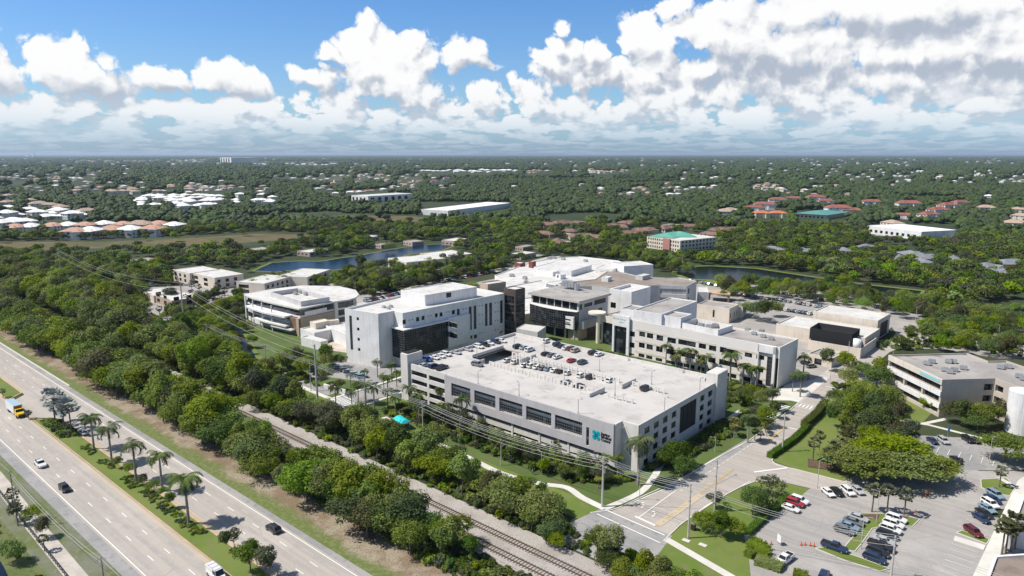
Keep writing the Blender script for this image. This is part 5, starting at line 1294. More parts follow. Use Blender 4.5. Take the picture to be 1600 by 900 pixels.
# brown flat roofs at the bottom right corner
cr = thing('shop_wing', 'low building with brown gravel roof at the bottom right edge', 'building')
building('', '', '', ccw([W(1541,903,4.2), W(1554,868,4.2), W(1640,862,4.2), W(1700,930,4.2)]), 4.2, M_white, M_rbrown, {}, .5, parent=cr, ridge=.5)
cr = thing('shop_wing', 'low building with brown roof behind the palms at the right edge', 'building')
building('', '', '', ccw([W(1578,828,4.2), W(1606,752,4.2), W(1720,760,4.2), W(1700,850,4.2)]), 4.2, M_white, M_rbrown, {}, .5, parent=cr, ridge=.5)

for k_, nm_ in (('low_white', 'pale_far_houses'), ('tan', 'tan_far_houses'), ('low_terracotta', 'orange_far_houses'), ('red', 'red_far_houses'), ('white', 'white_far_houses')):
    pass
# ---------------------------------------------------------------- plants
R = random.Random(11)
def rv(r=None):
    r = r or R
    while True:
        v = Vector((r.uniform(-1, 1), r.uniform(-1, 1), r.uniform(-1, 1)))
        if .05 < v.length < 1: return v.normalized()
def card(mb, p, n, s, r, asp=.7, bend=0):
    a = n.orthogonal().normalized(); b = n.cross(a); t_ = r.uniform(0, 6.28)
    u = (a*math.cos(t_)+b*math.sin(t_))*s; v = (b*math.cos(t_)-a*math.sin(t_))*s*asp
    mb.add([p-u, p-v*.9, p+u, p+v*.9+n*s*.15], [(0, 1, 2, 3)])
def crown(seed, n, size, R0=4.0, H0=4.2, zc=5.4, lobes=12, flat=.75, spread=1.0, top=1.0, low=-.35):
    """leaf-clump crown: cards over overlapping lobes; gaps stay between the lobes"""
    r = random.Random(seed); L = []
    for i in range(lobes):
        a = r.uniform(0, 6.28); q = math.sqrt(r.random())*.82*spread*(1 if i % 3 else 1.2)
        zz = r.uniform(-.45, .75)*(1-.55*q)
        L.append((Vector((math.cos(a)*q*R0, math.sin(a)*q*R0, zc+zz*H0*.62)), R0*(.16+.36*r.random()**1.6)*(13/max(lobes, 13))**.25))
    L.append((Vector((0, 0, zc+H0*.25*top)), R0*.5))
    mb = MB(); tot = sum(l[1]**2 for l in L)
    for c, rad in L:
        k = int(n*rad**2/tot)
        for _ in range(k):
            d = rv(r)
            if d.z < low and r.random() < .75: continue
            rr_ = rad*(1+r.gauss(0, .17)); p = c+Vector((d.x*rr_, d.y*rr_, d.z*rr_*flat))
            if any((p-c2).length < rad2*.58 for c2, rad2 in L if c2 is not c): continue
            nn = (d+rv(r)*.75+Vector((0, 0, .35))).normalized()
            card(mb, p, nn, size*r.uniform(.6, 1.35), r)
    return mb
def trunk(seed, h=5.0, r0=.22, limbs=4, spread=2.0, lean=.3):
    r = random.Random(seed); b = MB(); p = [Vector((0, 0, -.2))]
    for i in range(3): p.append(p[-1]+Vector((r.uniform(-lean, lean), r.uniform(-lean, lean), h/3*.75)))
    b.path(p, [r0, r0*.85, r0*.7, r0*.55], 6)
    for i in range(limbs):
        a = 6.28*i/limbs+r.random(); q = p[2] if i % 2 else p[3]; e = q+Vector((math.cos(a)*spread, math.sin(a)*spread, h*.35))
        b.path([q, (q+e)/2+Vector((0, 0, .3)), e], [r0*.5, r0*.35, r0*.15], 5)
    return b
M_bark = mat('bark', (.13, .105, .08), .9, (.19, .16, .13), 1.5)
M_palmt = mat('palm_trunk', (.30, .275, .25), .9, (.22, .20, .18), 2.0)
LM = {
 'mid': leafmat('leaves_mid_green', (.122, .195, .015), (.172, .245, .018), (.26, .32, .035)),
 'dark': leafmat('leaves_dark_green', (.066, .116, .016), (.094, .148, .019), (.155, .205, .03)),
 'lime': leafmat('leaves_yellow_green', (.145, .205, .014), (.185, .240, .018), (.26, .30, .03), .2),
 'grey': leafmat('leaves_grey_green', (.058, .078, .034), (.078, .096, .044), (.115, .13, .062)),
 'pine': leafmat('needles_dull_green', (.040, .058, .026), (.056, .074, .034), (.085, .10, .05), .2),
 'olive': leafmat('leaves_olive', (.085, .095, .030), (.11, .115, .035), (.15, .14, .05), .25),
}
M_frond = leafmat('palm_fronds', (.060, .105, .022), (.085, .130, .030), (.135, .165, .045), .25, .2)
M_fan = leafmat('fan_palm_leaves', (.080, .100, .036), (.105, .120, .050), (.18, .175, .085), .25, .2)
M_silver = leafmat('silver_palm_leaves', (.17, .205, .20), (.22, .26, .255), (.30, .335, .335), .15, .15)
M_yfrond = leafmat('yellowing_fronds', (.13, .155, .025), (.17, .175, .03), (.24, .21, .05), .15, .2)
for k_, a_, b_ in (('mid', (.058, .100, .020), (.078, .122, .024)), ('dark', (.036, .064, .018), (.050, .082, .022)), ('grey', (.052, .076, .030), (.066, .090, .036))):
    LM['far '+k_] = leafmat('far_canopy_'+k_, a_, b_, b_, .16, .25)
# broad crowns, several shapes
BR = []
specs = [(1, 5200, .25, 4.2, 5.4, 5.6, 30, .95), (2, 5200, .25, 4.6, 4.6, 5.2, 36, .9), (3, 4600, .25, 3.4, 6.6, 6.0, 26, 1.1), (4, 5600, .24, 4.8, 3.8, 5.0, 28, .8), (5, 4600, .26, 3.9, 5.6, 5.6, 28, 1.0), (6, 5200, .24, 4.3, 7.0, 6.4, 34, 1.0), (7, 4200, .25, 3.2, 8.0, 7.0, 30, 1.15), (8, 5200, .24, 5.2, 4.6, 5.0, 40, .85), (9, 4000, .26, 3.6, 7.4, 6.4, 20, 1.3)]
for sd_, n_, s_, r_, h_, zc_, l_, fl_ in specs:
    BR.append((crown(sd_, n_, s_, r_, h_, zc_, l_, fl_), trunk(sd_, zc_-.5)))
def tree_proto(cm, tm, m, nm):
    return (cm.mesh(nm+'_crown', m), tm.mesh(nm+'_trunk', M_bark))
PROTO = {}
for k in ('mid', 'dark', 'lime', 'grey', 'olive'):
    PROTO[k] = [tree_proto(c_, t_, LM[k], 'tree') for c_, t_ in BR]
# casuarina: tall, feathery, ragged
pl_ = []
for sd_ in (21, 22, 23):
    r = random.Random(sd_); mb = MB()
    for i in range(46):
        f_ = i/46; z = 2.5+f_*11.5; rad = 3.4*(1-f_)**.7*r.uniform(.6, 1.15)+.5; a = r.uniform(0, 6.28)
        c_ = Vector((math.cos(a)*rad*.55, math.sin(a)*rad*.55, z))
        for _ in range(62):
            p = c_+Vector((r.gauss(0, rad*.34), r.gauss(0, rad*.34), r.gauss(0, .75))); card(mb, p, (rv(r)+Vector((0, 0, .2))).normalized(), r.uniform(.18, .42), r, .45)
    b = MB(); b.path([(0, 0, -.2), (.1, 0, 6), (0, .1, 12.5)], [.28, .18, .05], 6)
    pl_.append((mb.mesh('pine_crown', LM['pine']), b.mesh('pine_trunk', M_bark)))
PROTO['pine'] = pl_
# wide flat-topped flame tree with feathery yellow-green tiers
fl = []
for sd_ in (31, 32):
    r = random.Random(sd_); mb = MB()
    for i in range(52):
        a = r.uniform(0, 6.28); q = math.sqrt(r.random())*6.2; z = 6.2-q*q*.05+r.uniform(-.9, .9); c_ = Vector((math.cos(a)*q, math.sin(a)*q, z)); rad = r.uniform(1.1, 1.9)
        for _ in range(120):
            p = c_+Vector((r.gauss(0, rad*.55), r.gauss(0, rad*.55), r.gauss(0, .22)-.04*rad)); card(mb, p, (rv(r)*.6+Vector((0, 0, 1))).normalized(), r.uniform(.2, .42), r, .55)
    fl.append((mb.mesh('flame_crown', LM['lime']), trunk(sd_, 5.8, .3, 6, 3.6).mesh('flame_trunk', M_bark)))
PROTO['flame'] = fl
# thin open tree with visible branches
th = []
for sd_ in (41, 42):
    th.append((crown(sd_, 1500, .26, 3.4, 4.0, 4.8, 12, .8, 1.15).mesh('open_crown', LM['grey']), trunk(sd_, 4.6, .16, 7, 2.2).mesh('open_trunk', M_bark)))
PROTO['open'] = th
# palms
def frond(mb, base, az, elev, length, droop, n=13, wid=.62, r=R, ends=True):
    d = Vector((math.cos(az), math.sin(az), 0)); side = Vector((-d.y, d.x, 0)); p = Vector(base); ang = elev; prev = p.copy(); st = length/n
    mb_pts = [p.copy()]
    for i in range(n):
        ang -= droop/n*(.6+i/n*1.2); p = p+(d*math.cos(ang)+Vector((0, 0, math.sin(ang))))*st
        f = (i+.5)/n; w = wid*math.sin(math.pi*min(.12+f*.88, .97))**.6*1.35
        m_ = (prev+p)/2
        for sgn in (-1, 1):
            tip = m_+side*sgn*w+d*w*.55*(1 if ends else 0)+Vector((0, 0, -w*(.35+.35*r.random())))
            mb.add([m_-d*.10, m_+d*.13, tip+Vector((0, 0, .02)), ], [(0, 1, 2)])
            tip2 = tip+d*.12+Vector((0, 0, -.05)); m2 = m_+(p-prev)*.35
            mb.add([m2-d*.09, m2+d*.12, tip2], [(0, 1, 2)])
        mb_pts.append(p.copy()); prev = p.copy()
    for i in range(0, len(mb_pts)-1, 2): mb.tube(mb_pts[i], mb_pts[min(i+2, len(mb_pts)-1)], .035, .02, 3, cap=False)
def royal(seed, h=9.5, n=17, L=3.9, wid=.85):
    r = random.Random(seed); c = MB()
    for i in range(n):
        a = i*2.39996+r.uniform(-.2, .2); e = r.uniform(.15, 1.15) if i > 4 else r.uniform(-.4, .2)
        frond(c, (0, 0, h), a, e, L*r.uniform(.85, 1.1), r.uniform(1.5, 2.3), 13, wid, r)
    t_ = MB(); t_.path([(0, 0, -.1), (.02, .02, h*.35), (.05, 0, h*.8), (0, 0, h*.81)], [.30, .26, .22, .18], 8)
    s_ = MB(); s_.tube((.05*.9, 0, h*.8), (0, 0, h+.1), .20, .12, 8)
    return c, t_, s_
def sabal(seed, h=6.0, n=60, Rr=1.75, fan=.72):
    r = random.Random(seed); c = MB()
    for i in range(n):
        d = rv(r)
        if d.z < -.75: continue
        e = Vector((0, 0, h))+d*Rr*r.uniform(.55, 1.0); nn = d.orthogonal().normalized(); bb_ = d.cross(nn); up = (Vector((0, 0, 1))+d*.2).normalized()
        s1 = d.cross(up); s1 = s1.normalized() if s1.length > .1 else nn
        k = 9
        for j in range(k):
            a = -1.35+2.7*j/(k-1); q = (d*math.cos(a)+s1*math.sin(a)).normalized(); tip = e+q*fan*r.uniform(.8, 1.15)+Vector((0, 0, -.16*abs(a)))
            w_ = (s1*math.cos(a)-d*math.sin(a)).normalized()*.15
            c.add([e-w_*.3, e+q*fan*.55-w_, tip, e+q*fan*.55+w_], [(0, 1, 2, 3)])
    t_ = MB(); t_.path([(0, 0, -.1), (r.uniform(-.1, .1), r.uniform(-.1, .1), h*.5), (0, 0, h)], [.2, .17, .17], 7)
    return c, t_
PAL = {}
PAL['royal'] = []
for sd_ in (51, 52, 53):
    c_, t_, s_ = royal(sd_); PAL['royal'].append([('crown', c_.mesh('royal_crown', M_frond)), ('trunk', t_.mesh('royal_trunk', M_palmt)), ('crownshaft', s_.mesh('royal_shaft', mat('green_crownshaft', (.10, .16, .04), .6)))])
PAL['yellow'] = []
for sd_ in (54, 55):
    c_, t_, s_ = royal(sd_, 7.0, 13, 2.8, .6); PAL['yellow'].append([('crown', c_.mesh('yellow_crown', M_yfrond)), ('trunk', t_.mesh('yellow_trunk', M_palmt))])
PAL['sabal'] = []
for sd_ in (61, 62, 63):
    c_, t_ = sabal(sd_); PAL['sabal'].append([('crown', c_.mesh('sabal_crown', M_fan)), ('trunk', t_.mesh('sabal_trunk', M_bark))])
PAL['silver'] = []
for sd_ in (71, 72):
    c_, t_ = sabal(sd_, 7.0, 64, 2.4, 1.1); PAL['silver'].append([('crown', c_.mesh('silver_crown', M_silver)), ('trunk', t_.mesh('silver_trunk', M_bark))])
# low shrubs
SH = []
for sd_ in (81, 82, 83):
    r = random.Random(sd_); mb = MB()
    for i in range(7):
        c_ = Vector((r.uniform(-.8, .8), r.uniform(-.8, .8), r.uniform(.3, .7)))
        for _ in range(60):
            d = rv(r); d.z = abs(d.z); card(mb, c_+d*r.uniform(.45, .62), (d+rv(r)*.6).normalized(), r.uniform(.14, .26), r)
    SH.append(mb)
SHR = {k: [s_.mesh('shrub_leaves', LM[k]) for s_ in SH] for k in ('mid', 'dark', 'lime', 'olive')}
# lower-poly crowns for the woods farther off
LOW = []
for sd_ in (91, 92, 93, 94):
    LOW.append(crown(sd_, 760, .62, 4.3, 4.6, 5.2, 11, .8))
FAR = []
for sd_ in (95, 96, 97):
    r = random.Random(sd_); mb = MB()
    for i in range(6): mb.blob((r.uniform(-3, 3), r.uniform(-3, 3), r.uniform(2.5, 5)), (r.uniform(2.2, 3.4), r.uniform(2.2, 3.4), r.uniform(2.2, 3.2)), sd_*7+i, 1, .3)
    FAR.append(mb)
# ---------------------------------------------------------------- where the trees stand
TREES = []; PALMS = []; SHRUBS = []
def T_(x, y, s=1.0, k='mid', zone='', gnd=0): TREES.append([x, y, s, k, zone])
def poly_fill(poly, sp, fn, rnd, avoid=(), jit=.42):
    xs = [p[0] for p in poly]; ys = [p[1] for p in poly]; y = min(ys); row_ = 0
    while y < max(ys):
        x = min(xs)+(sp/2 if row_ % 2 else 0)
        while x < max(xs):
            px_, py_ = x+rnd.uniform(-jit, jit)*sp, y+rnd.uniform(-jit, jit)*sp
            if inpoly(px_, py_, poly) and not any(inpoly(px_, py_, a) for a in avoid): fn(px_, py_)
            x += sp
        y += sp*.87; row_ += 1
rn = random.Random(5)
def pick(r, ks): 
    t_ = r.random()*sum(w for _, w in ks)
    for k, w in ks:
        t_ -= w
        if t_ <= 0: return k
    return ks[-1][0]
MIX = [('mid', 6.5), ('dark', 2.2), ('grey', 1.2), ('lime', 1.3), ('olive', .5)]
def bs(x, a, b_):
    'belts grow taller towards the far left'
    f = min(max((-x-110)/190, 0), 1); return a+(b_-a)*f
# belt between highway and railway: gaps where the photograph shows the rails
gapsA = [[(-262, 95), (-252, 95), (-250, 101), (-258, 101)], [(-210, 95.5), (-188, 95.5), (-188, 102), (-210, 102)], [(-174, 92), (-157, 92), (-157, 102), (-174, 102)], [(-112, 88), (-50, 88), (-50, 102), (-112, 102)]]
def ta(x, y): T_(x, y, bs(x, 1.1, 1.5)*rn.uniform(.72, 1.15), pick(rn, MIX), 'A')
poly_fill([(-640, 90), (-250, 89.2), (-165, 89.5), (-120, 90), (-108, 99.5), (-640, 101)], 4.4, ta, rn, gapsA)
for X in (-232, -222, -146, -140, -133): T_(X, 97+rn.uniform(-1.5, 1.5), rn.uniform(1.0, 1.2), 'mid', 'A')
for X in (-206, -200, -193, -187): T_(X, 93.2+rn.uniform(-.8, .8), rn.uniform(.65, .85), pick(rn, MIX), 'A')
for X in (-172, -166, -160): T_(X, 90.5, .6, 'mid', 'A')
for X, Y, s_ in ((-128, 92, 1.15), (-121, 94, 1.2), (-116, 96, 1.15), (-133, 95, 1.25), (-124, 98, 1.1), (-110, 98, .9), (-104, 99.5, 1.0), (-98, 99, .6)): T_(X, Y, s_, 'mid' if X % 2 else 'dark', 'A')
for (a, b_) in ((706, 862), (690, 872), (640, 868)): x, y = W(a, b_); T_(x, y, .85, 'mid', 'A')
for (a, b_, k) in ((170,470,'pine'),(110,480,'pine'),(70,470,'pine'),(185,500,'pine'),(210,520,'pine'),(40,450,'pine'),(20,470,'pine'),(60,520,'grey'),(185,480,'pine'),(150,455,'pine'),(265,470,'grey'),(250,560,'pine')):
    x, y = W(a, b_); T_(x, y, rn.uniform(.95, 1.15), k, 'A2')
# belt between railway and campus path
gapsB = [[(-213, 124), (-180, 126), (-180, 136), (-213, 134)]]
def tb(x, y): T_(x, y, bs(x, .95, 1.5)*rn.uniform(.7, 1.15), pick(rn, MIX+[('lime', 1.2)]), 'B')
poly_fill([(-640, 117.5), (-120, 118), (-96, 118), (-92, 126), (-108, 132), (-150, 129.5), (-178, 130), (-215, 131), (-240, 134), (-300, 140), (-640, 148)], 4.9, tb, rn, gapsB)
poly_fill([(-98, 118.5), (-68, 119), (-54, 121), (-44, 121), (-40, 110), (-98, 116)], 4.6, lambda x, y: T_(x, y, rn.uniform(.5, .8), pick(rn, [('mid', 4), ('lime', 3), ('dark', 1)]), 'B'), rn)
# between the railway and the left offices
poly_fill(GP([(205, 470), (250, 540), (330, 560), (372, 548), (340, 500), (290, 470), (230, 440), (180, 420), (0, 400), (0, 460), (100, 480)]), 7.0, lambda x, y: T_(x, y, rn.uniform(.8, 1.1), pick(rn, MIX+[('pine', .8)]), 'L'), rn, [GP([(225, 500), (345, 500), (345, 440), (225, 440)])])
# along the garage front and by the hospital
for (a, b_, s, k, z) in [(700,668,.8,'grey','G'),(725,680,.85,'grey','G'),(750,690,.85,'dark','G'),(780,706,.8,'dark','G'),(690,655,.7,'dark','G'),(800,716,.75,'mid','G'),(830,722,.6,'olive','G'),(668,655,.6,'mid','G'),
    (1053,735,1.0,'dark','H'),(1066,746,.75,'dark','H'),(850,740,.5,'mid','G'),(880,750,.5,'mid','G'),(910,752,.5,'mid','G'),(940,756,.55,'olive','G'),
    (445,590,1.15,'lime','K'),(415,590,.9,'mid','K'),(480,592,.9,'dark','K'),(455,575,1.0,'olive','K'),(510,600,.75,'open','K'),(530,610,.7,'open','K'),(390,590,.7,'mid','K'),
    (395,640,.8,'dark','K'),(1165,650,.7,'mid','R'),(1180,660,.7,'mid','R'),(1195,668,.7,'dark','R'),(1190,640,.7,'open','R'),(1160,632,.7,'open','R'),(1175,625,.65,'open','R'),(1205,632,.6,'open','R'),(1210,655,.6,'mid','R'),
    (1120,795,.75,'open','Q'),(1190,795,.9,'open','Q'),(1205,775,.8,'open','Q'),(1175,805,.8,'dark','Q'),(1125,840,.7,'dark','Q'),(1100,830,.6,'dark','Q'),(1145,842,.6,'dark','Q'),
    (1362,750,1.5,'flame','F'),(1415,756,1.35,'flame','F'),(1335,742,1.2,'flame','F'),(1450,752,1.0,'flame','F'),(1390,735,1.3,'flame','F'),(1570,722,1.1,'flame','F2'),
    (1335,655,1.0,'mid','M'),(1318,680,.9,'mid','M'),(1350,690,1.0,'dark','M'),(1380,650,1.05,'mid','M'),(1375,680,1.0,'dark','M'),(1345,625,1.1,'mid','M'),(1370,612,1.15,'mid','M'),(1395,600,1.0,'dark','M'),(1400,690,1.0,'olive','M'),(1310,650,.8,'mid','M'),(1420,700,.9,'grey','M'),
    (1300,668,.7,'mid','M'),(1322,702,.7,'grey','M'),(1345,722,.8,'mid','M'),(1335,640,.9,'mid','M'),(1362,662,1.0,'dark','M'),(1395,640,.9,'mid','M'),(1405,665,.8,'lime','M'),(1390,712,.9,'dark','M'),(1360,706,.8,'mid','M'),(1325,612,.9,'mid','M'),(1350,598,.9,'lime','M'),(1375,590,.9,'mid','M'),(1302,632,.6,'dark','M'),(1415,620,.6,'olive','M'),(1480,660,.7,'olive','N'),(1530,655,.7,'olive','N'),
    (1290,580,.9,'mid','N'),(1318,585,1.0,'dark','N'),(1340,590,.8,'dark','N'),(1500,668,.9,'dark','N'),(1540,672,1.0,'dark','N'),(1560,668,.9,'dark','N'),(1515,672,.8,'dark','N'),(1460,645,.5,'dark','N'),(1445,640,.5,'dark','N'),(1595,670,.8,'mid','N'),
    (1420,540,.9,'mid','N'),(1440,536,.9,'mid','N'),(1465,540,.9,'grey','N'),(1490,540,1.0,'grey','N'),(1510,545,.9,'grey','N'),(1405,545,.8,'lime','N'),(1540,555,.9,'dark','N'),(1575,560,1.0,'grey','N'),(1450,520,.9,'dark','N'),
    (1180,500,1.2,'dark','S'),(1195,505,1.2,'dark','S'),(1165,495,1.0,'dark','S'),(1210,495,1.0,'grey','S'),(1130,470,.8,'mid','S'),
    (600,455,1.2,'lime','V'),(585,460,1.0,'lime','V'),(620,458,.9,'olive','V'),(660,445,.9,'olive','V'),(675,448,.8,'lime','V'),(368,856,.62,'open','W'),(392,893,.8,'dark','W'),(352,862,.45,'dark','W'),(418,905,.65,'grey','W')]:
    x, y = W(a, b_); T_(x, y, s, k, z)
for (a, b_, s) in [(565,427,1.3),(580,430,1.1),(598,424,1.2),(545,430,1.0),(618,420,1.0),(640,414,1.0),(520,400,1.1),(500,401,1.0),(610,392,1.1),(540,398,1.2)]: x, y = W(a, b_); T_(x, y, s, rn.choice(('mid', 'dark', 'grey')), 'V')
# bushes under the median palms
for (a, b_, s) in [(268,795,.42),(255,778,.34),(240,768,.38),(150,712,.3),(185,732,.38),(205,745,.42),(225,758,.36),(275,810,.3),(20,880,.6)]: x, y = W(a, b_); T_(x, y, s, 'mid', 'D')
for (a, b_, s) in [(70,840,.5),(50,815,.5),(25,812,.45)]: x, y = W(a, b_); T_(x, y, s, 'dark', 'D2')

# palms: (foot px, height m, kind)
def P_(a, b_, h, k, zone): x, y = W(a, b_); PALMS.append([x, y, h, k, zone])
for a, b_, h in [(147,702,11.5),(175,724,12),(213,752,12),(254,768,11.5),(295,819,13.2)]: P_(a, b_, h, 'royal', 'median')
for a, b_, h in [(87,662,11.5),(101,673,11),(112,678,11)]: P_(a, b_, h, 'silver', 'median')
for a, b_, h in [(5,622,3.5),(30,645,3.2),(45,655,3.0)]: P_(a, b_, h, 'sabal', 'median west')
for a, b_, h in [(70,862,4.0),(28,820,6.0),(22,800,6)]: P_(a, b_, h, 'sabal', 'footpath')
for a, b_, h in [(997,758,14),(948,742,6),(912,745,6.5),(965,748,7),(1168,692,9.5),(1205,645,9),(1160,665,6),(722,668,11),(640,640,9),(655,655,9.5),(618,650,8),(690,640,8.5),(606,640,8)]: P_(a, b_, h, 'royal', 'garage front')
for a, b_, h in [(1040,572,10),(1062,578,9),(1078,582,10.5),(1102,587,9),(1140,600,13),(1160,604,9.5),(1173,607,8.5),(1180,610,10),(1254,560+35,11),(1250,620,10),(1238,612,7)]: P_(a, b_, h, 'royal', 'office wing')
for a, b_, h in [(1056,580,7.5),(1095,588,7.5)]: P_(a, b_, h, 'yellow', 'office wing')
for a, b_, h in [(590,590,7.5),(612,596,8),(665,560,7),(705,548,6.5),(735,540,6),(763,535,6),(780,534,6),(620,605,7),(600,612,7)]: P_(a, b_, h, 'royal', 'hospital tower')
for a, b_, h in [(525,638,8.5),(572,632,8.5),(585,640,9),(560,628,8),(606,618,8),(548,606,6),(570,600,6),(550,640,7)]: P_(a, b_, h, 'royal', 'side road')
for a, b_, h in [(942,515,8.5)]: P_(a, b_, h, 'silver', 'entrance')
for a, b_, h in [(1362,800,7.5),(1386,800,7.2),(1412,806,7.2),(1561,762,6),(1565,866,8),(1571,864,8),(1579,862,9),(1585,858,8.4)]: P_(a, b_, h, 'sabal', 'car park')
for a, b_, h in [(1270,720,7),(1280,704,6),(1292,729,6),(1300,725,7),(1310,722,7.5),(1316,700,7),(1330,708,6.5),(1345,700,6.5),(1325,690,6),(1355,712,6.5)]: P_(a, b_, h, 'sabal', 'lawn')
for i in range(26): P_(830+rn.uniform(-130, 120), 0, 0, '', '') if False else None
# understorey palms along the garage front bed
for i in range(22):
    X = rn.uniform(-178, -95); PALMS.append([X, rn.uniform(143, 153)-(.0), rn.uniform(3.2, 7.0), rn.choice(['sabal', 'royal', 'sabal', 'yellow']), 'garage bed'])
for i in range(12): P_(rn.uniform(1130, 1200), rn.uniform(655, 690), rn.uniform(3, 5), rn.choice(['sabal', 'yellow']), 'road side bed')
for a, b_ in [(270,440),(262,452),(300,455),(312,462),(325,470),(290,475),(275,470),(340,462),(225,470),(235,500),(250,498),(262,505),(240,512),(280,505),(228,520),(290,520),(345,482),(352,470),(428,448),(505,455),(565,455),(600,440),(620,438),(640,435),(655,430),(680,432),(700,425),(720,428),(740,425),(760,418),(480,470),(445,440)]:
    P_(a, b_, rn.uniform(5, 8.5), 'sabal', 'offices')
for a, b_ in [(1480,480),(1492,485),(1560,530),(1575,528),(1590,530),(1470,500),(1476,508),(1455,480)]: P_(a, b_, rn.uniform(6, 9), 'sabal', 'pond')
for i in range(16): X = rn.uniform(-190, -110); PALMS.append([X, 94+rn.uniform(-1.5, 2), rn.uniform(2.2, 4.2), 'sabal', 'rail strip'])
for i in range(14): X = rn.uniform(-115, -70); PALMS.append([X, rn.uniform(97, 100), rn.uniform(1.6, 3.2), 'sabal', 'rail strip'])
# parking-lot trees of the middle distance
poly_fill(GP([(160,500),(215,470),(235,450),(262,440),(255,425),(180,430),(60,470)]), 8, lambda x, y: T_(x, y, rn.uniform(.9, 1.3), pick(rn, MIX+[('pine', 2)]), 'L'), rn)
for z_ in ([(300,475),(380,470),(372,500),(345,505),(310,490)], [(330,530),(370,500),(395,530),(400,560),(370,560)], [(520,440),(600,425),(600,450),(560,462),(520,452)], [(385,455),(430,442),(500,445),(560,450),(560,458),(470,447),(400,458)], [(400,575),(540,570),(545,580),(470,590),(400,585)], [(900,398),(1000,400),(1090,425),(1060,432),(985,412),(905,400)]):
    poly_fill(GP(z_), 7.0, lambda x, y: T_(x, y, rn.uniform(.6, 1.0), pick(rn, MIX+[('lime', 1.5)]), 'K' if y < 200 else 'P'), rn)
MIDZ = [([(-300, 262), (-238, 200), (-238, 400), (-300, 420)], 13, ['mid', 'lime', 'olive', 'grey']), (GP([(1130,470),(1240,470),(1440,505),(1430,540),(1500,560),(1600,560),(1600,500),(1440,480),(1330,455),(1200,445),(1120,450)]), 8.5, ['dark', 'grey', 'mid', 'olive']), (GP([(560,470),(780,425),(780,400),(700,410),(560,445)]), 11, ['grey', 'mid', 'lime', 'dark'])]
for poly, sp, ks in MIDZ: poly_fill(poly, sp, lambda x, y: T_(x, y, rn.uniform(.6, 1.1), rn.choice(ks), 'P'), rn)

# ---------------------------------------------------------------- keep-outs for the woods
KEEP = [GP([(150,498),(210,470),(400,432),(540,450),(560,470),(770,425),(870,398),(1000,405),(1100,440),(1180,440),(1250,455),(1440,480),(1640,490),(1640,950),(1300,1000),(1100,900),(1040,850),(950,800),(700,700),(560,650),(400,580),(330,560),(270,540),(200,520)])]
LAKES = [GP([(392,428),(398,412),(430,403),(520,398),(600,386),(700,374),(716,384),(700,396),(650,404),(620,414),(610,426),(560,428),(430,432)]), GP([(1050,424),(1056,412),(1180,416),(1340,440),(1450,452),(1440,470),(1400,476),(1270,458),(1080,444)]), GP([(1440,530),(1500,480),(1545,470),(1660,460),(1660,540)])]
OPEN = [GP([(-60,400),(-60,377),(150,375),(300,368),(400,361),(510,364),(430,380),(300,388),(150,392)]), GP([(510,334),(640,335),(740,343),(640,350),(550,346)])]
# ---------------------------------------------------------------- putting the trees in
Z_WORD = {'A': 'in the belt between highway and railway', 'A2': 'at the far left end of the tree belts', 'B': 'in the belt between railway and campus', 'L': 'between the railway and the left offices',
 'G': 'against the garage front', 'H': 'at the garage corner by the road', 'K': 'beside the small canal near the curved clinic', 'R': 'between garage and crossing road', 'Q': 'on the lawn before the car park',
 'F': 'over the car park edge', 'F2': 'at the right edge by the upper bays', 'M': 'on the lawn between road and terrace office', 'N': 'around the terrace office', 'S': 'by the cream two-storey wing',
 'V': 'in the car park behind the tower', 'W': 'in the highway median at the bottom', 'D': 'under the median palms', 'D2': 'by the ditch at the bottom left', 'P': 'in the staff car parks behind the hospital'}
K_WORD = {'mid': 'bushy mid-green tree', 'dark': 'dense dark green tree', 'grey': 'dull grey-green tree', 'lime': 'bright yellow-green tree', 'olive': 'olive-brown green tree', 'pine': 'tall feathery dull green pine', 'flame': 'wide flat-topped flame tree', 'open': 'thin open-crowned tree'}
def appar(x, y, s): return s/max(math.hypot(x, y), 1)
def inview(x, y, m=60):
    q = P(x, y, 4); return -m < q[0] < 1600+m and q[1] < 900+m*1.3
TREES = [t_ for t_ in TREES if inview(t_[0], t_[1])]
TREES.sort(key=lambda t_: -appar(t_[0], t_[1], t_[2]))
SEE = [(628,661),(545,632),(575,622),(519,606),(470,604),(440,590),(800,745),(860,755),(900,768),(760,727),(372,520),(382,545),(386,560),(250,495),(305,523),(600,612),(660,640),(497,600),(880,765),(1010,770),(450,672),(560,720),(430,650),(470,690),(1030,725),(1060,705),(500,612),(240,458),(278,466),(205,442),(330,476),(348,466),(228,440),(300,452),(232,500),(262,505)]
def blocks(x, y, s):
    b0 = P(x, y, 0); t0 = P(x, y, 9*s); w_ = 4.2*s*F/math.hypot(x, y)
    return any(abs(px-b0[0]) < w_ and t0[1] < py < b0[1]-(b0[1]-t0[1])*.12 for px, py in SEE)
for t_ in TREES:                      # the photograph sees past the planting here, so it is lower
    if t_[4] in ('A', 'B', 'G', 'K', 'L'):
        k_ = 0
        while blocks(t_[0], t_[1], t_[2]) and k_ < 4: t_[2] *= .72; k_ += 1
TREES = [t_ for t_ in TREES if t_[2] > .3]
TREES.sort(key=lambda t_: -appar(t_[0], t_[1], t_[2]))
KEEPERS, REST = TREES[:300], TREES[300:]
cnt = {}
KEEPERS.sort(key=lambda t_: P(t_[0], t_[1])[0])
tot = {}
for t_ in KEEPERS: key = (t_[3], t_[4]); tot[key] = tot.get(key, 0)+1
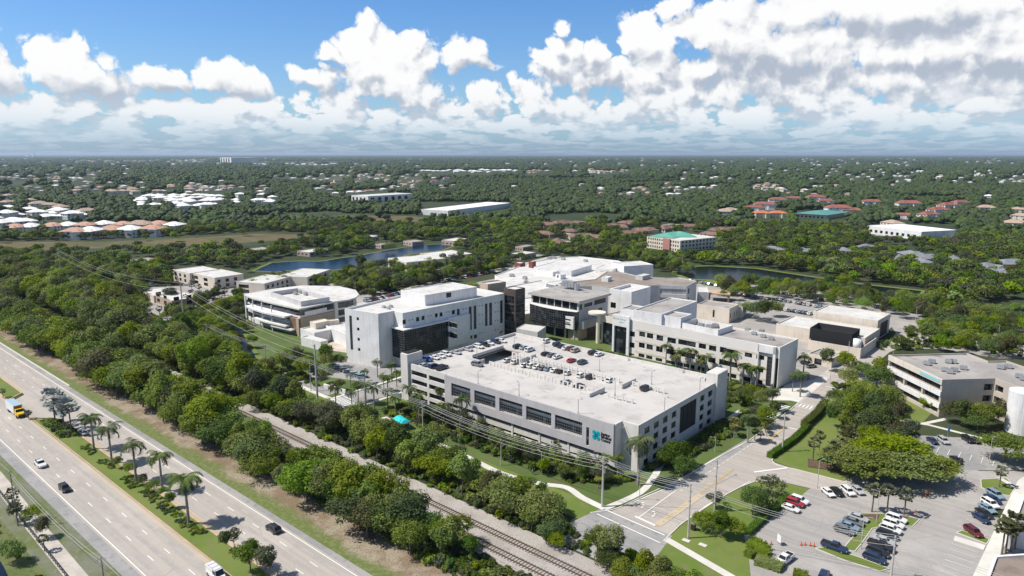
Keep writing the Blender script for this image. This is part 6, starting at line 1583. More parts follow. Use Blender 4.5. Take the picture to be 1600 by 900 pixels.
for x, y, s, k, z in KEEPERS:
    key = (k, z); i = cnt.get(key, 0); cnt[key] = i+1
    pos = '' if tot[key] == 1 else (', %s from left' % ordn(i))
    o = thing('flame_tree' if k == 'flame' else ('pine_tree' if k == 'pine' else ('shrub' if z == 'D' else 'tree')), K_WORD[k]+' '+Z_WORD.get(z, '')+pos, 'shrub' if z == 'D' else 'tree', (x, y, 0), R.uniform(0, 6.28), 'trees '+Z_WORD.get(z, ''))
    pr = R.choice(PROTO[k]); o.scale = (s*R.uniform(.88, 1.12), s*R.uniform(.88, 1.12), s*R.uniform(.78, 1.12))
    link('crown', pr[0], o); link('trunk', pr[1], o)
KW2 = {'royal': 'feather palm', 'silver': 'silver-blue fan palm', 'sabal': 'shaggy round-headed cabbage palm', 'yellow': 'yellowing feather palm'}
PZ = {'median': 'in the highway median', 'median west': 'in the median west of the opening', 'footpath': 'by the path at the bottom left', 'garage front': 'beside the garage', 'office wing': 'before the long office wing', 'hospital tower': 'at the foot of the hospital tower', 'side road': 'along the side road left of the garage', 'entrance': 'by the pavilion entrance', 'car park': 'around the visitor car park', 'lawn': 'on the lawn beside the crossing road', 'garage bed': 'in the planting bed before the garage', 'road side bed': 'in the bed between garage and road', 'offices': 'among the offices behind the clinic', 'pond': 'by the dark pond on the right', 'rail strip': 'low beside the railway'}
PALMS = [p for p in PALMS if inview(p[0], p[1])]
PALMS.sort(key=lambda t_: P(t_[0], t_[1])[0]); cnt = {}; tot = {}
for t_ in PALMS: tot[(t_[3], t_[4])] = tot.get((t_[3], t_[4]), 0)+1
for x, y, h, k, z in PALMS:
    key = (k, z); i = cnt.get(key, 0); cnt[key] = i+1
    base = {'royal': 10.5, 'yellow': 8.0, 'sabal': 7.4, 'silver': 9.0}[k]; s = h/base
    o = thing('palm_tree', KW2[k]+' '+PZ[z]+('' if tot[key] == 1 else ', %s from the left' % ordn(i)), 'palm', (x, y, 0), R.uniform(0, 6.28), 'palms '+PZ[z])
    o.scale = (s, s, s) if s > .75 else (max(s, .62), max(s, .62), s)
    for nm, me in R.choice(PAL[k]): link(nm, me, o)
# ---------------------------------------------------------------- the woods: one object of uncountable trees, scattered by geometry nodes
def covered(x, y, h, near):
    q0 = P(x, y, 0); q1 = P(x, y, h)
    for (x0, x1, y0, y1) in VIS:
        if x0-3 < q0[0] < x1+3 and q1[1] < y1 and q0[1] > y0: return True
    m = P(x, y, h*.85)
    if any(inpoly(m[0], m[1], g) for g in OPENPX) and rnc.random() > .22: return True
    return False
rnc = random.Random(8)
OPENPX = [[P(a, b_)[:2] for a, b_ in g] for g in OPEN+LAKES]
fr_w = math.atan(800/F)+.12
def zone_pts(r0, r1, sp, sfun, keep=True, h=8):
    out = []; r = r0; rr_ = random.Random(int(r0))
    while r < r1:
        st = sp/r; a = -fr_w
        while a < fr_w:
            aa = a+rr_.uniform(-.45, .45)*st; d = r+rr_.uniform(-.45, .45)*sp
            ang = math.pi/2+YAW-aa; x, y = d*math.cos(ang), d*math.sin(ang); a += st
            q = P(x, y)
            if q[1] > 1000: continue
            s = sfun(rr_, x, y)
            if s <= 0: continue
            if keep and (y < 150 or any(inpoly(x, y, k_) for k_ in KEEP)): continue
            if r < 1800 and (any(inpoly(x, y, k_) for k_ in LAKES)): continue
            if r < 1800 and any(inpoly(x, y, k_) for k_ in OPEN) and rr_.random() > .03: continue
            if covered(x, y, h*s, True): continue
            out.append((x, y, s*rr_.uniform(.75, 1.25), rr_.uniform(0, 6.28)))
        r += sp*.9
    return out
def clearing(x, y, sc_, th):
    return noise.noise(Vector((x*sc_, y*sc_, 3.3))) < th
near = zone_pts(230, 900, 7.2, lambda r, x, y: 0 if (clearing(x, y, .011, -.33)) else r.uniform(.65, 1.1))
mid_ = zone_pts(900, 2400, 12.0, lambda r, x, y: 0 if clearing(x, y, .006, -.38) else r.uniform(.9, 1.5), True)
far_ = zone_pts(2400, 6500, 27, lambda r, x, y: 0 if clearing(x, y, .0025, -.38) else r.uniform(1.5, 2.6), True, 8)
vfar = zone_pts(6500, 24000, 95, lambda r, x, y: 0 if clearing(x, y, .0008, -.25) else r.uniform(2.2, 4.5), False, 3)
rest = [(t_[0], t_[1], t_[2], R.uniform(0, 6.28)) for t_ in REST]
def source(meshes, nm):
    c = bpy.data.collections.new(nm)
    for i, me in enumerate(meshes):
        o = bpy.data.objects.new(nm, me); c.objects.link(o)
    return c
def scatter(name, pts, col, kind='stuff', zf=1.0, z0=0):
    me = bpy.data.meshes.new(name+'_points'); me.from_pydata([(p[0], p[1], z0) for p in pts], [], [])
    a = me.attributes.new('sc', 'FLOAT', 'POINT'); a.data.foreach_set('value', [p[2] for p in pts])
    a = me.attributes.new('rt', 'FLOAT', 'POINT'); a.data.foreach_set('value', [p[3] for p in pts])
    o = bpy.data.objects.new(name, me); COL.objects.link(o); o['kind'] = kind
    g = bpy.data.node_groups.new(name, 'GeometryNodeTree')
    g.interface.new_socket('Geometry', in_out='INPUT', socket_type='NodeSocketGeometry'); g.interface.new_socket('Geometry', in_out='OUTPUT', socket_type='NodeSocketGeometry')
    n = g.nodes; l = g.links; gi = n.new('NodeGroupInput'); go = n.new('NodeGroupOutput'); ip = n.new('GeometryNodeInstanceOnPoints')
    ci = n.new('GeometryNodeCollectionInfo'); ci.inputs['Collection'].default_value = col; ci.inputs['Separate Children'].default_value = True; ci.inputs['Reset Children'].default_value = True
    na = n.new('GeometryNodeInputNamedAttribute'); na.data_type = 'FLOAT'; na.inputs['Name'].default_value = 'sc'
    nb = n.new('GeometryNodeInputNamedAttribute'); nb.data_type = 'FLOAT'; nb.inputs['Name'].default_value = 'rt'
    cs = n.new('ShaderNodeCombineXYZ'); l.new(na.outputs[0], cs.inputs[0]); l.new(na.outputs[0], cs.inputs[1]); mz = n.new('ShaderNodeMath'); mz.operation = 'MULTIPLY'; mz.inputs[1].default_value = zf; l.new(na.outputs[0], mz.inputs[0]); l.new(mz.outputs[0], cs.inputs[2])
    cr_ = n.new('ShaderNodeCombineXYZ'); l.new(nb.outputs[0], cr_.inputs[2])
    l.new(gi.outputs[0], ip.inputs['Points']); l.new(ci.outputs[0], ip.inputs['Instance']); ip.inputs['Pick Instance'].default_value = True
    l.new(cr_.outputs[0], ip.inputs['Rotation']); l.new(cs.outputs[0], ip.inputs['Scale']); l.new(ip.outputs[0], go.inputs[0])
    md = o.modifiers.new('scatter', 'NODES'); md.node_group = g
    return o
lowm = [l_.mesh('wood_crown', LM[k]) for l_, k in zip(LOW+LOW[:3], ('mid', 'dark', 'grey', 'dark', 'dark', 'mid', 'olive'))]
farm = [l_.mesh('far_crown', LM['far '+k], True) for l_, k in zip(FAR+FAR, ('mid', 'dark', 'grey', 'dark', 'mid', 'dark'))]
def shuf(p, s=1): random.Random(s).shuffle(p); return p
scatter('woodland', shuf(near), source(lowm, 'wood'))
scatter('belt_woodland', shuf(rest), source([PROTO[k][i][0] for i, k in enumerate(('mid', 'dark', 'mid', 'grey', 'mid', 'lime', 'dark', 'mid', 'olive'))], 'wood_belt'))
scatter('distant_woodland', shuf(mid_+far_), source(farm, 'wood_far'), zf=.95)
scatter('horizon_woodland', shuf(vfar), source(farm, 'wood_horizon'), zf=.45)
print('woods', len(near), len(mid_), len(far_), len(vfar), 'rest', len(rest), 'palms', len(PALMS), 'houses', NH[0])
for k_, nm_ in (('low_white', 'pale_far_houses'), ('tan', 'tan_far_houses'), ('low_terracotta', 'orange_far_houses'), ('red', 'red_far_houses'), ('white', 'white_far_houses')):
    pp = [f[:4] for f in FARH if f[4] == k_]
    if not pp: continue
    a, b_, c = HP[k_]; me = bpy.data.meshes.new('far_house'); vs = [tuple(v.co) for v in a.vertices]; n0 = len(vs); fs = [tuple(p.vertices) for p in a.polygons]; m0 = len(fs)
    vs += [tuple(v.co) for v in b_.vertices]; fs += [tuple(i+n0 for i in p.vertices) for p in b_.polygons]; me.from_pydata(vs, [], fs)
    me.materials.append(a.materials[0]); me.materials.append(b_.materials[0]); me.polygons.foreach_set('material_index', [0]*m0+[1]*(len(fs)-m0))
    scatter(nm_, pp, source([me], nm_), zf=1.0)
# undergrowth along the belts and beds
ug = []
def ub(x, y): ug.append((x, y, rn.uniform(.6, 1.5), rn.uniform(0, 6.28)))
poly_fill([(-640, 91), (-60, 92), (-60, 102), (-640, 102)], 1.9, lambda x, y: ub(x, y) if not ((-262 < x < -246) or (-210 < x < -190 and y > 98) or (-172 < x < -158 and y > 96)) else None, rn)
poly_fill([(-640, 116), (-50, 116.4), (-45, 122), (-92, 125), (-104, 131), (-150, 129), (-215, 131), (-640, 150)], 2.6, ub, rn)
poly_fill([(-184, 149.5), (-98, 147), (-93, 150), (-90, 158), (-99, 155), (-166, 155), (-184, 156)], 1.7, ub, rn)
poly_fill([(-184, 143), (-120, 142), (-98, 143), (-98, 147), (-184, 149)], 2.6, ub, rn)
poly_fill([(-91, 165), (-86.5, 170), (-84, 200), (-84, 215), (-90, 215)], 1.5, ub, rn)
poly_fill([(-168, 246), (-90, 243), (-90, 253), (-168, 254)], 1.8, ub, rn)
poly_fill([(-168, 218), (-95, 218), (-95, 240), (-168, 243)], 2.2, ub, rn)
poly_fill([(-262, 63), (-240, 63), (-240, 66.5), (-258, 66.5)], 1.3, ub, rn)
for xc_ in (-226, -211, -194, -182, -172, -163, -157): poly_fill([(xc_-4, 63.5), (xc_+5, 63.5), (xc_+5, 66.3), (xc_-4, 66.3)], 1.2, lambda x, y: ug.append((x, y, rn.uniform(.35, .6), rn.random()*6)), rn)
poly_fill([(-420, 26), (-150, 22), (-150, 35), (-420, 36.5)], 3.4, lambda x, y: ug.append((x, y, rn.uniform(.4, .9), rn.random()*6)) if rn.random() < .3 and not (26 < y < 32.5) else None, rn)
poly_fill(GP([(1300,600),(1395,610),(1420,640),(1380,700),(1330,700),(1310,650)]), 2.6, ub, rn)
poly_fill(GP([(1270,560),(1345,545),(1395,548),(1500,545),(1600,560),(1600,548),(1420,525)]), 3.5, ub, rn)
poly_fill(GP([(380,560),(470,580),(500,605),(420,600)]), 3.0, ub, rn)
scatter('undergrowth', shuf(ug), source([s_.mesh('under', LM[k]) for s_, k in zip(SH+SH[:2], ('mid', 'dark', 'grey', 'mid', 'dark'))], 'under'), zf=1.0)
# clipped hedges
def hedge(px, w, h, label, k='mid', dens=55, zt=0):
    pts = smoothpts(GP(px), 2); mb = MB(); r = random.Random(len(px)*7+int(px[0][0]))
    for i in range(len(pts)-1):
        a, b_ = Vector(pts[i]), Vector(pts[i+1]); L_ = (b_-a).length; u = (b_-a)/max(L_, .01); n_ = Vector((-u.y, u.x))
        for _ in range(int(L_*dens*(h+w)*.5)):
            s_ = r.random()*L_; f = r.random()
            if f < .45: off_, z, nn = r.uniform(-w/2, w/2), h, Vector((0, 0, 1))
            else: sg_ = r.choice((-1, 1)); off_, z, nn = sg_*w/2, r.uniform(0, h), Vector((n_.x*sg_, n_.y*sg_, .2))
            p = a+u*s_+n_*off_; card(mb, Vector((p.x, p.y, z+r.uniform(-.08, .08))), (nn+rv(r)*.5).normalized(), r.uniform(.12, .24), r)
        m_ = (a+b_)/2; T = lambda v: (a.x+u.x*v[0]+n_.x*v[1], a.y+u.y*v[0]+n_.y*v[1], v[2]); mb.box(0, L_, -w*.4, w*.4, 0, h*.9, 0, T)
    o = mb.build('hedge', LM[k]); tag(o, label, 'hedge', 'clipped hedges'); return o
hedge([(1202,716),(1240,690),(1262,668)], 2.0, 1.6, 'clipped dark hedge on the road edge of the lawn, in front of the tall pole', 'dark')
hedge([(1256,668),(1275,652),(1290,632)], 2.6, 2.2, 'taller clipped hedge on the road edge nearer the crosswalk', 'dark')
hedge([(1168,836),(1200,806),(1228,782)], 1.8, 1.3, 'straight hedge between grass strip and visitor car park', 'dark')
hedge([(1170,850),(1185,856),(1192,862),(1188,868)], 4.0, 1.4, 'rounded light green hedge at the car park entrance corner', 'lime')
hedge([(1180,878),(1200,884),(1222,892)], 3.2, 1.4, 'broad clipped hedge beside the white pickup', 'mid')
hedge([(1168,872),(1176,866)], 2.2, 1.3, 'small clump hedge in the mulch left of the white pickup', 'mid')
hedge([(1239,899),(1262,905)], 2.4, 1.3, 'short hedge cut by the bottom edge right of the pickup', 'mid')
hedge([(1065,705),(1100,685),(1150,655)], 1.0, 1.1, 'thin hedge following the curved footpath by the garage', 'mid')
hedge([(1395,735),(1470,738),(1500,720)], 1.6, 1.0, 'low orange-tipped hedge at the edge of the upper bays', 'olive')
# ---------------------------------------------------------------- vehicles
M_tyre = mat('tyre', (.02, .02, .02), .9); M_rim = mat('rim', (.35, .35, .36), .4, metal=.8)
M_cglass = mat('car_glass', (.015, .018, .02), .08, spec=.5); M_hl = mat('headlight', (.7, .7, .7), .2); M_tl = mat('taillight', (.30, .01, .01), .3)
CC = {'white': (.72, .72, .71), 'silver': (.42, .43, .44), 'grey': (.16, .165, .17), 'black': (.018, .018, .02), 'navy': (.02, .035, .085), 'blue': (.02, .07, .30), 'light blue': (.20, .30, .38), 'red': (.33, .02, .025), 'maroon': (.13, .015, .02), 'green': (.025, .07, .07), 'beige': (.42, .38, .31)}
CM = {}
for k, c in CC.items():
    m = mat('paint_'+k.replace(' ', '_'), c, .3, spec=.5); b_ = m.node_tree.nodes['Principled BSDF']; b_.inputs['Coat Weight'].default_value = .6; b_.inputs['Coat Roughness'].default_value = .06; CM[k] = m
KINDS = {  # length, width, bonnet height, roof height, station list for the cabin (fractions along from the nose)
 'sedan': (4.7, 1.82, .86, 1.45, (.27, .42, .74, .90), 1.0), 'suv': (4.75, 1.92, 1.05, 1.75, (.25, .36, .88, .98), 1.12), 'hatch': (4.3, 1.80, .92, 1.55, (.24, .38, .84, .97), 1.02),
 'pickup': (5.7, 2.0, 1.15, 1.88, (.28, .37, .60, .645), 1.15), 'van': (5.6, 2.05, 1.2, 2.35, (.13, .22, .97, .99), 1.3)}
def car_meshes(kind):
    L_, w, hb, ht, st, belt = KINDS[kind]; b = MB(); g = MB(); zc = .28; hw = w/2
    # lower body: cross-sections down the length, corners rounded
    secs = [(0, .55, .72, .80), (.03, .40, .86, .90), (.12, .30, .97, .97), (.3, .28, 1.0, 1.0), (.7, .28, 1.0, 1.0), (.9, .30, .97, 1.0), (.97, .40, .9, .99), (1.0, .55, .82, .93)]
    rings = []
    for f, z0, wf, hf in secs:
        x = L_/2-f*L_; hh_ = (hb if f < st[0]+.02 else belt)*hf if kind != 'pickup' else (hb*hf)
        a = hw*wf
        rings.append([(x, -a*.92, z0), (x, -a, z0+.18), (x, -a*1.0, hh_-.2), (x, -a*.9, hh_), (x, a*.9, hh_), (x, a, hh_-.2), (x, a, z0+.18), (x, a*.92, z0)])
    vs = [v for r_ in rings for v in r_]; fs = []
    for i in range(len(rings)-1):
        for j in range(8): fs.append((i*8+j, i*8+(j+1) % 8, (i+1)*8+(j+1) % 8, (i+1)*8+j))
    fs += [tuple(range(8)), tuple(reversed(range((len(rings)-1)*8, len(rings)*8)))]
    b.add(vs, fs)
    x = [L_/2-f*L_ for f in st]; hb2 = belt if kind != 'pickup' else hb
    c0, c1 = hw*.88, hw*.70
    if kind == 'van': c1 = hw*.84
    base = [(x[0], -c0, hb2-.05), (x[0], c0, hb2-.05), (x[3], c0, hb2-.05), (x[3], -c0, hb2-.05)]; top = [(x[1], -c1, ht-.06), (x[1], c1, ht-.06), (x[2], c1, ht-.06), (x[2], -c1, ht-.06)]
    g.add(base+top, [(4, 5, 6, 7), (0, 4, 7, 3), (1, 2, 6, 5), (0, 1, 5, 4), (3, 7, 6, 2)])
    e = .05; b.add([(x[1]+e, -c1-.02, ht-.07), (x[1]+e, c1+.02, ht-.07), (x[2]-e, c1+.02, ht-.07), (x[2]-e, -c1-.02, ht-.07), (x[1]-.12, -c1+.1, ht), (x[1]-.12, c1-.1, ht), (x[2]+.12, c1-.1, ht), (x[2]+.12, -c1+.1, ht)], [(0, 1, 5, 4), (1, 2, 6, 5), (2, 3, 7, 6), (3, 0, 4, 7), (4, 5, 6, 7)])
    def pil(p, q, r_=.05):
        for s in (-1, 1): b.tube((p[0], s*p[1], p[2]), (q[0], s*q[1], q[2]), r_, r_*.9, 4)
    pil((x[0], c0, hb2-.05), (x[1], c1, ht-.05)); pil((x[3], c0, hb2-.05), (x[2], c1, ht-.05), .09)
    xm = (x[1]+x[2])/2; pil((xm, c0+.005, hb2), (xm, c1+.005, ht-.05), .05)
    if kind == 'van': b.box(x[3]+.1, x[1]-1.1, -c1-.05, -c1+.02, hb2-.1, ht-.1); b.box(x[3]+.1, x[1]-1.1, c1-.02, c1+.05, hb2-.1, ht-.1)
    bed = None
    if kind == 'pickup':
        bd = MB(); bd.box(-L_/2+.15, x[3]-.12, -hw*.78, hw*.78, hb-.02, hb+.012); bed = bd
        b.box(-L_/2+.05, x[3], -hw*.92, -hw*.80, hb-.1, hb+.08); b.box(-L_/2+.05, x[3], hw*.80, hw*.92, hb-.1, hb+.08); b.box(-L_/2+.02, -L_/2+.14, -hw*.9, hw*.9, hb-.1, hb+.08)
    wh = MB(); wr = .35 if kind in ('sedan', 'hatch') else .41
    wh.tube((0, -.12, 0), (0, .12, 0), wr, wr, 14); rm = MB(); rm.tube((0, -.13, 0), (0, .13, 0), wr*.6, wr*.6, 10)
    wp = [(L_*.31, -hw+.1), (L_*.31, hw-.1), (-L_*.29, -hw+.1), (-L_*.29, hw-.1)]
    hl = MB(); hl.box(-.05, .06, -.2, .2, -.07, .07)
    return dict(b=b, g=g, wh=wh.mesh('wheel', M_tyre), rm=rm.mesh('rim', M_rim), wp=wp, wr=wr, hl=hl.mesh('headlight', M_hl), tl=hl.mesh('taillight', M_tl), L=L_, hw=hw, hb=hb, bed=bed.mesh('bed', M_dark) if bed else None, gm=g.mesh('car_glass', M_cglass))
CARK = {k: car_meshes(k) for k in KINDS}; PB = {}; proto = {}
def car(kind, col, x, y, z, rz, label, group=None, full=True):
    """full cars carry windows, wheels with rims, head- and taillights as parts"""
    K = CARK[kind]; key = (kind, col, full)
    nm = {'sedan': 'parked_car', 'suv': 'parked_suv', 'hatch': 'parked_car', 'pickup': 'pickup_truck', 'van': 'van'}[kind]
    lab = label
    if key in proto:
        return dup(proto[key], (x, y, z), rz, label=lab, group=group)
    o = thing(nm, lab, {'suv': 'car', 'sedan': 'car', 'hatch': 'car', 'pickup': 'pickup truck', 'van': 'van'}[kind], (x, y, z), rz, group)
    if (kind, col) not in PB: PB[(kind, col)] = K['b'].mesh('car_body', CM[col])
    bd = link('body', PB[(kind, col)], o); link('windows', K['gm'], o)
    if K['bed']: link('bed', K['bed'], o)
    for px, py in K['wp']:
        w_ = link('wheel', K['wh'], o, (px, py, K['wr']))
        if full: link('rim', K['rm'], w_)
    if full:
        for s in (-1, 1):
            link('headlight', K['hl'], o, (K['L']/2-.09, s*K['hw']*.66, K['hb']*.74)); link('taillight', K['tl'], o, (-K['L']/2+.06, s*K['hw']*.72, K['hb']*.78))
    proto[key] = o
    return o
def cars_at(lst, z, ang, where, group, full=True):
    """lst: (px,py of the car's middle, kind, colour[, angle]); labels count from the left"""
    lst = sorted(lst, key=lambda c: c[0]); n = {}; tot = {}
    for c in lst: key = (c[2], c[3]); tot[key] = tot.get(key, 0)+1
    KN = {'sedan': 'sedan', 'suv': 'suv', 'hatch': 'hatchback', 'pickup': 'pickup truck', 'van': 'van'}
    for c in lst:
        key = (c[2], c[3]); i = n.get(key, 0); n[key] = i+1
        zz = z(c) if callable(z) else z
        x, y = W(c[0], c[1], zz+.7); a = c[4] if len(c) > 4 else ang
        car(c[2], c[3], x, y, zz, math.radians(a)+R.uniform(-.02, .02), '%s %s %s%s' % (c[3], KN[c[2]], where, '' if tot[key] == 1 else ', %s such from left' % ordn(i)), group, full)
def line_of(p0, p1, n):
    'n cars side by side between two pixels, never closer than a bay'
    a, b_ = Vector(W(*p0)), Vector(W(*p1)); d = (b_-a); st = max(d.length/max(n-1, 1), 2.5); d.normalize()
    return [P(*(a+d*st*i), .7) for i in range(n)]
# garage roof
cars_at([(667.6,561,'suv','blue'),(679,558,'sedan','white'),(688,555.6,'sedan','white'),(697,553,'suv','white'),(713,550,'sedan','silver'),(731,545,'sedan','silver'),(748,541,'suv','white'),(757,538,'suv','black'),(764.5,535.6,'sedan','white'),(774.6,533.6,'suv','navy'),(784,532,'sedan','white')], DK, 0, 'in the row along the garage roof left parapet', 'cars on the garage roof')
cars_at([(663,570,'sedan','silver'),(678,572,'suv','navy'),(690,574,'pickup','black')], DK, 90, 'at the front left corner of the garage roof', 'cars on the garage roof')
cars_at([(745.6,569,'suv','grey',8)], DK, 8, 'driving at the head of the garage roof ramp', 'cars on the garage roof')
cars_at([(809,541,'suv','black'),(819,542.5,'sedan','silver'),(827.5,546,'suv','white'),(855,532.5,'suv','white'),(870.6,537.5,'suv','navy'),(877,540,'sedan','black'),(885,543,'sedan','white'),(893,544.5,'suv','maroon'),(899,547,'suv','beige'),(926,550.6,'suv','black'),(936,553,'sedan','white')], DK, 90, 'in the row along the garage roof rear parapet', 'cars on the garage roof')
cars_at([(852.5,552,'sedan','black'),(862,554,'sedan','grey'),(871,557,'sedan','white'),(893,562.5,'sedan','red'),(910,565.5,'suv','green')], DK, 90, 'just behind the white ramp screens on the garage roof', 'cars on the garage roof')
rz_ = lambda c: 9.5+3.38*min(max((W(c[0], c[1], 11.5)[0]+175)/68, 0), 1)
cars_at([(793,562.5,'sedan','white'),(806,565,'suv','white'),(820.6,570,'sedan','white'),(831,571,'suv','white'),(840,573,'sedan','white'),(848.5,574.5,'sedan','grey'),(857.5,575.5,'sedan','light blue'),(867.5,578,'sedan','white'),(876,579.5,'sedan','black'),(889,582,'suv','white'),(908.6,586,'suv','white'),(923,588.5,'suv','black'),(954.5,593.5,'suv','white')], rz_, 90, 'parked down the ramp lane of the garage roof', 'cars on the garage roof')
cars_at([(884.5,597,'suv','silver'),(905,603.5,'suv','black')], rz_, 90, 'on the near side of the ramp lane of the garage roof', 'cars on the garage roof')
cars_at([(1009,606,'suv','black',85),(1111,593,'suv','navy',80)], DK, 85, 'standing apart at the right of the garage roof', 'cars on the garage roof')
# visitor car park
A_l = math.degrees(math.atan2(W(1250,796)[1]-W(1222,786)[1], W(1250,796)[0]-W(1222,786)[0]))
cars_at([(1235,793,'sedan','white'),(1241.5,785,'suv','red'),(1249,781,'suv','white')], .07, A_l, 'in the left row of the visitor car park', 'cars in the visitor car park')
A_t = math.degrees(math.atan2(W(1304,777)[1]-W(1284,760)[1], W(1304,777)[0]-W(1284,760)[0]))
cars_at([(1294,768.5,'sedan','white'),(1308,767.5,'sedan','black'),(1325,767,'suv','white'),(1340,765,'sedan','silver')], .07, A_t, 'in the top row beside the flame trees', 'cars in the visitor car park')
cars_at([(p[0], p[1])+k_ for p, k_ in zip(line_of((1341,812), (1319,832), 4), (('sedan','silver'),('sedan','grey'),('sedan','light blue'),('suv','grey')))], .07, A_l, 'in the middle row left of the palm island', 'cars in the visitor car park')
cars_at([(p[0], p[1])+k_ for p, k_ in zip(line_of((1400,814), (1366,876), 8), (('suv','white'),('suv','white'),('suv','white'),('suv','black'),('sedan','silver'),('pickup','black'),('suv','black'),('suv','navy')))], .07, A_l, 'in the middle row right of the palm island', 'cars in the visitor car park')
cars_at([(1304,854,'pickup','navy',A_l+4)], .07, 0, 'along the island edge of the visitor car park', 'cars in the visitor car park')
x, y = W(1226, 873, .8); car('pickup', 'white', x, y, .07, math.radians(A_l-95), 'white pickup truck waiting at the car park entrance hedge', 'cars in the visitor car park')
x, y = W(1287, 899, .8); car('suv', 'navy', x, y, .07, math.radians(A_l+100), 'dark car cut by the bottom edge of the picture', 'cars in the visitor car park')
A_r = math.degrees(math.atan2(W(1530,838)[1]-W(1508,823)[1], W(1530,838)[0]-W(1508,823)[0]))
cars_at([(p[0], p[1])+k_ for p, k_ in zip(line_of((1555,776), (1533,813), 6), (('suv','light blue'),('sedan','navy'),('suv','white'),('sedan','light blue'),('sedan','black'),('sedan','navy')))]+[(1521,830,'suv','maroon')], .07, A_r, 'in the right row against the sidewalk', 'cars in the visitor car park')
A_u = math.degrees(math.atan2(W(1462,692)[1]-W(1450,683)[1], W(1462,692)[0]-W(1450,683)[0]))
cars_at([(1457,688,'sedan','navy'),(1474,688,'suv','silver'),(1512,686,'suv','black'),(1523,687,'sedan','black'),(1494,718,'sedan','black')], .07, A_u, 'in the upper bays below the terrace office', 'cars in the upper bays')
# highway
x, y = W(63, 724, .8); car('pickup', 'white', x, y, .07, 0, 'white pickup truck driving on the near carriageway', 'vehicles on the highway')
x, y = W(101, 762, .8); car('suv', 'black', x, y, .07, 0, 'dark compact suv driving ahead of the white pickup on the highway', 'vehicles on the highway')
x, y = W(427, 825, .8); car('suv', 'black', x, y, .07, math.pi, 'black suv driving on the far carriageway of the highway', 'vehicles on the highway')
x, y = W(337, 895, 1.0); car('van', 'white', x, y, .07, 0, 'white van with ladder rack at the bottom edge of the highway', 'vehicles on the highway')
x, y = W(130, 675, .8); car('sedan', 'silver', x, y, .07, math.pi, 'silver car on the far carriageway behind the median palms', 'vehicles on the highway')
# box truck with yellow cab
x, y = W(28, 642, 1.5); tk = thing('box_truck', 'box truck with yellow cab and long white box with pale blue roof', 'truck', (x-2, y-.2, .07), 0, 'vehicles on the highway')
b = MB(); b.box(-6.2, 3.2, -1.25, 1.25, 1.0, 3.75); bx_ = b.build('cargo_box', mat('truck_white', (.72, .73, .74), .5), tk)
b = MB(); b.box(-6.1, 3.1, -1.2, 1.2, 3.751, 3.8); b.build('box_roof', mat('pale_blue_panel', (.34, .46, .56), .4), bx_)
b = MB(); b.box(3.201, 3.24, -1.1, 1.1, 1.6, 3.7); b.build('front_panel', mat('orange_brown', (.30, .13, .04), .5), bx_)
M_yel = mat('paint_yellow', (.80, .50, .02), .35)
b = MB(); b.prism([(3.4, -1.1), (5.0, -1.15), (5.0, 1.15), (3.4, 1.1)], .7, 1.9); b.add([(3.5, -1.1, 1.9), (5.0, -1.1, 1.9), (5.0, 1.1, 1.9), (3.5, 1.1, 1.9), (3.55, -1.0, 2.75), (4.5, -1.0, 2.75), (4.5, 1.0, 2.75), (3.55, 1.0, 2.75)], [(4, 5, 6, 7), (0, 1, 5, 4), (2, 3, 7, 6), (3, 0, 4, 7)])
b.add([(5.0, -1.1, .6), (6.5, -.95, .6), (6.5, .95, .6), (5.0, 1.1, .6), (5.0, -1.1, 1.85), (6.4, -.85, 1.6), (6.4, .85, 1.6), (5.0, 1.1, 1.85)], [(4, 5, 6, 7), (0, 1, 5, 4), (2, 3, 7, 6), (1, 2, 6, 5), (0, 3, 2, 1)])
b.build('cab', M_yel, tk)
b = MB(); b.add([(5.01, -1.0, 1.95), (5.01, 1.0, 1.95), (4.53, .95, 2.68), (4.53, -.95, 2.68)], [(0, 1, 2, 3)]); b.build('windscreen', M_cglass, tk)
b = MB(); b.box(6.42, 6.55, -.9, .9, .55, 1.15); b.box(-6.1, 6.2, -.5, .5, .55, .95); b.build('chassis', M_black, tk)
for wx in (5.6, -3.2, -4.4):
    for s in (-1, 1): w_ = link('wheel', CARK['van']['wh'], tk, (wx, s*1.05, .5)); w_.scale = (1.25, 1.6, 1.25)
b = MB()
vn = [o for o in COL.objects if o.get('label') == 'white van with ladder rack at the bottom edge of the highway'][0]
for x_ in (-1.5, 0, 1.3): b.box(x_-.03, x_+.03, -.9, .9, 2.4, 2.46)
b.box(-2, 1.6, -.85, -.8, 2.42, 2.5); b.box(-2, 1.6, .8, .85, 2.42, 2.5); b.build('ladder_rack', M_steel, vn)
# distant rows: simple cars with windows and wheels
def rows(px0, px1, n, kinds, cols, ang, where, group, z=.07, skip=.12):
    lst = []; r = random.Random(int(px0[0]+px1[1]*3))
    for i in range(n):
        if r.random() < skip: continue
        f = i/max(n-1, 1); lst.append((px0[0]+(px1[0]-px0[0])*f+r.uniform(-.4, .4), px0[1]+(px1[1]-px0[1])*f, r.choice(kinds), r.choice(cols)))
    n_ = {}; tot = {}
    for c in lst: tot[(c[2], c[3])] = tot.get((c[2], c[3]), 0)+1
    for c in lst:
        key = (c[2], c[3]); i = n_.get(key, 0); n_[key] = i+1
        x, y = W(c[0], c[1], .7)
        car(c[2], c[3], x, y, z, math.radians(ang)+r.uniform(-.03, .03), '%s %s %s%s' % (c[3], {'sedan': 'sedan', 'suv': 'suv', 'hatch': 'hatchback', 'pickup': 'pickup', 'van': 'van'}[c[2]], where, '' if tot[key] == 1 else ', %s such from left' % ordn(i)), group, False)
kk = ['sedan', 'suv', 'suv', 'hatch']; cc = ['white', 'white', 'silver', 'black', 'grey', 'navy', 'red', 'light blue']
